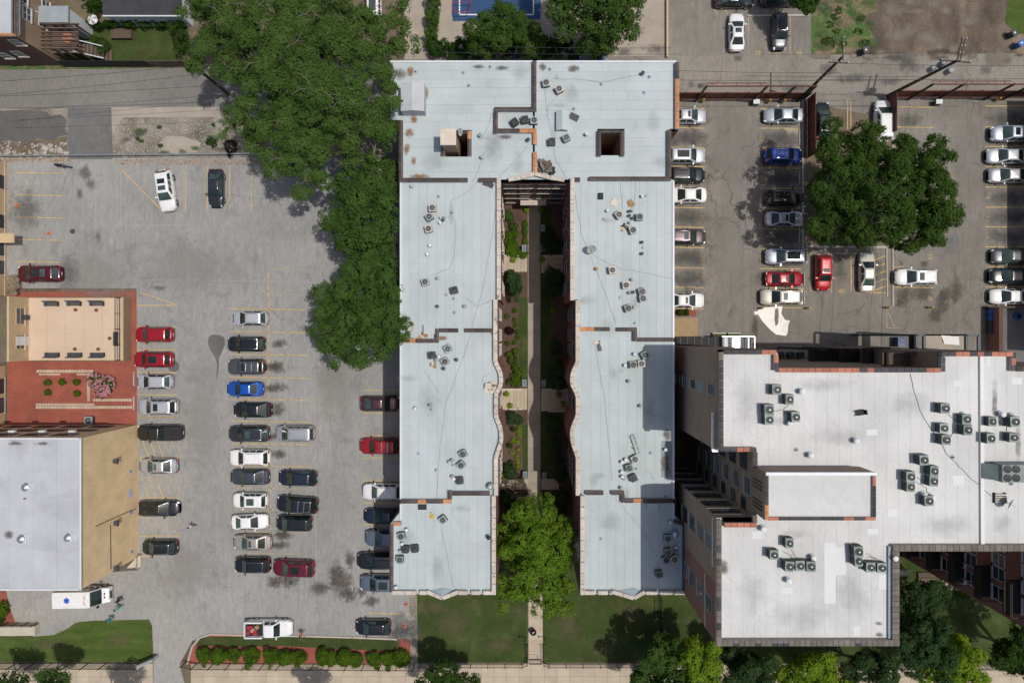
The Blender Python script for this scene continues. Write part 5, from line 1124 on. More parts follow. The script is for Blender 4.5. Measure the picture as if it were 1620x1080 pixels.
CARS = [
 # upper left lot
 (263.5, 302, -82, 'suv', 'white', 'white SUV with two dark sunroofs parked askew at the top of the left lot', 66, dict(sunroof='2')),
 (342, 298, -90, 'sedan', 'dslate', 'dark coupe with twin black hood stripes near the rubble verge', 61, dict(stripes=True)),
 (64, 433, 180, 'suv', 'maroon', 'maroon SUV with split sunroof beside the pale blossoming shrub', 70, dict(sunroof='2')),
 # along the mulch garden and tan wall
 (245, 529, 180, 'suv', 'red', 'plain red SUV nosed up to the terrace end wall', 60, {}),
 (243.5, 568.5, 180, 'suv', 'red', 'red SUV with dark sunroof nosed up to the red mulch', 62, dict(sunroof='m')),
 (246, 603.5, 180, 'hatch', 'lsilver', 'light silver hatchback behind the upper wheel stop of the mulch garden', 57, {}),
 (251, 643, 180, 'suv', 'lsilver', 'light silver SUV with small sunroof behind the lower wheel stop of the mulch garden', 63, dict(sunroof='s', rails=True)),
 (251.5, 736.5, 180, 'sedan', 'silver', 'silver sedan with sunroof between two hatched bays by the tan wall', 61, dict(sunroof='s')),
 (252.5, 803.5, 0, 'sedan', 'black', 'black sedan backed up to the tan wall beneath the sloping conduit', 65, {}),
 (254, 865, 180, 'hatch', 'green', 'black hatchback nearest the cream landing of the tan building', 56, dict(rails=True)),
 # first column in the middle of the left lot
 (397, 503.5, 180, 'hatch', 'lsilver', 'light silver hatchback alone at the head of the middle column', 56, dict(rails=True)),
 (390.5, 544, 180, 'suv', 'black', 'black SUV with chrome roof rails beside the keyhole shaped damp stain', 60, dict(rails=True)),
 (388.5, 615, 180, 'sedan', 'blue', 'bright blue sedan in the middle of the left lot', 58, {}),
 (400.5, 648, 180, 'sedan', 'black', 'black sedan just below the bright blue sedan', 61, {}),
 (394.5, 685.5, 180, 'suv', 'dslate', 'dark slate SUV with sunroof and rails next to the silver minivan', 65, dict(sunroof='s', rails=True)),
 (396, 723, 180, 'suv', 'white', 'white SUV with dark roof rails above the slate grey sedan', 65, dict(rails=True)),
 (396, 754, 180, 'sedan', 'slate', 'slate grey sedan just below the white SUV with roof rails', 62, {}),
 (396.5, 790.5, 180, 'suv', 'white', 'small white SUV with square dark sunroof in the middle column', 56, dict(sunroof='m')),
 (396, 824.5, 2, 'sedan', 'white', 'white sedan facing the opposite way to its column', 58, {}),
 (400, 857, 180, 'sedan', 'champ', 'champagne sedan with small sunroof in the middle column', 61, dict(sunroof='s')),
 (400, 892.5, 180, 'suv', 'black', 'black SUV with chrome rails nose to tail with the maroon SUV', 57, dict(rails=True)),
 # second column
 (467.5, 685, 180, 'van', 'silver', 'silver minivan alone behind the dark slate SUV', 63, dict(rails=True)),
 (471.5, 755.5, 179, 'hatch', 'navy', 'navy black hatchback behind the slate grey sedan', 61, {}),
 (471, 797, 176, 'suv', 'black', 'black SUV with chrome rails and cross bars parked slightly askew', 66, dict(rails=True, bars=True)),
 (466, 826.5, 179, 'van', 'black', 'short black minivan right below the SUV with cross bars', 57, {}),
 (465.5, 897.5, 178, 'suv', 'maroon2', 'wine red SUV with dark sunroof over an oily patch', 66, dict(sunroof='m')),
 # beside the middle building
 (602, 638, 0, 'sedan', 'burg', 'dusty burgundy sedan backed out from the brick wall in half shade', 64, {}),
 (601.5, 705, 180, 'suv', 'red', 'red SUV half in the shade of the middle building', 64, dict(bars=True)),
 (605, 776.5, 180, 'suv', 'white', 'white SUV half in the shade of the middle building', 63, dict(rails=True)),
 (608, 816, 179, 'sedan', 'navy', 'navy sedan tucked under the angled corner of the roof', 64, {}),
 (611, 850, 180, 'suv', 'steel', 'steel blue SUV with its tail under the brown coping', 66, dict(rails=True)),
 (599, 886, 180, 'suv', 'black', 'black SUV with its tail under the brown coping', 68, dict(rails=True)),
 (603, 921, 180, 'suv', 'steel', 'steel grey SUV with dark sunroof at the street end of the brick wall', 66, dict(sunroof='m')),
 (591, 991, 180, 'hatch', 'black', 'black hatchback by the grass island, two cones behind it', 56, {}),
 # right lot, along the middle building
 (1087.5, 184, 0, 'sedan', 'lsilver', 'light silver sedan with sunroof nearest the left gate', 61, dict(sunroof='s')),
 (1085, 247, 0, 'suv', 'lsilver', 'silver SUV with long glass roof against the brick wall', 62, dict(sunroof='p')),
 (1084.5, 277.5, 0, 'suv', 'black', 'black SUV beside the silver glass-roofed SUV', 61, dict(rails=True)),
 (1086.5, 309, 180, 'sedan', 'white', 'white sedan nosed in against the brick wall', 62, {}),
 (1085, 375, 0, 'suv', 'mauve', 'mauve brown SUV with sunroof backed against the brick wall', 62, dict(sunroof='s', rails=True)),
 (1083.5, 475.5, 0, 'sedan', 'white', 'white sedan with sunroof beside the little brick patio', 62, dict(sunroof='s')),
 # right lot, second column
 (1238.5, 183, 180, 'sedan', 'lblue', 'pale silver sedan beside the yellow-footed gate posts', 62, {}),
 (1238.5, 247, 0, 'suv', 'royal', 'royal blue SUV at the edge of the tree shade', 59, dict(rails=True)),
 (1241, 313, 0, 'suv', 'black', 'black SUV deep in the tree shade', 60, dict(rails=True)),
 (1240.5, 346.5, 0, 'sedan', 'lsilver', 'silver sedan with sunroof dappled by the tree', 62, dict(sunroof='s')),
 (1242.5, 406, 180, 'suv', 'lblue', 'pale blue silver SUV with glass roof above the red sedan', 66, dict(sunroof='p')),
 (1240.5, 441, 0, 'sedan', 'red', 'red sedan with sunroof next to the champagne SUV', 60, dict(sunroof='s')),
 (1235, 470, 180, 'suv', 'cream', 'champagne SUV with roof rails at the edge of the pale spill', 66, dict(sunroof='s', rails=True)),
 (1299.5, 191, 90, 'suv', 'green', 'dark green SUV beside the rust red partition', 58, dict(sunroof='p')),
 (1301.5, 431, -90, 'suv', 'bred', 'bright red SUV parked crosswise under the tree edge', 58, dict(sunroof='s')),
 (1371, 430, 90, 'sedan', 'cream', 'cream sedan beside the yellow hatched bay', 63, {}),
 (1448, 438.5, 180, 'suv', 'white', 'white SUV with sunroof standing alone by the far kerb', 67, dict(sunroof='s', rails=True)),
 # right edge
 (1598, 212, 180, 'suv', 'lblue', 'pale blue SUV with dark sunroof at the far right stalls', 64, dict(sunroof='s')),
 (1592, 247, 180, 'sedan', 'lsilver', 'silver sedan below the pale blue SUV in the far stalls', 64, {}),
 (1595, 277.5, 180, 'sedan', 'silver', 'dull silver sedan lowest of three in the upper far stalls', 64, {}),
 (1598, 405.5, 180, 'hatch', 'grey', 'dark grey hatchback half in the shade at the far stalls', 62, {}),
 (1596, 437, 180, 'suv', 'black', 'black SUV between the dark hatchback and the white sedan', 64, {}),
 (1597, 469, 180, 'sedan', 'white', 'white sedan beside the row of wheeled bins', 64, {}),
 # behind the alley
 (1165, 51.5, 90, 'sedan', 'white', 'white sedan with glass roof across the alley', 61, dict(sunroof='m')),
 (1232.5, 51, -90, 'suv', 'grey', 'dark grey SUV with rails across the alley', 58, dict(rails=True)),
 (1162, 0, 0, 'sedan', 'black', 'black sedan cut by the frame behind the white sedan', 63, {}),
 (1232, -3, 0, 'suv', 'slate', 'slate SUV cut by the frame under the trees', 62, {}),
 (592, 8, 90, 'suv', 'white', 'white car glimpsed under the big cottonwood', 58, dict(sunroof='p')),
]
for px, py, dg_, kd, cl, lab, Lp, kw in CARS: car(px, py, dg_, kd, C[cl], lab, Lp, **kw)
# boxy off-roader with a spare wheel
t = car(391, 580, 180, 'boxy', C['grey'], 'dark grey boxy off-roader with spare wheel on its tail', 58, sunroof='s', bars=True)
link('spare_wheel', CARM['boxy']['wheel'], M['rubber'], t, (-2.38, .1, 1.0), R(90))
# tall white work van beside the partition
t = car(1396, 192, 90, 'van', C['white'], 'white work van between the two rust red partitions', 66, name='work_van', cat='van')
# pickups
def pickup(px, py, deg, col_, label, Lp, covered):
    t = car(px, py, deg, 'pickup', col_, label, Lp, name='pickup_truck', cat='pickup'); L = CAR['pickup']['L']
    x0, x1 = -L*.485, -L*.11
    if covered:
        link('bed_cover', MB().box(x0, -.82, 1.09, x1, .82, 1.15).mesh('bed_cover', 40), M['fabric_b'], t)
        for s in (-.45, .45): link('cover_seam', MB().box(x0+.02, s-.012, 1.153, x1-.02, s+.012, 1.165).mesh('cover_seam'), M['darkgrey'], t)
    else:
        link('bed_floor', MB().box(x0+.05, -.78, 1.09, x1-.02, .78, 1.12).mesh('bed_floor'), M['black'], t)
        for s in (-1, 1): link('bed_side', MB().box(x0, s*.9-.09, 1.0, x1, s*.9+.07, 1.48).mesh('bed_side', 40), col_, t)
        link('tailgate', MB().box(x0-.06, -.86, 1.0, x0+.04, .86, 1.48).mesh('tailgate'), col_, t)
        x, y, z = t.location
        for i, (dx, dy, mt, sx, sy, sz) in enumerate(((-2.1, .25, 'red', .3, .22, .25), (-1.5, -.3, 'red', .2, .3, .3), (-1.3, .3, 'cardboard', .22, .2, .2), (-2.3, -.35, 'red', .22, .18, .2), (-1.8, -.05, 'acbeige', .2, .16, .25))):
            c2 = math.cos(R(deg)); s2 = math.sin(R(deg)); X = x + dx*c2 - dy*s2; Y = y + dx*s2 + dy*c2
            b_ = thing('tool_box', ['red tool box lying in the open bed of the white pickup', 'red fuel can standing in the open bed of the white pickup', 'brown carton in the open bed of the white pickup', 'small red case by the tailgate of the white pickup', 'beige bucket among the tools in the white pickup'][i], 'box', (X, Y, 1.125), R(deg + 15*i))
            link('case', MB().box(-sx, -sy, 0, sx, sy, sz).mesh('case'), M[mt], b_); link('handle', MB().box(-sx*.5, -.02, sz, sx*.5, .02, sz+.06).mesh('handle'), M['black'], b_)
pickup(254.5, 684, 180, C['black'], 'black pickup with covered bed parked against the tan building corner', 73, True)
pickup(427, 992, 0, C['white'], 'white pickup with red tools in its open bed beside the grass island', 74, False)
# ambulance van
def ambulance(px, py, deg):
    x, y, _ = W(px, py); t = thing('ambulance_van', 'white high-roofed ambulance with a blue star on its roof', 'ambulance', (x, y, 0), R(deg))
    L, hw, Hh = 5.9, 1.0, 2.65
    prof = [(-L/2, .35), (-L/2-.02, 1.2), (-L/2+.05, 2.5), (-L/2+.15, Hh), (1.15, Hh), (1.45, Hh-.06), (2.25, 1.35), (2.85, 1.1), (2.95, .75), (2.9, .35)]
    xs = [p[0] for p in prof]; mb = MB(); n = len(prof); V = []
    for yy, ins in ((-hw, .0), (-hw+.08, 0), (hw-.08, 0), (hw, 0)):
        for i, (a, z) in enumerate(prof):
            k = .08 if abs(yy) == hw else 0
            nar = (0.86 if a > 2.5 else .95 if a > 2.0 else 1.0)*(1.0 if z < 1.3 else .94 if z > 2.4 else .97)
            V.append((a - (k if a > 0 else -k)*.6, yy*nar, z - (k if z > .5 else -k)*.6))
    F = []
    for j in range(3):
        for i in range(n): F.append((j*n+i, j*n+(i+1) % n, (j+1)*n+(i+1) % n, (j+1)*n+i))
    F += [tuple(range(n-1, -1, -1)), tuple(range(3*n, 4*n))]
    mb.add(V, F); link('body', mb.mesh('body', 35), C['white'], t)
    link('windshield', quadpatch((2.2, -.86, 1.42), (2.2, .86, 1.42), (1.5, .84, 2.5), (1.5, -.84, 2.5), 5, 3, .03, .03).mesh('windshield', 60), GL, t)
    for s in (-1, 1):
        link('side_window', MB().box(1.15, s*.985-.012, 1.45, 1.75, s*.985+.012, 2.05).mesh('side_window'), GL, t); link('mirror', MB().box(1.85, s*1.0 if s > 0 else -1.28, 1.5, 1.98, s*1.28 if s > 0 else -1.0, 1.85).mesh('mirror'), M['black'], t)
        link('headlight', MB().box(2.72, s*.68-.14, .85, 2.93, s*.68+.14, 1.08).mesh('headlight'), HL, t); link('tail_light', MB().box(-L/2-.05, s*.85-.08, 1.0, -L/2+.02, s*.85+.08, 1.5).mesh('tail_light'), TLm, t)
        for sx in (-1.7, 2.0): 
            w = link('wheel', CARM['pickup']['wheel'], M['rubber'], t, (sx, s*.9, .38)); link('rim', CARM['pickup']['rim'], M['chrome'], w)
    for yy in (-.28, .12): link('hood_vent', MB().box(2.42, yy, 1.30, 2.56, yy+.22, 1.335).mesh('hood_vent'), M['black'], t)
    link('grille', MB().box(2.86, -.45, .6, 2.97, .45, .95).mesh('grille'), M['darkgrey'], t)
    em = MB()
    for k in range(3): 
        a = R(90 + 60*k); d = Vector((math.cos(a), math.sin(a), 0)); c0 = Vector((-1.1, 0, Hh + .006 + k*.003)); em.bar(c0 - d*.36, c0 + d*.36, .2, .006)
    link('star_emblem', em.mesh('star_emblem'), surf('emblem_blue', (.012, .09, .5), .03, 2, 9, .03, .5), t)
    lt = MB()
    for r_ in range(2):
        for k in range(9):
            if (k*3 + r_) % 5: lt.box(.82+.16*r_, -.62+.14*k, Hh+.004, .90+.16*r_, -.53+.14*k, Hh+.008)
    link('roof_lettering', lt.mesh('roof_lettering'), surf('lettering_red', (.5, .06, .05), .03, 2, 9, .03, .5), t)
    for s in (-1, 1):
        for k in range(5): link('side_stripe', MB().box(-2.4+.75*k, s*.985-.016, .95, -1.85+.75*k, s*.985+.016, 1.25).mesh('side_stripe'), M['darkgrey'], t)
ambulance(143, 936, 1)
# motorcycle by the verge
x, y, _ = W(103, 264); t = thing('motorcycle', 'dark motorcycle standing by the rubble verge', 'motorcycle', (x, y, 0), R(-8))
for sx in (-.72, .72):
    w = link('wheel', CARM['hatch']['wheel'], M['rubber'], t, (sx, 0, .33), scale=(.95, .6, .95)); link('rim', CARM['hatch']['rim'], M['chrome'], w)
link('frame', MB().tube([(-.7, 0, .35), (-.2, 0, .55), (.3, 0, .6), (.55, 0, .9), (.72, 0, .35)], [.05, .12, .13, .06, .05], 8).mesh('frame', 60), M['darkgrey'], t)
link('fuel_tank', MB().tube([(-.05, 0, .85), (.12, 0, .92), (.35, 0, .92), (.48, 0, .85)], [.06, .17, .17, .07], 10).mesh('fuel_tank', 60), C['black'], t)
link('seat', MB().tube([(-.75, 0, .82), (-.6, 0, .84), (-.2, 0, .8), (-.05, 0, .8)], [.06, .13, .15, .08], 8).mesh('seat', 60), M['rubber'], t)
link('handlebar', MB().tube([(.35, -.38, 1.0), (.5, -.15, 1.02), (.5, .15, 1.02), (.35, .38, 1.0)], .022, 6).mesh('handlebar', 60), M['chrome'], t)

# ================================================================== VEGETATION
LM = dict(cotton=leafmat('cottonwood_leaf', (.074, .138, .030), (.125, .20, .055)), mid=leafmat('mid_green_leaf', (.060, .116, .026), (.102, .175, .043)),
          bright=leafmat('bright_green_leaf', (.11, .205, .02), (.185, .29, .034)), dark=leafmat('dark_green_leaf', (.042, .086, .020), (.075, .13, .03)), deep=leafmat('deep_green_leaf', (.042, .085, .030), (.072, .125, .046)),
          lot=leafmat('oak_green_leaf', (.048, .096, .020), (.086, .15, .034)), yell=leafmat('yellow_green_leaf', (.16, .275, .024), (.26, .36, .036)), shrub=leafmat('clipped_shrub_leaf', (.075, .145, .016), (.13, .21, .024)),
          ivy=leafmat('ivy_leaf', (.025, .07, .010), (.05, .11, .018)), plum=leafmat('plum_leaf', (.035, .018, .018), (.06, .03, .03)), lime=leafmat('lime_leaf', (.19, .30, .02), (.30, .40, .05)), pink=leafmat('pink_blossom', (.52, .20, .26), (.62, .36, .40), .15, 2.5), cream=leafmat('cream_blossom', (.48, .38, .30), (.36, .28, .22), .15, 2.5))
def leaves(lobes, n, size, clump, bias=0.55, lo=-0.35):
    """lobes: (x,y,z, rx,ry,rz) in metres. Leaf-sized faces gathered in clumps over the lobes' upper shells -> verts (4n,3)"""
    A = np.array([l[3]*l[4] + .6*l[3]*l[5] for l in lobes]); A /= A.sum()
    per = 12 if n < 6500 else 30; nc = max(4, n//per)
    idx = rng.choice(len(lobes), nc, p=A); Lb = np.array(lobes)[idx]
    d = rng.normal(size=(nc*3, 3)); d /= np.linalg.norm(d, axis=1)[:, None]; d = d[d[:, 2] > lo][:nc]
    while len(d) < nc: d = np.vstack([d, d[:nc-len(d)]])
    rad = rng.uniform(.78, 1.02, nc)
    ctr = Lb[:, :3] + d*rad[:, None]*Lb[:, 3:6]
    cs = clump*rng.uniform(.55, 1.35, nc)
    k = np.repeat(np.arange(nc), per); m = len(k)
    e = rng.normal(size=(m, 3)); e /= np.linalg.norm(e, axis=1)[:, None]
    p = ctr[k] + e*(cs[k]*rng.uniform(.35, 1.0, m)**.5)[:, None]*np.array([1, 1, .75])
    nrm = e*.5 + d[k]*.75 + np.array([0, 0, bias*.55]) + rng.normal(size=(m, 3))*.34; nrm /= np.linalg.norm(nrm, axis=1)[:, None]
    t = np.cross(nrm, rng.normal(size=(m, 3))); t /= np.linalg.norm(t, axis=1)[:, None]; b = np.cross(nrm, t)
    s = size*rng.uniform(.55, 1.25, m)[:, None]
    q = np.stack([p - t*s, p - b*s*.55, p + t*s, p + b*s*.55], 1)
    return q.reshape(-1, 3), m
def leafmesh(name, V, m, origin):
    me = bpy.data.meshes.new(name); V = V - np.array(origin)
    me.vertices.add(len(V)); me.vertices.foreach_set('co', V.astype(np.float32).ravel())
    me.loops.add(4*m); me.loops.foreach_set('vertex_index', np.arange(4*m, dtype=np.int32))
    me.polygons.add(m); me.polygons.foreach_set('loop_start', np.arange(0, 4*m, 4, dtype=np.int32)); me.update(calc_edges=True)
    return me
def tree(label, base, lobes_px, mat, n, size=.17, clump=.62, name='tree', cat='tree', group=None, trunk=.3, limbs=7, twigs=0, bias=.55, lo=-.35, under=0):
    """base px on ground; lobes (px,py,z_centre,rx_px,ry_px,rz) measured at their own height"""
    bx, by, _ = W(*base); t = thing(name, label, cat, (bx, by, 0), group=group)
    lb = []
    for px, py, z, rx, ry, rz in lobes_px:
        x, y, _ = W(px, py, z); lb.append((x, y, z, rx*K(z), ry*K(z), rz))
    # break every lobe into smaller boughs so that the outline is uneven
    sub = []
    for (x, y, z, rx, ry, rz) in lb:
        big = max(rx, ry); k = int(max(3, min(26, (rx*ry)/1.3)))
        if big < 1.1: sub.append((x, y, z, rx, ry, rz)); continue
        for i in range(k):
            a = i*2.39996 + random.uniform(-.3, .3); f = math.sqrt((i+.5)/k)*.93; s = random.uniform(.22, .40)*(1.15 - .35*f)
            s = max(s, .62/big) if big > 1.6 else s
            sub.append((x + math.cos(a)*rx*f, y + math.sin(a)*ry*f, z + rz*(.78*math.sqrt(max(0, 1-f*f)) - .12) + random.uniform(-.34, .34)*rz, rx*s, ry*s, min(rz*.5, big*s*.8)))
        if mat != 'cotton': sub.append((x, y, z - rz*.2, rx*.72, ry*.72, rz*.6))
    V, m = leaves(sub, int(n*1.45), size*.80, clump*.72, bias, lo)
    link('crown', leafmesh('crown', V, m, (bx, by, 0)), LM[mat], t)
    if trunk:
        zt = max(l[2] for l in lb); zc = min(l[2] for l in lb)*.55; mb = MB()
        cxm = sum(l[0]*l[3]*l[4] for l in lb)/sum(l[3]*l[4] for l in lb); cym = sum(l[1]*l[3]*l[4] for l in lb)/sum(l[3]*l[4] for l in lb)
        fork = (bx + (cxm-bx)*.4, by + (cym-by)*.4, zc)
        mb.tube([(bx, by, 0), (bx + (cxm-bx)*.1, by + (cym-by)*.1, zc*.5), fork], [trunk*1.25, trunk*.9, trunk*.72], 10)
        part('trunk', mb, M['bark'], t, 60)
        lm = MB(); ends = sorted(sub, key=lambda l: -l[3]*l[4]*random.uniform(.3, 1))[:limbs]
        for (x, y, z, rx, ry, rz) in ends:
            mid = ((fork[0]+x)/2 + random.uniform(-.4, .4), (fork[1]+y)/2 + random.uniform(-.4, .4), fork[2] + (z-fork[2])*.55)
            lm.tube([fork, mid, (x, y, z)], [trunk*.5, trunk*.3, trunk*.12], 7)
            for _ in range(2):
                lm.tube([mid, (x + random.uniform(-1, 1)*rx, y + random.uniform(-1, 1)*ry, z + rz*.6)], [trunk*.2, trunk*.06], 5)
        for _ in range(twigs):   # bare pale sticks that show above the leaves
            l = random.choice(sub); a = random.uniform(0, 6.28); s = random.uniform(.8, 1.8)
            p0 = (l[0], l[1], l[2] + l[5]*.7); p1 = (l[0]+math.cos(a)*s*.6, l[1]+math.sin(a)*s*.6, l[2]+l[5]*1.05); p2 = (l[0]+math.cos(a+.3)*s*1.2, l[1]+math.sin(a+.3)*s*1.2, l[2]+l[5]*1.15)
            lm.tube([p0, p1, p2], [.06, .045, .02], 5); lm.tube([p1, (p1[0]+math.cos(a-.6)*s*.5, p1[1]+math.sin(a-.6)*s*.5, p1[2]+.15)], [.035, .012], 4)
        part('limbs', lm, M['bark'], t, 60)
    return t
# cottonwoods over the alley
tree('tall grey-green cottonwood spreading over the garage and alley', (372, 90), [(365, 28, 11, 70, 55, 3.2), (352, 100, 10, 50, 46, 2.6), (440, 70, 12, 62, 62, 3.2), (330, 15, 10, 46, 44, 2.6), (405, 125, 11, 50, 40, 2.6)], 'cotton', 44000, .145, .6, trunk=.45, limbs=12, twigs=16)
tree('tall thin-leaved cottonwood between the garage and the pale yard', (500, 108), [(520, 40, 12, 72, 52, 3.4), (590, 70, 11, 55, 40, 2.8), (480, 100, 12, 50, 40, 3.0), (560, 112, 11, 66, 42, 2.6), (632, 52, 9.5, 36, 52, 2.0), (450, 25, 12, 50, 40, 3), (600, 140, 11, 40, 30, 2.4)], 'cotton', 44000, .145, .6, trunk=.45, limbs=12, twigs=18)
tree('broad cottonwood hanging over the corner of the grey roof', (500, 200), [(500, 165, 12, 80, 55, 3.4), (580, 190, 12.6, 60, 50, 3.0), (420, 185, 10, 52, 42, 2.6), (470, 240, 11, 68, 52, 3.0), (400, 215, 9, 46, 36, 2.2), (478, 285, 10, 48, 30, 2.0), (545, 240, 11, 50, 40, 2.6), (600, 225, 12, 40, 34, 2.4)], 'cotton', 54000, .145, .6, trunk=.5, limbs=14, twigs=26)
tree('rounded green tree between the cottonwood and the lot', (600, 335), [(572, 298, 9, 60, 52, 2.8), (578, 355, 9.4, 62, 56, 2.8), (545, 372, 8.5, 36, 34, 2.0), (606, 272, 9.5, 36, 32, 2.2), (600, 395, 9, 40, 28, 2.2)], 'mid', 28000, .16, .55, trunk=.32, limbs=10)
tree('large rounded green tree whose crown overhangs the west wing roof', (600, 490), [(572, 470, 10, 68, 58, 3.2), (570, 545, 10, 62, 50, 3.0), (600, 435, 9.8, 48, 34, 2.6), (545, 505, 9, 54, 52, 2.6), (614, 505, 10.5, 38, 60, 2.4), (580, 420, 9.5, 50, 26, 2.2)], 'mid', 40000, .16, .55, trunk=.38, limbs=12)
# courtyard tree at the street end
tree('bright green tree filling the mouth of the courtyard', (848, 850), [(845, 812, 8.5, 46, 40, 2.6), (838, 860, 9, 58, 50, 3.0), (868, 890, 9, 50, 52, 2.8), (815, 865, 8, 36, 40, 2.2), (860, 935, 7.5, 52, 32, 2.0), (800, 930, 6.5, 24, 28, 1.6), (890, 840, 8, 28, 36, 2.0)], 'bright', 36000, .15, .5, trunk=.32, limbs=12)
# yard trees at the top
tree('feathery tree leaning over the blue court', (780, 70), [(785, 50, 5.5, 44, 40, 2.2), (800, 25, 5, 26, 24, 1.6), (760, 70, 4.5, 30, 24, 1.5)], 'mid', 14000, .15, .5, trunk=.2)
tree('smaller leafy tree beside the blue court', (832, 68), [(832, 50, 5, 32, 30, 2.0), (840, 68, 4, 30, 20, 1.4)], 'mid', 9000, .15, .5, trunk=.18)
tree('big full tree over the bins behind the grey roof', (945, 70), [(915, 15, 9, 56, 46, 3.0), (965, 35, 9, 46, 44, 2.8), (990, 10, 8.5, 40, 34, 2.4), (945, 68, 7.5, 44, 26, 2.0), (900, -20, 8, 50, 40, 2.5)], 'mid', 30000, .16, .58, trunk=.38, limbs=10)
tree('shady tree over the slate SUV', (1272, -15), [(1275, -8, 6, 32, 26, 2.0)], 'dark', 7000, .16, .5, trunk=.2)
# right lot
tree('broad dark green tree covering half the right lot', (1365, 318), [(1330, 235, 9, 52, 40, 2.8), (1320, 300, 9.5, 52, 52, 3.0), (1325, 360, 8.5, 54, 40, 2.6), (1390, 260, 10, 56, 50, 3.2), (1380, 330, 10.4, 60, 56, 3.2)], 'lot', 42000, .16, .52, trunk=.4, limbs=12)
tree('second dark green tree merging with its twin over the kerb', (1435, 325), [(1440, 260, 9.5, 48, 44, 2.8), (1450, 320, 9.5, 54, 50, 3.0), (1440, 370, 8.5, 50, 38, 2.6), (1480, 345, 8.5, 34, 44, 2.2), (1480, 255, 8, 30, 26, 2.0)], 'lot', 32000, .16, .52, trunk=.36, limbs=12)
# street side, lower right
tree('dark green tree shading the front lawn by the alley fence', (1050, 1030), [(1050, 1040, 7, 40, 46, 2.6), (1025, 1075, 6.5, 36, 30, 2.2), (1070, 1085, 7.5, 50, 34, 2.6)], 'mid', 18000, .16, .52, trunk=.28)
tree('yellow-green tree at the foot of the tall red brick corner', (1090, 1035), [(1103, 1040, 7.5, 38, 40, 2.4), (1110, 1075, 7.5, 40, 34, 2.4)], 'yell', 15000, .15, .48, trunk=.24)
tree('dark tree below the white parapet, between two yellow-green ones', (1170, 1045), [(1190, 1062, 7, 46, 34, 2.4), (1165, 1040, 6, 30, 24, 1.8)], 'deep', 12000, .16, .52, trunk=.26)
tree('yellow-green tree below the middle of the white parapet', (1260, 1040), [(1290, 1062, 7.5, 52, 34, 2.4), (1250, 1075, 7, 34, 26, 2.0)], 'yell', 14000, .15, .48, trunk=.26)
tree('dark green tree beneath the stone parapet corner', (1375, 1045), [(1375, 1058, 7, 44, 34, 2.4), (1330, 1080, 6.5, 36, 26, 2.0)], 'deep', 11000, .16, .52, trunk=.26)
tree('large blue-green tree against the garden side of the stone parapet', (1445, 960), [(1452, 950, 7, 36, 40, 2.4), (1460, 1000, 8, 48, 48, 2.8), (1470, 1040, 7.5, 46, 36, 2.4), (1480, 935, 5, 26, 24, 1.6)], 'deep', 26000, .15, .5, trunk=.3)
tree('yellow-green tree on the garden corner by the street', (1500, 1030), [(1515, 1050, 7, 42, 40, 2.4), (1485, 1072, 7.5, 44, 28, 2.2), (1520, 1020, 5.5, 18, 24, 1.4)], 'yell', 14000, .15, .48, trunk=.24)
tree('dark tree at the far corner of the back garden', (1610, 1035), [(1612, 1040, 7, 44, 40, 2.6), (1640, 1000, 8, 44, 40, 2.8), (1590, 1030, 5.5, 24, 24, 1.6)], 'dark', 16000, .15, .5, trunk=.28)
tree('light green sapling in the dark garden corner', (1606, 1028), [(1608, 1028, 6.5, 22, 18, 1.4)], 'bright', 3500, .14, .45, trunk=.1)
# pavement trees, lower left
for lab, bx, lob in (('dark street tree at the far left of the pavement', 18, [(14, 1082, 6, 36, 22, 2.0)]), ('street tree by the sliding gate with a lighter crown', 84, [(82, 1076, 6, 34, 20, 1.9)]), ('dark street tree over the pavement by the gravel strip', 700, [(700, 1066, 6.0, 34, 26, 2.0), (735, 1080, 5.6, 34, 18, 1.8), (675, 1088, 5.6, 30, 18, 1.8)]),
                    ('street tree just beyond the lower edge, shading the slabs', 170, [(180, 1108, 6, 44, 26, 2.2)]), ('street tree beyond the lower edge opposite the island', 500, [(500, 1110, 5.5, 36, 22, 1.8)])):
    tree(lab, (bx, 1075 if lob[0][1] < 1100 else 1100), lob, 'dark' if bx != 84 else 'mid', 9000 if bx == 700 else 3000, .15, .5, trunk=.2)
# hedges and shrubs
def bush(label, px, py, rx, ry, h, mat, n, name='shrub', cat='shrub', group=None, size=.1, clump=.22, bias=.5):
    return tree(label, (px, py), [(px, py, h*.5, rx, ry, h*.5), (px, py, h*.4, rx*.75, ry*.75, h*.4)], mat, n, size, clump, name, cat, group, trunk=0, bias=bias, lo=-.2)
isl = [(322, 1036, 13, 15), (345, 1037, 12, 12), (368, 1035, 13, 13), (398, 1037, 17, 16), (430, 1038, 15, 15), (451, 1040, 11, 11), (472, 1039, 15, 13), (510, 1038, 9, 13), (524, 1041, 9, 11), (545, 1040, 11, 12), (562, 1043, 10, 10), (592, 1042, 14, 13), (614, 1042, 14, 13), (634, 1041, 12, 14)]
for x, y, a, b in isl: bush('rounded green shrub in the red mulch island by the iron fence', x, y, a*random.uniform(1.0, 1.25), b*random.uniform(.95, 1.12), random.uniform(1.3, 1.7), 'shrub', 3400, group='shrubs along the iron fence')
for x, y in ((75.5, 605), (98.5, 604), (121, 604.5), (76, 620.5), (121.5, 622)): bush('small clipped green ball shrub in the red mulch garden', x, y, 5.5, 5.5, .8, 'shrub', 700, group='ball shrubs in the mulch garden', size=.07, clump=.12)
t = tree('pink blossoming rose bush in the red mulch garden', (161, 609), [(150, 602, .6, 12, 13, .5), (170, 606, .6, 13, 15, .55), (160, 618, .6, 15, 11, .5)], 'mid', 3000, .09, .2, 'rose_bush', 'bush', trunk=0)
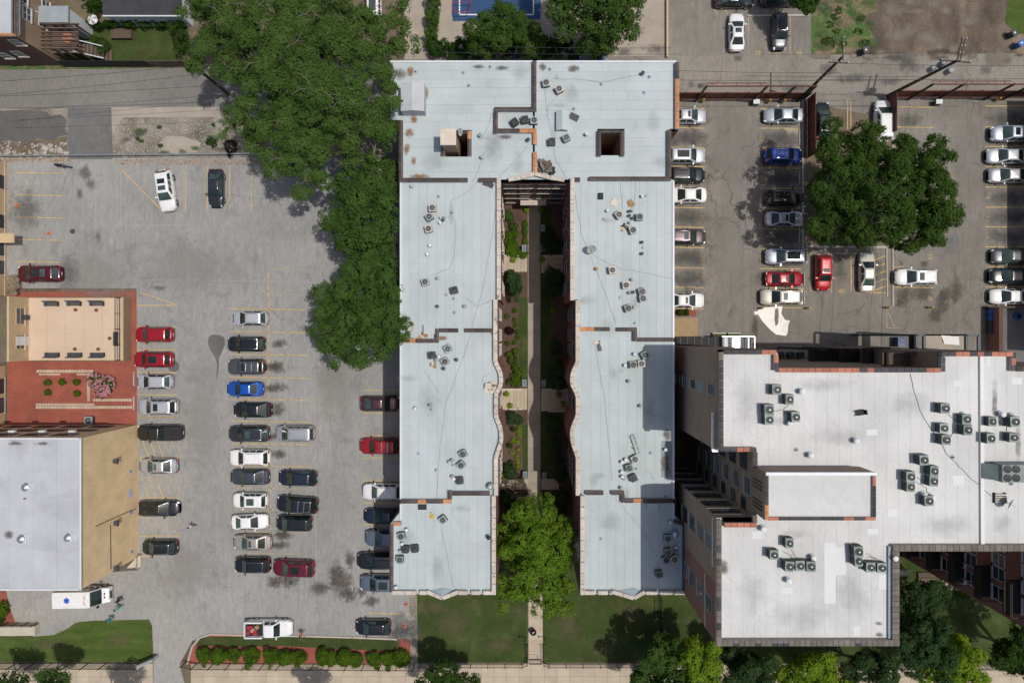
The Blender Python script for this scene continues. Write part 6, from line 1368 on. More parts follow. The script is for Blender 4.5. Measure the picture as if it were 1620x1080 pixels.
Vb, mb_ = leaves([(*W(150, 602, .8)[:2], .75, .95, 1.0, .42), (*W(170, 606, .8)[:2], .8, 1.0, 1.15, .45), (*W(160, 618, .8)[:2], .75, 1.15, .85, .42)], 2600, .075, .1, 1.0, .1)
link('blossoms', leafmesh('blossoms', Vb, mb_, t.location), LM['pink'], t)
bush('pale blossoming shrub at the corner of the tan wing', 21, 448, 12, 18, 1.6, 'cream', 1800, size=.09)
bush('green shrub in the mulch by the tan building corner', 5, 963, 9, 13, 1.2, 'shrub', 1200)
bush('dark shrub at the edge of the mulch by the pale wall', -2, 980, 8, 8, 1.0, 'dark', 700)
# ivy hedge behind the grey roof
def hedge(label, lobes, mat, n): return tree(label, (lobes[0][0], lobes[0][1]), lobes, mat, n, .11, .3, 'hedge', 'hedge', None, trunk=0, bias=.7)
hedge('tall dark ivy hedge running along the alley behind the grey roof', [(690 + 22*i, 76 + (i % 2)*2, 1.4, 18, 17, 1.1) for i in range(9)], 'ivy', 17000)
hedge('leafy hedge dividing the pale yard from the blue court', [(686, 8, 1.4, 14, 22, 1.2), (684, 38, 1.4, 13, 22, 1.2), (682, 62, 1.4, 13, 18, 1.1)], 'mid', 8000)
hedge('shaded hedge behind the bins under the big tree', [(880, 74, 1.3, 22, 18, 1.1), (910, 78, 1.3, 22, 16, 1.1), (948, 80, 1.2, 18, 13, 1)], 'ivy', 7000)
hedge('vines along the fence of the back lawn', [(150 + 26*i, 38, 1.0, 16, 6, .8) for i in range(6)], 'ivy', 5000)
bush('dark leafy shrub at the foot of the porch stairs', 160, 72, 16, 16, 1.8, 'dark', 2400)
bush('dark shrub against the garage side', 285, 62, 18, 26, 2.2, 'dark', 3000)
bush('leafy bush by the rear of the tan house', 150, 8, 22, 14, 2.5, 'ivy', 2600)
# courtyard planting
hostas = [(803.5, 338), (806, 345), (812, 358), (805, 372), (814, 370), (804.5, 382), (812, 385), (808, 392), (805, 398), (814, 392), (820, 400), (828, 402), (812, 401)]
for x, y in hostas: bush('round leafy hosta in the mulch bed near the courtyard door', x, y, 7.4, 7.2, .65, 'shrub' if y > 360 else 'mid', 760, 'hosta', 'plant', 'hostas by the courtyard door', .09, .16)
for y in (356, 366, 382): bush('low green edging plant beside the courtyard path', 831, y, 4.5, 8, .5, 'shrub', 600, 'hosta', 'plant', 'edging plants by the path', .08, .14)
for lab, x, y in (('lime potted plant beside the courtyard doorway', 833.5, 332), ('lime plant in the shade on the far side of the doorway', 856, 334), ('lime potted plant on the sunny upper landing', 812, 411), ('lime potted plant on the shaded upper landing', 857, 410), ('lime potted plant by the upper kerb of the lower landing', 801.5, 623), ('lime potted plant by the lower kerb of the lower landing', 807, 641), ('lime potted plant on the shaded lower landing', 884, 625), ('small lime plant on the shaded lower landing', 891, 639), ('pale leafy plant alone in the shaded bed', 875, 491), ('lime plant at the shaded end of the courtyard', 895, 756), ('pale plant behind the shaded end paving', 892, 780), ('lime plant against the sunny wall end', 796, 750)):
    bush(lab, x, y, 4.5, 4.5, .7, 'lime', 380, 'potted_plant', 'plant', None, .08, .12)
for x, y in ((814, 491), (815, 506), (816, 514.5), (818, 524.5), (819, 533), (815, 542), (803, 543), (802, 500), (812, 696.5), (821, 682), (821, 688.5), (822, 675), (820, 710.5), (810, 716), (818, 722.5), (819, 730), (820, 738), (819, 699)):
    bush('small pale hosta dotted in the brown courtyard bed', x, y, 4.2, 4.2, .45, 'lime' if y > 560 else 'shrub', 300, 'hosta', 'plant', 'small hostas in the courtyard bed', .07, .1)
tree('round dark green shrub tree on the sunny side of the courtyard', (813, 455), [(815, 450, 2.2, 15, 24, 1.6), (808, 436, 2.0, 9, 9, 1.0)], 'deep', 5200, .11, .3, 'shrub_tree', 'shrub', trunk=.1)
bush('plum leaved shrub in the brown courtyard bed', 806, 523, 7, 6, 1.0, 'plum', 700)
tree('winding light green ground shrub above the lower landing', (815, 580), [(805, 562, .5, 6, 5, .4), (815, 556, .5, 5, 6, .4), (812, 570, .5, 8, 8, .45), (816, 580, .5, 6, 8, .4), (821, 592, .5, 8, 10, .5), (813, 600, .5, 9, 10, .5), (808, 605, .5, 7, 7, .4), (820, 606, .5, 7, 7, .4)], 'shrub', 5200, .08, .16, 'ground_shrub', 'shrub', trunk=0)
tree('dark green shrub just below the lower landing', (813, 662), [(811, 658, .8, 8, 8, .6), (819, 664, .8, 9, 8, .6), (807, 667, .7, 6, 5, .5)], 'deep', 1800, .1, .2, 'shrub', 'shrub', trunk=0)
for x, y, r_ in ((812, 678.5, 4.6), (806.5, 705, 4.6), (808, 732, 5)): bush('small dark clipped shrub in the brown courtyard bed', x, y, r_, r_, .8, 'dark', 380, group='dark clipped shrubs in the courtyard', size=.07, clump=.12)
tree('dark bushy shrub at the lower end of the sunny bed', (807, 747), [(807, 747, 1.0, 11, 11, .9), (802, 740, .9, 6, 6, .6)], 'deep', 1800, .1, .2, 'shrub', 'shrub', trunk=0)
tree('dense yew standing in deep courtyard shade near the upper landing', (876, 455), [(878, 440, 2.0, 18, 22, 1.6), (870, 460, 1.8, 15, 12, 1.3)], 'deep', 5200, .11, .28, 'shrub_tree', 'shrub', trunk=0)
tree('tall conical evergreen in the shaded courtyard bed', (880, 575), [(880, 550, 2.0, 11, 16, 1.6), (880, 585, 2.6, 15, 24, 2.0), (882, 606, 1.8, 13, 10, 1.3)], 'deep', 6400, .11, .28, 'evergreen', 'shrub', trunk=0)
tree('spreading evergreen below the shaded lower landing', (878, 690), [(876, 672, 2.0, 18, 20, 1.6), (878, 705, 2.0, 11, 20, 1.5), (884, 735, 2.0, 11, 20, 1.5), (886, 752, 1.6, 10, 9, 1.2)], 'deep', 7500, .11, .28, 'evergreen', 'shrub', trunk=0)
tree('leafy ground shrubs in the shaded upper bed', (865, 375), [(864, 378, .8, 9, 12, .6), (872, 372, .8, 9, 16, .6), (866, 394, .8, 10, 8, .6), (880, 390, .8, 9, 12, .6)], 'deep', 3200, .09, .2, 'ground_shrub', 'shrub', trunk=0)
tree('dark shrubs beneath the courtyard mouth tree on the sunny side', (802, 790), [(803, 785, 1.2, 12, 12, 1.0), (812, 800, 1.1, 10, 10, .9)], 'deep', 2200, .1, .24, 'shrub', 'shrub', trunk=0)
tree('dark shrubs beneath the courtyard mouth tree on the shaded side', (890, 790), [(888, 788, 1.2, 13, 14, 1.0), (885, 810, 1.2, 12, 12, 1.0)], 'deep', 2400, .1, .24, 'shrub', 'shrub', trunk=0)
bush('small leafy shrub by the garden stones', 1526, 938, 11, 8, 1.0, 'mid', 1100)
for x, lab in ((1040, 'small shrub in the red planter by the white sedan'), (1050, 'second small shrub in the red planter by the white sedan')): bush(lab, x + 36, 494, 5, 5, .9, 'dark', 420)
for i in range(7): bush('low weed tuft on the gravel verge', 200 + random.uniform(0, 190), 195 + random.uniform(0, 48), 4, 3, .3, 'mid', 160, 'weed', 'weed', 'weeds on the verge', .07, .12)
for i in range(12): bush('low weed tuft on the dirt across the alley', random.uniform(1290, 1375), random.uniform(5, 80), 8, 6, .25, 'mid', 200, 'weed', 'weed', 'weeds on the dirt', .08, .16)
bush('brown dead brush on the verge below the cottonwood', 365, 232, 14, 16, 1.2, 'plum', 900); bush('scrubby bush in the gravel below the cottonwood', 335, 225, 9, 8, .8, 'dark', 500)

# ================================================================== ROOF EQUIPMENT
def fan_mesh(r):
    mb = MB().cyl(0, 0, .0, .045, r*.22, n=10)
    for k in range(5):
        a = 2*math.pi*k/5; c, s = math.cos(a), math.sin(a); c2, s2 = math.cos(a+.75), math.sin(a+.75)
        mb.add([(c*r*.2, s*r*.2, .035), (c*r*.88, s*r*.88, .03), (c2*r*.88, s2*r*.88, .0), (c2*r*.2, s2*r*.2, .01)], [(0, 1, 2, 3)])
    return mb.mesh('fan_blades')
def guard_mesh(r):
    mb = MB().ring(0, 0, 0, .03, r, r*.9, 20)
    for k in range(4):
        a = math.pi*k/4; d = Vector((math.cos(a), math.sin(a), 0)); mb.bar(-d*r*.92 + Vector((0, 0, .02)), d*r*.92 + Vector((0, 0, .02)), .012)
    return mb.mesh('fan_guard')
AS, AH = .37, .62      # small round-fan condenser: half width, height
rr_ = []
for cx_, cy_, a0 in ((AS-.1, AS-.1, 0), (-AS+.1, AS-.1, 90), (-AS+.1, -AS+.1, 180), (AS-.1, -AS+.1, 270)):
    for k in range(4): a = R(a0 + 30*k); rr_.append((cx_ + .1*math.cos(a), cy_ + .1*math.sin(a)))
AC1 = dict(cab=MB().prism(rr_, .06, AH).mesh('cabinet', 40), coil=MB().box(-AS+.06, -AS-.006, .14, AS-.06, AS+.006, AH-.08).box(-AS-.006, -AS+.06, .14, AS+.006, AS-.06, AH-.08).mesh('coil_louvres'), hole=MB().cyl(0, 0, AH+.002, AH+.02, .3, n=20).mesh('fan_well'), fan=fan_mesh(.28), guard=guard_mesh(.31), foot=MB().box(-AS+.05, -.04, 0, AS-.05, .04, .06).mesh('skid'))
def condenser(px, py, z, rot, label, group, mt='acgrey', s=1.0):
    x, y, _ = W(px, py, z + AH*.9); t = thing('condenser_unit', label, 'air conditioner', (x, y, z), R(rot), group); t.scale = (s, s, 1)
    link('cabinet', AC1['cab'], M[mt], t, objmat=True); link('coil_louvres', AC1['coil'], M['coil'], t); [link('skid', AC1['foot'], M['wood'], t, (0, q_, 0)) for q_ in (-.29, .29)]
    w = link('fan_well', AC1['hole'], M['black'], t); link('fan_blades', AC1['fan'], M['darkgrey'], t, (0, 0, AH+.022)); link('fan_guard', AC1['guard'], M[mt], t, (0, 0, AH+.045), objmat=True)
for lab, grp, L_ in (
  ('round-fan condenser standing loose on the north-east roof by the ridge parapet', 'condensers by the ridge parapet', [(864, 131, 10, 'acgrey'), (884.5, 141, 30, 'acbeige')]),
  ('dark condenser inside the little walled roof enclosure', 'condensers in the walled enclosure', [(814, 193, 35, 'coil'), (830.5, 189, 10, 'darkgrey'), (845, 190.5, 0, 'acgrey')]),
  ('condenser beside the small gabled skylight', 'condensers by the skylight', [(873, 224, 5, 'darkgrey'), (896, 218, 30, 'acgrey')]),
  ('condenser at the head of the west wing roof, by the flue cluster', 'condensers at the head of the west wing', [(684, 329, 5, 'acbeige'), (679, 343, 35, 'acgrey'), (678, 362, 15, 'acbeige')]),
  ('condenser above the coiled hose on the west wing', 'condensers above the coiled hose', [(672.6, 446, 20, 'acgrey'), (718.3, 459, 15, 'darkgrey')]),
  ('condenser below the coiled hose on the west wing', 'condensers below the coiled hose', [(708.6, 551.5, 25, 'acgrey'), (683, 562, 5, 'darkgrey'), (704, 572, 30, 'acgrey')]),
  ('condenser in the line near the lower west divider wall', 'condensers near the lower west divider', [(732.5, 718, 28, 'acgrey'), (729.5, 735.5, 40, 'acgreen'), (727, 760, 5, 'darkgrey')]),
  ('condenser crowded at the brown coping of the west street corner', 'condensers at the west street corner', [(634.6, 848, 10, 'acgreen'), (641, 869, 0, 'darkgrey'), (656, 868, 5, 'darkgrey'), (632.5, 885, 0, 'acgreen')]),
  ('condenser at the head of the east wing roof', 'condensers at the head of the east wing', [(979.5, 339.5, 35, 'acbeige'), (1012, 343, 5, 'acgreen'), (1001.6, 364, 20, 'acgrey')]),
  ('condenser in the ring of units above the upper east divider', 'condensers above the upper east divider', [(990.5, 451, 5, 'acbeige'), (1016, 461, 20, 'acgrey'), (1017.3, 472, 10, 'acgrey'), (994, 487.5, 20, 'acgrey')]),
  ('condenser just below the upper east divider, near the big shadow', 'condensers below the upper east divider', [(1020.5, 561.5, 30, 'acgreen'), (1002, 577, 5, 'acgreen'), (1015, 575, 5, 'acbeige')]),
  ('condenser beside the fallen green panel on the east wing', 'condensers beside the fallen panel', [(1004.5, 726, 30, 'acgrey'), (995.6, 740, 15, 'acgreen'), (1002.5, 756, 25, 'darkgrey')]),
  ('condenser in the shade at the east street corner', 'condensers at the east street corner', [(1056.5, 851, 5, 'acgrey'), (1057, 873, 10, 'acgrey'), (1054, 885, 30, 'acgreen'), (1067, 884, 30, 'acbeige'), (1043, 908, 15, 'acgreen')])):
    for px, py, ro, mt in L_: condenser(px, py, ZD, ro, lab, grp, mt)
condenser(968.9, 427.3, ZD, 8, 'lone condenser near the middle of the east wing roof', None, 'acbeige'); condenser(700.7, 822, ZD, 35, 'lone tilted condenser below the open hatch on the west wing', None, 'acgrey'); condenser(140, 665, 0, 0, 'grey condenser on the red mulch against the tan building', None, 'acgrey', 1.35)
for px in (1236, 1252, 1268): condenser(px, 561.5, 1.2, 5, 'shaded condenser behind the tall building, on the back strip', 'condensers on the back strip', 'darkgrey')
tag(boxpx('equipment_plinth', 1227, 554, 1277, 570, 0, 1.19, M['yardconc']), 'low concrete plinth under the shaded condensers', 'plinth')
# wide grey-green condensers of the tall building
BX, BY, BH = .37, .44, .98
AC2 = dict(cab=MB().box(-BX, -BY, .1, BX, BY, BH).mesh('cabinet'), coil=MB().box(-BX-.012, -BY+.05, .16, -BX-.003, BY-.05, BH-.06).box(-BX+.06, BY+.003, .16, BX-.06, BY+.012, BH-.06).mesh('coil_fins'), hole=MB().cyl(.03, 0, BH+.002, BH+.03, .29, n=20).mesh('fan_well'), fan=fan_mesh(.27), guard=guard_mesh(.3), foot=MB().box(-BX, -.055, 0, BX, .055, .1).mesh('skid'))
HUB = MB().cyl(0, 0, 0, .03, .075, n=10).mesh('fan_hub')
def condenser2(px, py, label, group, rot=0):
    x, y, _ = W(px, py, ZE + BH); t = thing('condenser_unit', label, 'air conditioner', (x, y, ZE), R(rot + random.uniform(-4, 4)), group); q_ = random.uniform(.88, 1.1); t.scale = (q_, random.uniform(.88, 1.05), random.uniform(.85, 1.05))
    link('cabinet', AC2['cab'], M['acgreen'], t); link('coil_fins', AC2['coil'], M['coil'], t); [link('skid', AC2['foot'], M['white'], t, (0, s_*BY, 0)) for s_ in (-1, 1)]; link('fan_well', AC2['hole'], M['black'], t)
    f_ = link('fan_blades', AC2['fan'], M['darkgrey'], t, (.03, 0, BH+.03)); link('fan_hub', HUB, M['whitemetal'], f_, (0, 0, .046)); link('fan_guard', AC2['guard'], M['darkgrey'], t, (.03, 0, BH+.06))
for lab, grp, L_ in (
  ('grey-green condenser in the cluster at the north-west end of the white roof', 'north-west condenser cluster', [(1230, 616.5), (1250, 632), (1217, 648), (1217.5, 664), (1259, 659.5)]),
  ('grey-green condenser in the cluster against the white roof joint', 'condensers west of the roof joint', [(1496, 646), (1531, 663.5), (1495.5, 677.5), (1531, 680), (1496.5, 695.5)]),
  ('grey-green condenser just past the white roof joint', 'condensers east of the roof joint', [(1606, 667), (1572, 667), (1568.5, 693.5), (1606, 692.5)]),
  ('grey-green condenser in the cluster beside the raised lift-room roof', 'condensers beside the lift room', [(1462, 727.5), (1478.5, 745), (1441, 754), (1479, 761.5), (1442, 770.5), (1471, 792.5)]),
  ('grey-green condenser at the inner corner of the white roof', 'condensers at the inner corner', [(1358.5, 872.5), (1358.5, 887), (1379, 898), (1396, 898.5)]),
  ('grey-green condenser in the cluster on the south wing of the white roof', 'condensers on the south wing', [(1250, 859.5), (1225, 877.5), (1249.5, 896), (1267, 895.5), (1283.5, 896)])):
    for px, py in L_: condenser2(px, py, lab, grp)
# large rooftop unit at the right edge
x0, y0, _ = W(1586, 763, ZE+1.5); x1, y1, _ = W(1660, 735, ZE+1.5)
t = thing('rooftop_unit', 'large green rooftop air handler with four fans at the right edge', 'air conditioner', ((x0+x1)/2, (y0+y1)/2, ZE))
part('cabinet', MB().box(x0, y0, ZE+.15, x1, y1, ZE+1.5), M['acgreen'], t); part('intake_hood', MB().add([(x0, y0+.1, ZE+.3), (x0, y1-.1, ZE+.3), (x0-.9, y1-.1, ZE+.3), (x0-.9, y0+.1, ZE+.3), (x0, y0+.1, ZE+1.3), (x0, y1-.1, ZE+1.3)], [(0, 1, 2, 3), (3, 2, 5, 4), (0, 3, 4), (1, 2, 5)]), M['acgreen'], t)
part('curb', MB().box(x0+.1, y0+.1, ZE, x1-.1, y1-.1, ZE+.147), M['darkgrey'], t)
for i in range(2):
    for j in range(2):
        fx = x0 + .42 + .72*i; fy = y0 + .38 + .74*j; part('fan_well', MB().cyl(fx, fy, ZE+1.503, ZE+1.53, .33, n=20), M['black'], t)
        link('fan_blades', AC2['fan'], M['metal'], t, (fx-(x0+x1)/2, fy-(y0+y1)/2, 1.535), 0, (1.15, 1.15, 1)); link('fan_guard', AC2['guard'], M['darkgrey'], t, (fx-(x0+x1)/2, fy-(y0+y1)/2, 1.57))
# flues, mushroom vents, stacks
V1 = dict(pipe=MB().cyl(0, 0, 0, .5, .09, n=12).mesh('pipe', 40), cap=MB().cyl(0, 0, .5, .56, .2, .19, 14).cyl(0, 0, .561, .64, .19, .06, 14).mesh('cap', 40), base=MB().cyl(0, 0, 0, .04, .28, .12, 14).mesh('flashing_boot', 40), stub=MB().cyl(0, 0, 0, .34, .065, n=10).mesh('pipe', 40), hole=MB().cyl(0, 0, .341, .345, .05, n=10).mesh('pipe_mouth'))
def vent(px, py, z, label, group, s=1.0, mt='metal', stub=False):
    s *= .78
    x, y, _ = W(px, py, z + .4); t = thing('roof_vent', label, 'vent', (x, y, z), 0, group); t.scale = (s, s, s)
    link('flashing_boot', V1['base'], M['flash'], t)
    if stub: link('pipe', V1['stub'], M[mt], t, objmat=True); link('pipe_mouth', V1['hole'], M['black'], t)
    else: link('pipe', V1['pipe'], M[mt], t, objmat=True); link('cap', V1['cap'], M[mt], t, objmat=True)
for lab, grp, pts, s, stub in (
  ('round capped vent on the north block of the grey roof', 'capped vents on the north block', [(759.4, 214), (762.4, 248.3), (928, 212), (1017, 115.6), (835.6, 221)], 1.25, False),
  ('short pipe stub on the north block of the grey roof', 'pipe stubs on the north block', [(741, 134), (951.7, 132), (732.7, 113.5), (775, 104), (657, 112), (1020, 145), (908, 171), (1028, 120), (870, 108)], 1.0, True),
  ('metal flue in the cluster beside the beige condensers of the west wing', 'flues on the upper west wing', [(697, 344), (701, 348), (696, 352), (703, 344)], 1.0, False),
  ('capped vent on the upper west wing roof', 'capped vents on the upper west wing', [(680, 388), (676, 402), (691.7, 484.5), (734.7, 484.5), (651, 294), (692, 440)], 1.1, False),
  ('capped vent on the middle of the west wing roof', 'capped vents on the middle west wing', [(722, 569), (701.7, 583), (656.7, 646), (680, 641), (715, 728), (715.6, 754), (711, 731), (718, 757), (775, 769.5), (694, 564), (690, 569)], 1.15, False),
  ('short pipe stub on the west wing roof', 'pipe stubs on the west wing', [(681, 648), (661, 718), (689, 744), (716, 736), (693, 310), (714, 336), (705, 466), (717, 472), (718, 494)], .9, True),
  ('capped vent at the street end of the west wing roof', 'capped vents at the west street end', [(626.4, 929), (643, 838), (636, 860), (633, 872)], 1.1, False),
  ('capped vent on the upper east wing roof', 'capped vents on the upper east wing', [(961, 333), (1016, 383), (1016, 401), (1000, 442), (1016, 310), (996, 334), (1001, 333), (996, 341), (1001, 345), (997, 352), (996, 463), (1004, 486), (1002, 462)], 1.0, False),
  ('short pipe stub on the east wing roof', 'pipe stubs on the east wing', [(956, 346), (1018, 391), (1023, 309), (982, 470), (1005, 511), (985, 364), (1030, 717), (1007, 742), (1054, 786)], .9, True),
  ('capped vent on the middle of the east wing roof', 'capped vents on the middle east wing', [(995, 603), (1013.5, 642), (984, 746.5), (984.5, 754), (988, 757), (990, 727), (984, 731), (983, 772), (1004, 560), (989, 578), (1053, 711)], 1.15, False),
  ('capped vent in the shade at the east street end', 'capped vents at the east street end', [(1069.5, 866.5), (1061, 826), (1069, 868)], 1.2, False)):
    for px, py in pts: vent(px, py, ZD, lab, grp, s, random.choice(['acgrey', 'whitemetal', 'white', 'darkgrey']) if not stub else random.choice(['darkgrey', 'metal']), stub)
vent(1067.5, 843, ZD, 'large round drum vent at the east street corner', None, 2.2, 'metal'); vent(773, 849.5, ZD, 'black flue against the white coping under the bright tree', None, 1.4, 'black'); vent(944, 425, ZD, 'rusty orange vent near the satellite dish', None, 1.1, 'tile_orange'); vent(951, 888-35, ZD, 'lone dark stub on the lower east wing', None, .8, 'darkgrey', True)
for lab, grp, pts, s in (('white capped flue on the tall white roof', 'white flues on the white roof', [(1249, 669), (1268, 631-12), (1282, 720), (1354, 697), (1286, 882), (1247, 918), (1207, 836), (1415, 882), (1526, 657), (1462, 783), (1474, 786), (1585, 655), (1603, 658)], 1.5),
                         ('small dark stub on the tall white roof', 'dark stubs on the white roof', [(1262, 712), (1511, 724), (1604, 766)], 1.0)):
    for px, py in pts: vent(px, py, ZE, lab, grp, s, 'white' if s > 1.2 else 'darkgrey', s < 1.2)
# refrigerant lines and loose cable on the roofs
def cable(name, pts, z, r, mt, label=None, cat='cable', group=None, sag=None):
    P = [W(a, b, z) for a, b in pts]; Q = []
    for i in range(len(P)-1):
        for k in range(6):
            t_ = k/6; a, b = Vector(P[i]), Vector(P[i+1]); j = .06 if sag is None else 0
            q = a.lerp(b, t_); Q.append((q.x + random.uniform(-j, j), q.y + random.uniform(-j, j), z - (sag or 0)*4*t_*(1-t_)))
    Q.append(P[-1]); mb = MB().tube(Q, r, 5); o = part(name, mb, M[mt], None, 60); tag(o, label, cat, group); return o
for z, r, lab, grp, runs in (
  (ZD+.02, .011, 'thin dark cable wandering over the grey roof', 'cables on the grey roof', [[(755, 287), (738, 305), (714, 318), (712, 340), (722, 352), (718, 405), (712, 425), (690, 433)], [(785, 330), (765, 450), (735, 560), (705, 640), (695, 720), (690, 790)], [(735, 470), (755, 484), (778, 475)], [(672, 586), (680, 600), (690, 612), (695, 622)], [(765, 240), (762, 255), (748, 290)], [(760, 222), (772, 203), (778, 176)], [(836, 230), (820, 250), (790, 280)], [(875, 230), (880, 255), (897, 283)], [(862, 138), (863, 165), (868, 190), (873, 215)], [(885, 147), (870, 165), (865, 176)], [(875, 125), (910, 125), (951, 131), (985, 124), (1017, 117)], [(908, 300), (920, 370), (960, 470), (975, 515)], [(940, 405), (980, 425), (1062, 440)], [(942, 550), (958, 640), (968, 760)], [(1020, 745), (1030, 748), (1033, 757)], [(697, 830), (705, 870), (718, 930)], [(975, 790), (1010, 830), (1040, 880)], [(1014, 648), (1062, 665)], [(980, 288), (985, 330)], [(1006, 290), (1002, 330)], [(776, 590), (765, 595), (762, 605)]]),
  (ZE+.03, .018, 'dark refrigerant line between units on the white roof', 'lines on the white roof', [[(1240, 622), (1248, 640), (1240, 647), (1225, 650)], [(1240, 650), (1252, 660)], [(1500, 655), (1515, 668), (1525, 664)], [(1505, 690), (1512, 678), (1524, 680)], [(1440, 592), (1455, 650), (1480, 690), (1500, 720), (1530, 750), (1568, 784)], [(1465, 735), (1460, 748), (1475, 752)], [(1450, 762), (1466, 772), (1468, 785)], [(1450, 755), (1462, 762)], [(1238, 872), (1252, 878), (1256, 890)], [(1252, 868), (1258, 880), (1270, 890)], [(1370, 875), (1384, 882), (1378, 892)], [(1372, 880), (1392, 884), (1396, 892)], [(1580, 668), (1594, 672), (1590, 690)], [(1215, 650), (1216, 660)]])):
    for i, p_ in enumerate(runs): cable('roof_cable', p_, z, r, 'darkgrey', lab, 'cable', grp)
# coiled hose, debris, dishes and odd things
mb = MB()
c = W(647, 518.5, ZD+.1)
mb.tube([(c[0] + (.42 + .05*math.sin(i*.9))*math.cos(i*.35), c[1] + (.42 + .07*math.cos(i*.5))*math.sin(i*.35), ZD+.04+i*.0012) for i in range(84)], .028, 5)
tag(part('coiled_hose', mb, surf('pale_pink_hose', (.62, .46, .38), .05, 2, 9, .05, .6), None), 'pale coiled hose lying on the west wing roof', 'hose')
def scrap(label, px, py, z, n, spread, mt, name='debris_pile', size=(.12, .4), cat='debris', rot=None):
    x, y, _ = W(px, py, z+.1); t = thing(name, label, cat, (x, y, z))
    for i in range(n):
        s = random.uniform(*size); w = s*random.uniform(.3, .9); zz = .02 + .03*i
        o = link('scrap_piece', MB().box(-s/2, -w/2, 0, s/2, w/2, .025).mesh('scrap_piece'), M[random.choice(mt)], t, (random.uniform(-1, 1)*spread, random.uniform(-1, 1)*spread, zz), random.uniform(0, 3)); 
scrap('heap of cardboard and sticks against the bay parapet of the west wing', 777.5, 611, ZD, 16, .45, ['cardboard', 'acbeige', 'wood'], size=(.3, .7))
scrap('heap of grey wire and sticks beside the courtyard gable', 861, 263, ZD, 22, .5, ['wood', 'darkgrey', 'tile_stone'], size=(.3, .8))
scrap('black tarp scraps next to the heap by the courtyard gable', 876, 269, ZD, 5, .3, ['fabric_b'], size=(.4, .8)); scrap('torn black roofing scrap lying near the skylight', 909, 184, ZD, 2, .1, ['darkgrey'], size=(.8, .95))
scrap('bent dark sheet metal at the head of the west wing', 772, 288, ZD, 4, .4, ['darkgrey', 'tile_brown'], size=(.4, .8)); scrap('tan scraps and tools below the hose on the west wing', 684, 577, ZD, 4, .3, ['cardboard'], size=(.25, .5)); scrap('scrap wood beside the condensers at the head of the east wing', 996, 320, ZD, 2, .2, ['cardboard'], size=(.5, .8))
scrap('upturned plywood tray at the head of the east wing', 972, 320, ZD, 3, .08, ['acbeige', 'tile_stone'], size=(.7, .8)); scrap('brown rags beside the small hatch on the west wing', 669, 531, ZD, 4, .35, ['cardboard', 'tile_salmon'], size=(.25, .5)); scrap('tools and a dark bag by the east wing condensers', 988, 358, ZD, 5, .3, ['fabric_b', 'darkgrey', 'safety_yellow'], size=(.25, .45))
scrap('broken beige antenna panel on the middle east wing', 947, 546, ZD, 4, .25, ['acbeige', 'darkgrey'], size=(.5, .8)); scrap('yellow cord scraps below the open hatch', 682, 814, ZD, 5, .25, ['safety_yellow'], size=(.15, .4))
tag(boxpx('black_crate', 947, 305, 954.5, 315, ZD, ZD+.3, M['fabric_b']), 'open black crate on the upper east wing roof', 'crate')
def dish(label, px, py, z, tilt, az_, r=.42, mast=.9):
    x, y, _ = W(px, py, z + mast); t = thing('satellite_dish', label, 'satellite dish', (x, y, z)); mb = MB(); n = 18; V = [(0, 0, 0)]; F = []
    for j in (1, 2, 3):
        for i in range(n): rr = r*j/3; V.append((rr*math.cos(2*math.pi*i/n), rr*math.sin(2*math.pi*i/n), .22*(rr/r)**2*r))
    F += [(0, 1+i, 1+(i+1) % n) for i in range(n)] + [(1+j*n+i, 1+(j+1)*n+i, 1+(j+1)*n+(i+1) % n, 1+j*n+(i+1) % n) for j in range(2) for i in range(n)]
    d = link('reflector', mb.add(V, F).mesh('reflector', 60), M['acgrey'], t, (0, 0, mast)); d.rotation_euler = (R(tilt), 0, R(az_))
    link('arm', MB().bar((0, 0, 0), (0, -.35, .45), .03).mesh('arm'), M['darkgrey'], d); link('mast', MB().cyl(0, 0, .05, mast, .03, n=8).mesh('mast'), M['metal'], t); link('foot', MB().bar((-.4, 0, .03), (.4, 0, .03), .05).bar((0, -.4, .03), (0, .4, .03), .05).mesh('foot'), M['darkgrey'], t)
dish('satellite dish on a tripod in the middle of the upper east wing', 935.5, 394, ZD, 35, 10, .5); dish('small satellite dish on the chimney edge of the light well', 727, 209, ZD+1.2, 60, 80, .4, .6); dish('satellite dish tucked at the lower divider of the west wing', 776, 769, ZD, 30, 60, .4, .5); dish('dish on the timber rack at the right edge of the white roof', 1597, 796, ZE, 50, 60, .5, .8)
t = thing('equipment_rack', 'weighted timber rack below the large rooftop unit', 'rack', W(1584, 788, ZE))
x, y, _ = W(1584, 788, ZE+.3)
for k in range(4): link('rack_slat', MB().box(-.5, -.06, .25, .5, .06, .31).mesh('rack_slat'), M['acbeige'], t, (x-t.location.x, y-t.location.y+.3-.2*k, 0))
for s in (-.45, .45): link('rack_leg', MB().box(-.04, -.45, 0, .04, .45, .247).mesh('rack_leg'), M['black'], t, (x-t.location.x+s, y-t.location.y, 0))
x, y, _ = W(1364, 652.5, ZE+.4); t = thing('folding_chair', 'dark folding chair lying on the open white roof', 'chair', (x, y, ZE), R(10))
link('seat', MB().box(-.35, -.22, .3, .25, .22, .36).mesh('seat'), M['fabric_b'], t); link('backrest', MB().box(.25, -.2, .36, .32, .2, .7).mesh('backrest'), M['fabric_b'], t)
for sx in (-.3, .2):
    for sy in (-.2, .2): link('leg', MB().box(sx-.02, sy-.02, 0, sx+.02, sy+.02, .3).mesh('leg'), M['black'], t)
for s in (-.2, .2): link('armrest', MB().box(-.6, s-.02, .1, .3, s+.02, .14).mesh('armrest'), M['black'], t)
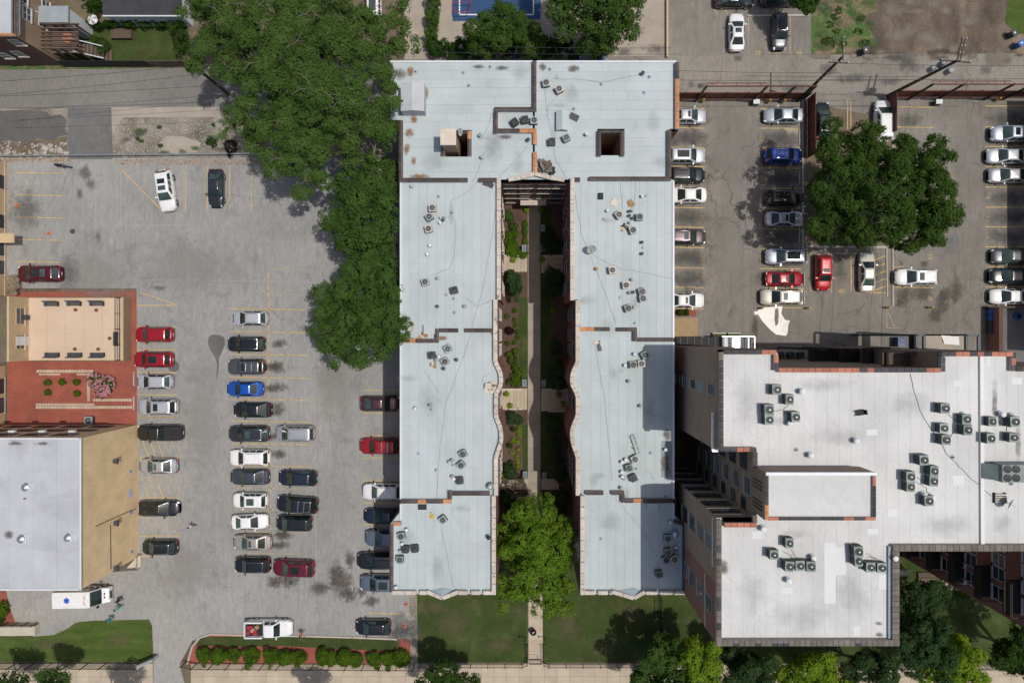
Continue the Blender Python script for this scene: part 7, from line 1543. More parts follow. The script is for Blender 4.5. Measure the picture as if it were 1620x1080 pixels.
# fallen green sign panel on the east wing
a = Vector(W(1000.5, 688, ZD+.25)); b = Vector(W(1010.5, 718, ZD+.25)); mid = (a+b)/2
t = thing('fallen_panel', 'long pale green panel with cut-out marks leaning on the east wing roof', 'panel', (mid.x, mid.y, ZD), math.atan2(b.y-a.y, b.x-a.x)); Ln = (b-a).length
link('panel', MB().box(-Ln/2, -.24, .22, Ln/2, .24, .27).mesh('panel'), surf('pale_green_panel', (.36, .46, .42), .08, 1, 8, .08, .6), t)
for k in range(13):
    if k % 4 != 3: link('panel_mark', MB().box(-Ln/2+.1+k*.145, .0, .273, -Ln/2+.18+k*.145, .17, .276).mesh('panel_mark'), M['darkgrey'], t)
link('prop', MB().bar((.3, -.3, .03), (.5, .1, .22), .06).bar((.1, -.5, .03), (.6, -.2, .1), .05).mesh('prop'), M['black'], t)

# ================================================================== YARD THINGS
def cone(px, py, lab, lying=0):
    x, y, _ = W(px, py); t = thing('traffic_cone', lab, 'cone', (x, y, 0.012), R(lying))
    link('base', MB().box(-.19, -.19, 0, .19, .19, .04).mesh('base'), M['orange'], t)
    link('cone_body', MB().cyl(0, 0, .041, .7, .14, .03, 12).mesh('cone_body', 40), M['orange'], t); link('reflective_band', MB().cyl(0, 0, .36, .5, .091, .068, 12).mesh('reflective_band', 40), M['white'], t)
cone(27, 325, 'orange traffic cone near the tan wing wall'); cone(77, 369, 'orange traffic cone out in the empty stalls'); cone(643, 955, 'orange traffic cone above the last yellow line by the gravel strip'); cone(640, 989, 'orange traffic cone behind the black hatchback')
def wstop(px, py, vert=True, Lm=1.7, lab=None, grp=None):
    x, y, _ = W(px, py); t = thing('wheel_stop', lab, 'wheel stop', (x, y, .004), R(90 if vert else 0), grp)
    link('bar', WST, K1, t); 
    for s in (-.6, .6): link('pin', PIN, M['darkgrey'], t, (s, 0, .115))
WST = MB().add([(-.85, -.08, 0), (.85, -.08, 0), (.85, .08, 0), (-.85, .08, 0), (-.82, -.05, .115), (.82, -.05, .115), (.82, .05, .115), (-.82, .05, .115)], [(4, 5, 6, 7), (0, 1, 5, 4), (1, 2, 6, 5), (2, 3, 7, 6), (3, 0, 4, 7)]).mesh('bar'); PIN = MB().cyl(0, 0, 0, .012, .03, n=8).mesh('pin')
for y in (599, 638): wstop(212, y, lab='pale wheel stop at the edge of the red mulch garden', grp='wheel stops by the mulch garden')
for y in (219, 282, 375): wstop(1264.5, y, lab='pale wheel stop in an empty stall under the right lot tree', grp='wheel stops under the lot tree')
for y in (408, 440, 470): wstop(1272, y, lab='pale wheel stop behind the cars beside the spill', grp='wheel stops beside the spill')
for y in (407, 438, 470): wstop(1412, y, lab='pale wheel stop against the long kerb by the white SUV', grp='wheel stops by the white SUV')
for x in (1331, 1360): wstop(x, 401, False, lab='pale wheel stop at the tree kerb crosswise stalls', grp='wheel stops at the tree kerb')
def bollard(px, py, lab, grp=None):
    x, y, _ = W(px, py); t = thing('bollard', lab, 'bollard', (x, y, 0), 0, grp); link('post', BOL[0], M['safety_yellow'], t); link('collar', BOL[1], M['darkgrey'], t)
BOL = (MB().cyl(0, 0, 0, 1.05, .11, n=12).cyl(0, 0, 1.051, 1.12, .11, .04, 12).mesh('post', 40), MB().cyl(0, 0, 0, .04, .17, .13, 12).mesh('collar'))
for x, y, l in ((1203, 487.5, 'yellow bollard at the edge of the pale spill'), (1276, 487.5, 'yellow bollard past the tail of the champagne SUV'), (1401, 486.5, 'yellow bollard below the yellow hatched bay'), (1468, 486.5, 'yellow bollard among the oil stains')): bollard(x, y, l)
BIN = dict(body=MB().add([(-.24, -.28, .05), (.24, -.28, .05), (.24, .28, .05), (-.24, .28, .05), (-.29, -.36, 1.0), (.29, -.36, 1.0), (.29, .36, 1.0), (-.29, .36, 1.0)], [(3, 2, 1, 0), (0, 1, 5, 4), (1, 2, 6, 5), (2, 3, 7, 6), (3, 0, 4, 7)]).mesh('bin_body'), lid=MB().add([(-.32, -.4, 1.0), (.32, -.4, 1.0), (.32, .4, 1.0), (-.32, .4, 1.0), (-.28, -.34, 1.08), (.28, -.34, 1.08), (.28, .36, 1.1), (-.28, .36, 1.1)], [(3, 2, 1, 0), (4, 5, 6, 7), (0, 1, 5, 4), (1, 2, 6, 5), (2, 3, 7, 6), (3, 0, 4, 7)]).mesh('lid'), wheel=MB().tube([(-.27, 0, 0), (.27, 0, 0)], .1, 12).mesh('wheels'))
def wbin(px, py, mt, lab, rz=0, grp=None):
    x, y, _ = W(px, py, .9); t = thing('wheeled_bin', lab, 'bin', (x, y, 0), R(rz), grp)
    link('bin_body', BIN['body'], M[mt], t, objmat=True); link('lid', BIN['lid'], M[mt], t, objmat=True); link('axle_wheels', BIN['wheel'], M['rubber'], t, (0, .3, .1)); link('handle', BIN['wheel'], M[mt], t, (0, .42, 1.0), 0, (.9, .25, .25), objmat=True)
    link('lid_label', MB().box(-.1, -.1, 1.085, .1, .1, 1.1).mesh('lid_label'), M['white'], t)
wbin(1571, 493, 'bluebin', 'upper blue wheeled bin by the dark brick passage', -90); wbin(1571, 503, 'bluebin', 'second blue wheeled bin, next to the black pair', -90); wbin(1571, 513.5, 'darkgrey', 'black wheeled bin below the blue pair', -90); wbin(1571, 523, 'darkgrey', 'last black wheeled bin before the porch stairs', -90)
wbin(809, 91, 'bluebin', 'blue wheeled bin alone at the end of the ivy hedge', 0); wbin(918, 92, 'bluebin', 'blue wheeled bin half hidden under the big tree', 20); wbin(944, 93, 'bluebin', 'blue wheeled bin leaning beside its twin', 10); wbin(952.5, 91, 'bluebin', 'blue wheeled bin at the end by the dirt patch', -15)
wbin(1369, 80, 'darkgrey', 'dark wheeled bin at the edge of the weeds across the alley', 20); wbin(1604, 53, 'darkgrey', 'grey wheeled bin on the far grass corner', 30); wbin(1615, 69, 'bluebin', 'blue wheeled bin on the dirt at the right edge', -50); wbin(309, 70, 'bluebin', 'blue bin under the cottonwood by the alley pole', 0); wbin(309, 84, 'bluebin', 'second blue bin under the cottonwood by the alley pole', 0)
# courtyard light boxes flanking the path
for i, (x, y, l) in enumerate(((829, 393, 'dark planter box on the sunny side near the upper landing'), (859, 361, 'upper dark planter box on the shaded side'), (859, 393, 'second dark planter box on the shaded side'), (829.5, 605.5, 'dark planter box on the sunny side above the lower landing'), (860, 606, 'dark planter box on the shaded side above the lower landing'), (830.5, 750.5, 'dark planter box on the sunny side at the lower end'), (861, 752, 'dark planter box on the shaded side at the lower end'))):
    x, y, _ = W(x, y, .8); t = thing('planter_box', l, 'planter', (x, y, 0)); link('box', PLB[0], M['darkgrey'], t) if i else None
    if i == 0:
        PLB = (MB().box(-.22, -.38, 0, .22, .38, .8).mesh('box'), MB().box(-.24, -.4, .803, .24, .4, .88).mesh('rim_cap'), MB().box(-.18, -.34, .883, .18, .34, .89).mesh('glass_top'))
        link('box', PLB[0], M['darkgrey'], t)
    link('rim_cap', PLB[1], M['flash'], t); link('glass_top', PLB[2], surf('dark_slate_top', (.12, .15, .2), .1, 2, 9, .06, .4), t)
# low kerb walls of the courtyard landings
for a, b in (((798, 404.5), (832, 404.5)), ((858, 405), (892, 405)), ((793, 616), (826, 616)), ((868, 616), (898, 616)), ((806, 647), (826, 646.5)), ((868, 650), (898, 650))):
    p = W(*a, .3); q = W(*b, .3); t = thing('low_wall', 'low stone kerb wall edging a courtyard landing', 'wall', ((p[0]+q[0])/2, p[1], 0), group='kerb walls of the courtyard landings'); part('wall', MB().bar((p[0], p[1], .15), (q[0], q[1], .15), .18, .3), M['mortar'], t); part('cap', MB().bar((p[0]-.03, p[1], .325), (q[0]+.03, q[1], .325), .24, .045), M['stone'], t)

# iron fences along the street: posts, rails, pickets
def ironfence(label, pts, h=1.75, post=2.05, name='iron_fence', zb=.02, mt='black', pick=.115):
    x, y, _ = W(*pts[0]); t = thing(name, label, 'fence', (x, y, 0)); pk = MB()
    for a, b in zip(pts[:-1], pts[1:]):
        p = Vector(W(*a)); q = Vector(W(*b)); Ln = (q-p).length; d = (q-p)/Ln
        for z in (.2, h-.18): part('rail', MB().bar((p.x, p.y, z), (q.x, q.y, z), .04), M[mt], t)
        n = max(1, round(Ln/post))
        for i in range(n+1): c_ = p + d*Ln*i/n; part('post', MB().box(c_.x-.035, c_.y-.035, zb, c_.x+.035, c_.y+.035, h+.08), M[mt], t)
        m = int(Ln/pick)
        for i in range(m): c_ = p + d*Ln*(i+.5)/m; pk.box(c_.x-.011, c_.y-.011, .1, c_.x+.011, c_.y+.011, h)
    part('pickets', pk, M[mt], t, kind='stuff')
ironfence('black iron fence along the pavement before the lower left lawn', [(-30, 1047.5), (226, 1047.5)])
ironfence('black iron fence in front of the red mulch island', [(296, 1044), (312, 1048), (656, 1050)])
ironfence('black iron fence before the west half of the front lawn', [(664, 1049.5), (826, 1049.5), (834, 1046), (835, 1018)], 1.1, 2.0)
ironfence('black iron fence before the east half of the front lawn', [(1138, 1049.5), (868, 1049.5), (860, 1046), (859, 1018)], 1.1, 2.0)
ironfence('black iron fence separating the front lawn from the tall brick corner', [(1043, 940), (1044, 1046)], 1.9, 2.2)
ironfence('black iron fence before the dark back garden', [(1150, 1050), (1640, 1050)], 1.5, 2.2)
x, y, _ = W(847, 1046); t = thing('garden_gate', 'small black iron gate standing across the front path', 'gate', (x, y, 0)); 
gx0 = W(838, 0)[0]; gx1 = W(856, 0)[0]; gy = W(0, 1042)[1]
part('gate_frame', MB().bar((gx0, gy, .2), (gx1, gy, .2), .05).bar((gx0, gy, 1.3), (gx1, gy, 1.3), .05).bar((gx0, gy, .05), (gx0, gy, 1.35), .06).bar((gx1, gy, .05), (gx1, gy, 1.35), .06).bar((gx0, gy+.55, 1.2), (gx1, gy+.55, 1.2), .05).bar((gx0, gy, 1.2), (gx0, gy+.55, 1.2), .05).bar((gx1, gy, 1.2), (gx1, gy+.55, 1.2), .05), M['black'], t)
pk = MB()
for i in range(10): xx = gx0 + (gx1-gx0)*(i+.5)/10; pk.box(xx-.012, gy-.012, .2, xx+.012, gy+.012, 1.3)
part('gate_bars', pk, M['black'], t)
for px, l in ((830.5, 'path lamp post on the west side of the front gate'), (861.3, 'path lamp post on the east side of the front gate')):
    x, y, _ = W(px, 1006.5); t = thing('lamp_post', l, 'lamp post', (x, y, 0)); part('post', MB().cyl(x, y, 0, 1.7, .05, .04, 10), M['black'], t); part('lantern', MB().cyl(x, y, 1.703, 1.95, .09, .12, 10), glass('lantern_glass', (.5, .6, .7), .2), t); part('lantern_cap', MB().cyl(x, y, 1.953, 2.05, .14, .02, 10), M['black'], t)
x, y, _ = W(843.5, 1000, .7); t = thing('flower_urn', 'round black urn with white blooms standing on the front path', 'urn', (x, y, .03)); part('urn', MB().cyl(x, y, .03, .25, .2, .24, 16).cyl(x, y, .251, .62, .26, .38, 16).ring(x, y, .6, .66, .4, .34, 16), M['black'], t, 40); part('soil', MB().cyl(x, y, .585, .62, .33, n=14), M['bed'], t)
for i in range(9): a = i*2.4; part('bloom', MB().cyl(x + .15*math.cos(a)*(i/9+.2), y + .15*math.sin(a)*(i/9+.2), .62, .74, .06, .03, 7), M['white' if i % 3 else 'red'], t)
# sliding gate leaf at the lower-left drive
p = W(223, 1050, .8); q = W(246, 1040, .8); t = thing('sliding_gate', 'pale folded gate leaf beside the drive entrance', 'gate', (p[0], p[1], 0)); part('leaf', MB().bar((p[0], p[1], .75), (q[0], q[1], .75), .3, 1.3), M['metal'], t); part('top_rail', MB().bar((p[0], p[1], 1.45), (q[0], q[1], 1.45), .36, .08), M['acgrey'], t); part('gate_wheel', MB().cyl(p[0], p[1], 1.5, 1.56, .25, n=14), M['acgrey'], t)

# rust-red steel fences and gates of the right lot
def steel(label, x0, x1, y, h=2.4, name='steel_fence', gate=None):
    p = W(x0, y); q = W(x1, y); t = thing(name, label, 'fence', (p[0], p[1], 0)); n = max(2, round((q[0]-p[0])/2.4))
    for i in range(n):
        a = p[0] + (q[0]-p[0])*i/n; b = p[0] + (q[0]-p[0])*(i+1)/n; part('fence_panel', MB().box(a+.04, p[1]-.02, .12, b-.04, p[1]+.02, h-.1), M['rust'], t)
    for i in range(n+1): xx = p[0] + (q[0]-p[0])*i/n; part('fence_post', MB().box(xx-.06, p[1]-.06, 0, xx+.06, p[1]+.06, h), M['black'], t)
    for z in (.3, h-.06): part('fence_rail', MB().bar((p[0], p[1]-.07, z), (q[0], p[1]-.07, z), .06), M['rust'], t)
    return t
steel('rust red steel fence with gate at the alley, next to the middle building', 1045, 1272, 157); steel('rust red steel fence along the alley to the right edge', 1408, 1660, 154)
def portal(label, xs, yb, h, xa):
    x, y, _ = W(xs[0], yb); t = thing('gate_portal', label, 'gate', (x, y, 0))
    for px in xs: a = W(px, yb); part('gate_post', MB().box(a[0]-.1, a[1]-.1, 0, a[0]+.1, a[1]+.1, h), M['black'], t)
    p = W(xs[0], yb); q = W(xs[-1], yb); part('top_beam', MB().bar((p[0], p[1], h-.1), (q[0], q[1], h-.1), .12, .16), M['rust'], t); part('track_beam', MB().bar((p[0], p[1]+.5, h-.5), (W(xa, yb)[0], q[1]+.5, h-.5), .08, .1), M['rust'], t)
    for k in range(5): c_ = p[0] + (W(xa, yb)[0]-p[0])*(k+.5)/5; part('hanger', MB().bar((c_, p[1], h-.2), (c_, p[1]+.5, h-.5), .04), M['black'], t)
portal('tall black and rust gate frame spanning the left alley entrance', (1100, 1190, 1232, 1262), 161, 5.2, 1190); portal('tall black and rust gate frame spanning the right alley entrance', (1436, 1482, 1556, 1585), 158, 5.2, 1556)
for px, py, l in ((1197, 161, 'white gate motor cabinet at the left alley entrance'), (1486, 161, 'white gate motor cabinet at the right alley entrance')):
    x, y, _ = W(px, py, .9); t = thing('gate_motor', l, 'cabinet', (x, y, 0)); part('cabinet', MB().box(x-.35, y-.25, .05, x+.35, y+.25, .85), M['darkgrey'], t); part('lid', MB().box(x-.38, y-.28, .853, x+.38, y+.28, .93), M['whitemetal'], t)
for px, py, l in ((1110, 162, 'yellow foot guard at the left gate post'), (1214, 163, 'yellow hoop guard inside the left gate'), (1237, 163, 'second yellow hoop guard inside the left gate'), (1574, 160, 'yellow guard at the far right gate post')): bollard(px, py, l)
def partition(label, x, y0, y1, h):
    p = W(x, y1); q = W(x, y0); t = thing('steel_partition', label, 'fence', (p[0], p[1], 0)); n = max(2, round((q[1]-p[1])/1.6))
    for i in range(n): a = p[1] + (q[1]-p[1])*i/n; b = p[1] + (q[1]-p[1])*(i+1)/n; part('fence_panel', MB().box(p[0]-.02, a+.04, .1, p[0]+.02, b-.04, h), M['rust'], t)
    for i in range(n+1): yy = p[1] + (q[1]-p[1])*i/n; part('fence_post', MB().box(p[0]-.05, yy-.05, 0, p[0]+.05, yy+.05, h+.05), M['black'], t)
partition('rust red partition beside the dark green SUV', 1277, 158, 250, 2.4); partition('rust red partition beside the white work van', 1402, 156, 215, 2.4)
# wire fence along the top of the left lot
x, y, _ = W(0, 249); t = thing('wire_fence', 'low grey guard rail along the rubble verge of the left lot', 'guard rail', (x, y, 0))
p = W(-20, 249); q = W(420, 245)
part('guard_beam', MB().bar((p[0], p[1], .6), (q[0], q[1], .6), .12, .22), M['metal'], t)
for i in range(16): xx = p[0] + (q[0]-p[0])*i/15; part('guard_post', MB().box(xx-.05, p[1]+(q[1]-p[1])*i/15-.05, 0, xx+.05, p[1]+(q[1]-p[1])*i/15+.05, .7), M['wood'], t)

# utility poles, transformers and overhead lines
def pole(label, base, top, zt, arms, trans=(), r=.17):
    b = Vector(W(*base)); tp = Vector(W(top[0], top[1], zt)); t = thing('utility_pole', label, 'utility pole', tuple(b)); part('pole', MB().tube([b, b.lerp(tp, .5), tp], [r*1.15, r, r*.8], 12), M['pole'], t, 60)
    for (a, c_, z) in arms:
        A = W(*a, z); B = W(*c_, z); part('cross_arm', MB().bar(A, B, .12, .14), M['wood'], t)
        for k in range(4): f = (k+.2)/3.4; s = Vector(A).lerp(Vector(B), f); part('insulator', MB().cyl(s.x, s.y, z+.07, z+.26, .07, .05, 8), M['whitemetal'], t)
    for (a, z) in trans:
        s = W(*a, z); part('transformer', MB().cyl(s[0], s[1], z-1.0, z, .3, n=14).cyl(s[0], s[1], z+.001, z+.12, .3, .1, 14), M['acgrey'], t, 40)
    return t
pole('utility pole with grey transformers by the right lot gate', (1404, 152), (1519, 94), 11.0, [((1514, 98), (1523, 60), 11.0), ((1519, 98), (1528, 60), 10.6), ((1486, 95), (1536, 99), 10.2)], [((1494, 98), 9.0), ((1478, 106), 8.6), ((1505, 110), 8.8)])
pole('plain utility pole leaning past the weeds across the alley', (1262, 160), (1333, 90), 10.5, [((1334, 58), (1334, 96), 10.5), ((1312, 98), (1342, 100), 10.0)])
pole('utility pole with transformer at the edge of the cottonwoods', (362, 150), (305, 103), 10.5, [((296, 101), (318, 104), 10.4)], [((309, 108), 9.6), ((327, 107), 9.4)])
for lab, grp, runs in (('thin overhead line strung above the right part of the alley', 'overhead lines above the right alley', [((1320, 100), (1660, 104), 9.8), ((1070, 127), (1490, 126), 9.0), ((1075, 112), (1330, 115), 8.6), ((1180, 120), (1460, 121), 8.2), ((1290, 126), (1660, 124), 9.4)]),
                       ('overhead line strung above the left part of the alley', 'overhead lines above the left alley', [((-20, 152), (312, 118), 9.0), ((-20, 153), (360, 134), 8.6), ((-20, 172), (340, 161), 7.5), ((-20, 130), (305, 104), 9.8)]),
                       ('thin wire crossing the bins behind the grey roof', 'wires behind the grey roof', [((700, 83), (1070, 86), 8.5), ((760, 73), (1060, 76), 8.0)]),
                       ('fine service wire crossing the right lot', 'service wires over the right lot', [((1388, 400), (1372, 560), 7), ((1402, 400), (1394, 560), 7), ((1440, 165), (1430, 230), 7)])):
    for a, b, z in runs: cable('overhead_line', [a, b], z, .022, 'darkgrey', lab, 'cable', grp, sag=.25)
# manholes
for px, py, r_, par_, l in ((1168, 358, .33, None, 'round manhole cover in the middle of the right lot'), (115, 366, .33, None, 'dark round manhole cover in the empty left stalls'), (1107, 136, .34, None, 'round manhole cover in the alley near the left gate'), (1507, 379, .3, None, 'manhole cover in the fresh asphalt patch'), (460, 920, .4, None, 'round manhole cover in the oily patch by the wine red SUV'), (1104, 451, .3, None, 'pale oval drain cover below the number 39 stall')):
    x, y, _ = W(px, py); t = thing('manhole_cover', l, 'manhole', (x, y, 0)); part('frame', MB().cyl(x, y, .02, .032, r_, n=20), surf('cast_iron', (.17, .17, .17), .2, 3, 20, .2, .6), t); part('lid', MB().cyl(x, y, .033, .042, r_*.8, n=18), M['darkgrey'], t)
# things behind the tall building
p = W(1071, 556, 3.2); q = W(1137, 533, 3.2); t = thing('dark_canopy', 'long dark canopy between the patio and the tall brown wall', 'canopy', (p[0], p[1], 0)); part('canopy_roof', MB().box(p[0], p[1], 3.05, q[0], q[1], 3.2), M['fabric_b'], t)
for k in range(6): xx = p[0] + (q[0]-p[0])*(k+.5)/6; part('canopy_rib', MB().box(xx-.03, p[1]+.02, 3.203, xx+.03, q[1]-.02, 3.26), M['darkgrey'], t)
for xx in (p[0]+.1, q[0]-.1): part('canopy_post', MB().box(xx-.06, q[1]-.18, 0, xx+.06, q[1]-.06, 3.047), M['black'], t)
p = W(1140, 556, 3.0); q = W(1191, 532, 3.0); t = thing('metal_platform', 'shiny metal platform roof beside the long dark canopy', 'platform', (p[0], p[1], 0)); mb = MB(); n = 8
mid_x = W(1168, 0, 3)[0]
part('platform_deck', MB().box(p[0], p[1], 2.8, q[0], q[1], 2.9), M['darkgrey'], t)
mb = MB(); V = []
for i in range(n+1): a = -.2 + .42*i/n; V += [(mid_x + math.sin(a)*2.2 - .3, p[1]+.15, 2.0+math.cos(a)*1.05+.0), (mid_x + math.sin(a)*2.2 - .3, q[1]-.15, 2.0+math.cos(a)*1.05)]
part('metal_hood', mb.add(V, [(2*i, 2*i+2, 2*i+3, 2*i+1) for i in range(n)]), surf('bright_metal', (.72, .72, .72), .05, 2, 9, .05, .22, metal=1), t, 60)
part('platform_rail', MB().bar((p[0], q[1], 3.6), (q[0], q[1], 3.6), .06).bar((q[0], p[1], 3.6), (q[0], q[1], 3.6), .06).bar((q[0]-.7, p[1], 3.6), (q[0]-.7, q[1], 3.6), .06), M['metal'], t)
for cx_, cy_ in ((p[0]+.1, p[1]+.1), (q[0]-.1, p[1]+.1), (p[0]+.1, q[1]-.1), (q[0]-.1, q[1]-.1)): part('platform_post', MB().box(cx_-.06, cy_-.06, 0, cx_+.06, cy_+.06, 2.797), M['black'], t)
x, y, _ = W(1147, 543, 3.4); t = thing('water_tank', 'white cylindrical tank standing on the metal platform', 'tank', (x, y, 2.905)); part('tank', MB().tube([(x, y-.75, 3.3), (x, y-.65, 3.3), (x, y+.65, 3.3), (x, y+.75, 3.3)], [.2, .36, .36, .2], 16), M['acbeige' if False else 'whitemetal'], t, 50); part('tank_cradle', MB().box(x-.25, y-.5, 2.905, x+.25, y-.35, 3.0).box(x-.25, y+.35, 2.905, x+.25, y+.5, 3.0), M['black'], t)
for x0_, x1_, l in ((1128, 1148, 'left planter trough with greenery above the metal platform'), (1152, 1171, 'right planter trough with greenery above the metal platform')):
    p = W(x0_, 532, .5); q = W(x1_, 527, .5); t = thing('planter_trough', l, 'planter', (p[0], p[1], 0)); part('trough', MB().box(p[0], p[1], 0, q[0], q[1], .5), M['wood'], t); part('rim', MB().box(p[0]-.05, p[1]-.05, .503, q[0]+.05, p[1]+.05, .56).box(p[0]-.05, q[1]-.05, .503, q[0]+.05, q[1]+.05, .56), M['acbeige'], t); part('soil', MB().box(p[0]+.05, p[1]+.06, .503, q[0]-.05, q[1]-.06, .52), M['grass'], t)
x, y, z = W(1506, 537, 13.1); t = thing('white_tarp', 'crumpled white tarp lying on the grey stair landing', 'tarp', (x, y, 13.0)); P = [W(a, b, 13.1) for a, b in ((1489, 530), (1517, 532), (1518, 546), (1494, 544))]
mb = MB(); V = []
for j in range(5):
    for i in range(7):
        a, b = i/6, j/4; q = (Vector(P[0])*(1-a)+Vector(P[1])*a)*(1-b) + (Vector(P[3])*(1-a)+Vector(P[2])*a)*b; V.append((q.x, q.y, 13.04 + random.uniform(0, .12)))
part('cloth', mb.add(V, [(j*7+i, j*7+i+1, (j+1)*7+i+1, (j+1)*7+i) for j in range(4) for i in range(6)]), M['white'], t, 60); part('cord', MB().tube([P[0], P[1]], .02, 5), M['darkgrey'], t)
x, y, _ = W(1432, 541, 1); t = thing('dumpster', 'blue steel dumpster beside the stair landing', 'dumpster', (x, y, 0)); part('container', MB().box(x-.9, y-.55, .1, x+.9, y+.55, 1.1), paint('dumpster_blue', (.02, .06, .16), 0, .5, .1), t); part('lid', MB().box(x+.02, y-.58, 1.103, x+.93, y+.58, 1.16), M['darkgrey'], t); part('lid', MB().box(x-.93, y-.58, 1.103, x-.0, y+.58, 1.16), MATS['dumpster_blue'], t)
BW = thing('passage_wall', 'dark brick screen wall behind the wheeled bins', 'wall', W(1582, 520, 0)); p = W(1580, 560, 2); q = W(1586, 486, 2); part('wall', MB().box(p[0], p[1], 0, q[0], q[1], 2.0), M['brick_red'], BW); part('cap', MB().box(p[0]-.03, p[1], 2.003, q[0]+.03, q[1], 2.08), M['brown_wall'], BW); p = W(1564, 487, .9); q = W(1640, 484, .9); part('fence_board', MB().box(p[0], p[1], 0, q[0], q[1], .9), M['wood'], BW)
sheet('patio', [(1586, 487), (1700, 487), (1700, 575), (1586, 575)], .008, M['midasp'])
x, y, _ = W(1613, 500, .5); t = thing('tub', 'round blue tub on the shaded patio', 'tub', (x, y, .01)); part('tub_wall', MB().ring(x, y, .012, .4, .42, .36, 20), M['bluebin'], t, 40); part('tub_floor', MB().cyl(x, y, .02, .05, .36, n=18), M['black'], t)
# garden furniture in the dark back garden
for px, py, l in ((1530, 895, 'pale garden chair on the shaded balcony by the brick wall'), (1530, 921, 'second pale garden chair on the same shaded balcony')):
    x, y, _ = W(px, py, 11.9); t = thing('garden_chair', l, 'chair', (x, y, 11.402)); link('seat', MB().box(-.28, -.28, .4, .28, .28, .45).mesh('seat'), M['white'], t); link('backrest', MB().box(-.28, .24, .453, .28, .3, .9).mesh('backrest'), M['white'], t)
    for sx in (-.25, .25):
        for sy in (-.25, .25): link('leg', MB().box(sx-.025, sy-.025, 0, sx+.025, sy+.025, .4).mesh('leg'), M['white'], t)
for i, (px, py) in enumerate(((1490, 916), (1487, 924), (1496, 923), (1505, 925), (1498, 930), (1492, 930), (1514, 931), (1504, 929))):
    x, y, _ = W(px, py); t = tag(part('garden_stone', MB().cyl(x, y, .01, .22, .26, .18, 7), surf('pale_garden_stone', (.46, .36, .27), .2, 2, 9, .2, .9), None), 'rounded pale stone in the heap at the garden edge', 'stone', 'stones at the garden edge')
p = W(1453, 925, .3); q = W(1480, 905, .3); t = thing('garden_deck', 'pale timber deck corner with a grey mat in the back garden', 'deck', (p[0], p[1], 0))
for k in range(6): part('deck_board', MB().box(p[0], p[1]+(q[1]-p[1])*k/6+.01, .05, q[0], p[1]+(q[1]-p[1])*(k+1)/6-.01, .3), M['wood'], t)
# yard frame on the blue court
x, y, _ = W(728, 5); t = thing('goal_frame', 'red tubular goal frame standing on the blue court', 'goal', (x, y, .005)); 
part('goal_post', MB().tube([W(716, 0, .05), W(716, 14, .05), W(719, 19, 1.2), W(742, 19, 1.2), W(746, 0, .05)], .05, 6).tube([W(716, 4, .8), W(746, 4, .8)], .035, 6), M['red'], t, 60)
# umbrella / trampoline by the house
x, y, _ = W(146, 31, 2.2); t = thing('patio_umbrella', 'striped pale patio umbrella beside the house', 'umbrella', (x, y, 0)); part('mast', MB().cyl(x, y, 0, 2.3, .03, n=8), M['metal'], t)
for k in range(8): a, b = 2*math.pi*k/8, 2*math.pi*(k+1)/8; part('canopy_panel', MB().add([(x, y, 2.5), (x+.62*math.cos(a), y+.62*math.sin(a), 2.15), (x+.62*math.cos(b), y+.62*math.sin(b), 2.15)], [(0, 1, 2)]), M['white' if k % 2 else 'acgrey'], t)

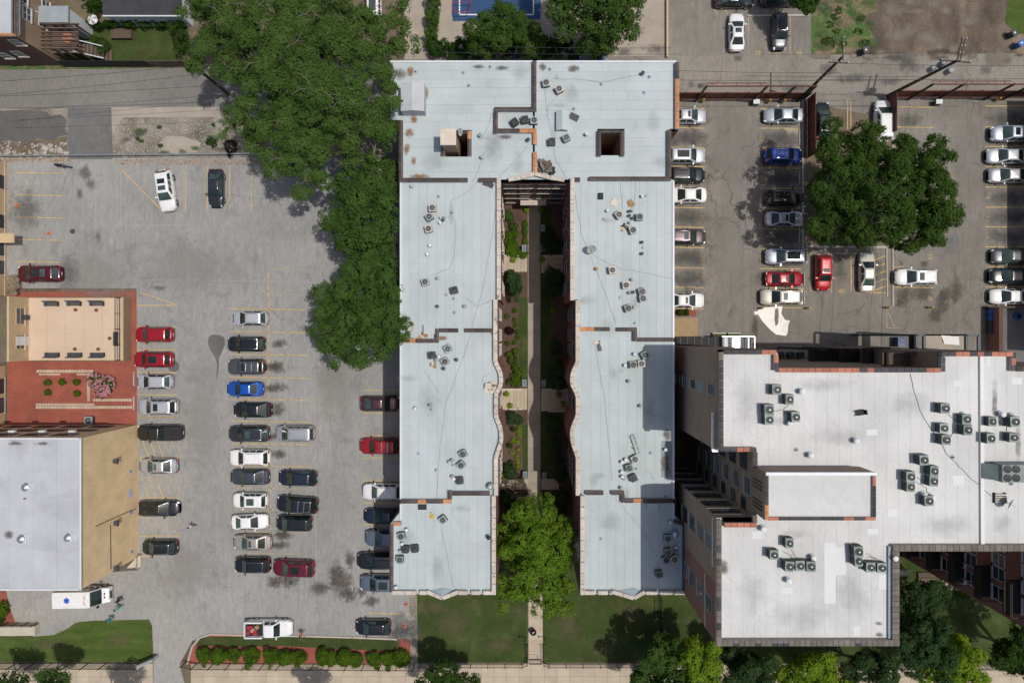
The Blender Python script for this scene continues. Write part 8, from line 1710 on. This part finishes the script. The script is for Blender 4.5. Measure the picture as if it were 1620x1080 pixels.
# ================================================================== PEOPLE
def person(label, px, py, face, top, legs, hair, h=1.7, arms='down', stride=.12, bend=0.0):
    x, y, _ = W(px, py); t = thing('person', label, 'person', (x, y, .03), R(face)); s = h/1.7
    J = dict(pel=(0, 0, .93), ch=(bend*.5, 0, 1.25), nk=(bend, 0, 1.44), hd=(bend*1.15+.02, 0, 1.53), ht=(bend*1.2+.02, 0, 1.66))
    E_ = [('pel', 'ch'), ('ch', 'nk'), ('nk', 'hd'), ('hd', 'ht')]; Rd = dict(pel=(.16, .13), ch=(.17, .12), nk=(.06, .06), hd=(.095, .085), ht=(.07, .065))
    for sg, n_ in ((1, 'l'), (-1, 'r')):
        st = stride*sg
        J.update({n_+'hp': (0, .1*sg, .88), n_+'kn': (st*.6+.03, .1*sg, .48), n_+'an': (st-.02, .1*sg, .08), n_+'to': (st+.14, .11*sg, .04)}); Rd.update({n_+'hp': (.095, .095), n_+'kn': (.065, .065), n_+'an': (.045, .045), n_+'to': (.04, .03)})
        E_ += [('pel', n_+'hp'), (n_+'hp', n_+'kn'), (n_+'kn', n_+'an'), (n_+'an', n_+'to')]
        if arms == 'down': el, wr = (bend-.03-st*.2, .27*sg, 1.12), (bend+.06-st*.6, .27*sg, .88)
        else: el, wr = (bend+.14, .26*sg, 1.14), (bend+.38, .16*sg, 1.08)
        J.update({n_+'sh': (bend*.9, .19*sg, 1.38), n_+'el': el, n_+'wr': wr}); Rd.update({n_+'sh': (.06, .06), n_+'el': (.045, .045), n_+'wr': (.032, .032)})
        E_ += [('nk', n_+'sh'), (n_+'sh', n_+'el'), (n_+'el', n_+'wr')]
        w = Vector(wr); e = Vector(el); d = (w-e).normalized(); pm = n_+'pm'; J[pm] = tuple(w + d*.07); Rd[pm] = (.036, .022); E_.append((n_+'wr', pm))
        for k in range(4): J[n_+'f%d' % k] = tuple(w + d*(.15 - .012*abs(k-1.4)) + Vector((.02*(k-1.5), 0, 0))); Rd[n_+'f%d' % k] = (.009, .009); E_.append((pm, n_+'f%d' % k))
        J[n_+'th'] = tuple(w + d*.08 + Vector((.055, 0, 0))); Rd[n_+'th'] = (.01, .01); E_.append((n_+'wr', n_+'th'))
    ks = list(J); me = bpy.data.meshes.new('body'); me.from_pydata([tuple(Vector(J[k])*s) for k in ks], [(ks.index(a), ks.index(b)) for a, b in E_], [])
    o = bpy.data.objects.new('tmp', me); col.objects.link(o); md = o.modifiers.new('skin', 'SKIN'); md.use_smooth_shade = True; sv = me.skin_vertices[0].data
    for i, k in enumerate(ks): sv[i].radius = tuple(q*s for q in Rd[k]); sv[i].use_root = (k == 'pel')
    o.modifiers.new('sub', 'SUBSURF').levels = 1
    dg = bpy.context.evaluated_depsgraph_get(); bm_ = bpy.data.meshes.new_from_object(o.evaluated_get(dg)); bpy.data.objects.remove(o)
    for m_ in (top, legs, M['skin'], M['black']): bm_.materials.append(m_)
    for p in bm_.polygons:
        z = p.center.z/s; r_ = abs(p.center.y)/s
        p.material_index = 3 if z < .1 else 2 if (z > 1.45 or (r_ > .15 and z < 1.02) or (arms != 'down' and p.center.x/s > bend+.28)) else (1 if z < .95 else 0)
    b = link('body', bm_, None, t)
    hb = MB(); n = 10; hx = J['ht'][0]*s; V = []
    for j, (zz, rr) in enumerate(((1.55, .098), (1.62, .103), (1.69, .085), (1.735, .03))):
        for i in range(n): V.append((hx - .02 + rr*s*math.cos(2*math.pi*i/n), rr*.92*s*math.sin(2*math.pi*i/n), zz*s))
    hb.add(V, [(j*n+i, j*n+(i+1) % n, (j+1)*n+(i+1) % n, (j+1)*n+i) for j in range(3) for i in range(n)] + [tuple(range(3*n, 4*n))]); link('hair', hb.mesh('hair', 60), hair, t)
    link('nose', MB().box(.09, -.012, -.02, .115, .012, .02).mesh('nose'), M['skin'], t, (hx-.01, 0, 1.6*s))
    for sg in (-1, 1): link('eye', MB().box(.085, -.012, -.006, .1, .012, .006).mesh('eye'), M['black'], t, (hx-.01, sg*.035*s, 1.625*s))
    return t
cl = lambda n, c: surf(n, c, .08, 3, 12, .1, .9)
hairb = cl('dark_hair', (.02, .014, .01)); hairg = cl('grey_hair', (.5, .5, .5))
person('person in white top and dark trousers crossing the left lot', 308, 829, 150, cl('white_shirt', (.72, .72, .74)), cl('dark_trousers', (.03, .03, .035)), hairb, stride=.25)
person('person in navy uniform standing in front of the ambulance', 195, 944, 250, cl('navy_uniform', (.025, .03, .07)), cl('navy_trousers', (.02, .022, .04)), hairg, arms='fwd', bend=.12)
person('person in mint green scrubs beside the navy uniform', 195, 957, 170, cl('mint_scrubs', (.10, .48, .36)), cl('mint_trousers', (.12, .42, .33)), hairb, arms='fwd', bend=.08)
person('person in turquoise scrubs at the lawn edge', 181, 974, 60, cl('turquoise_scrubs', (.01, .33, .38)), cl('turquoise_trousers', (.01, .27, .31)), hairb)
person('person with orange vest on the island kerb by the white pickup', 481, 997, 180, cl('orange_vest', (.6, .22, .06)), cl('violet_trousers', (.35, .3, .42)), hairb)
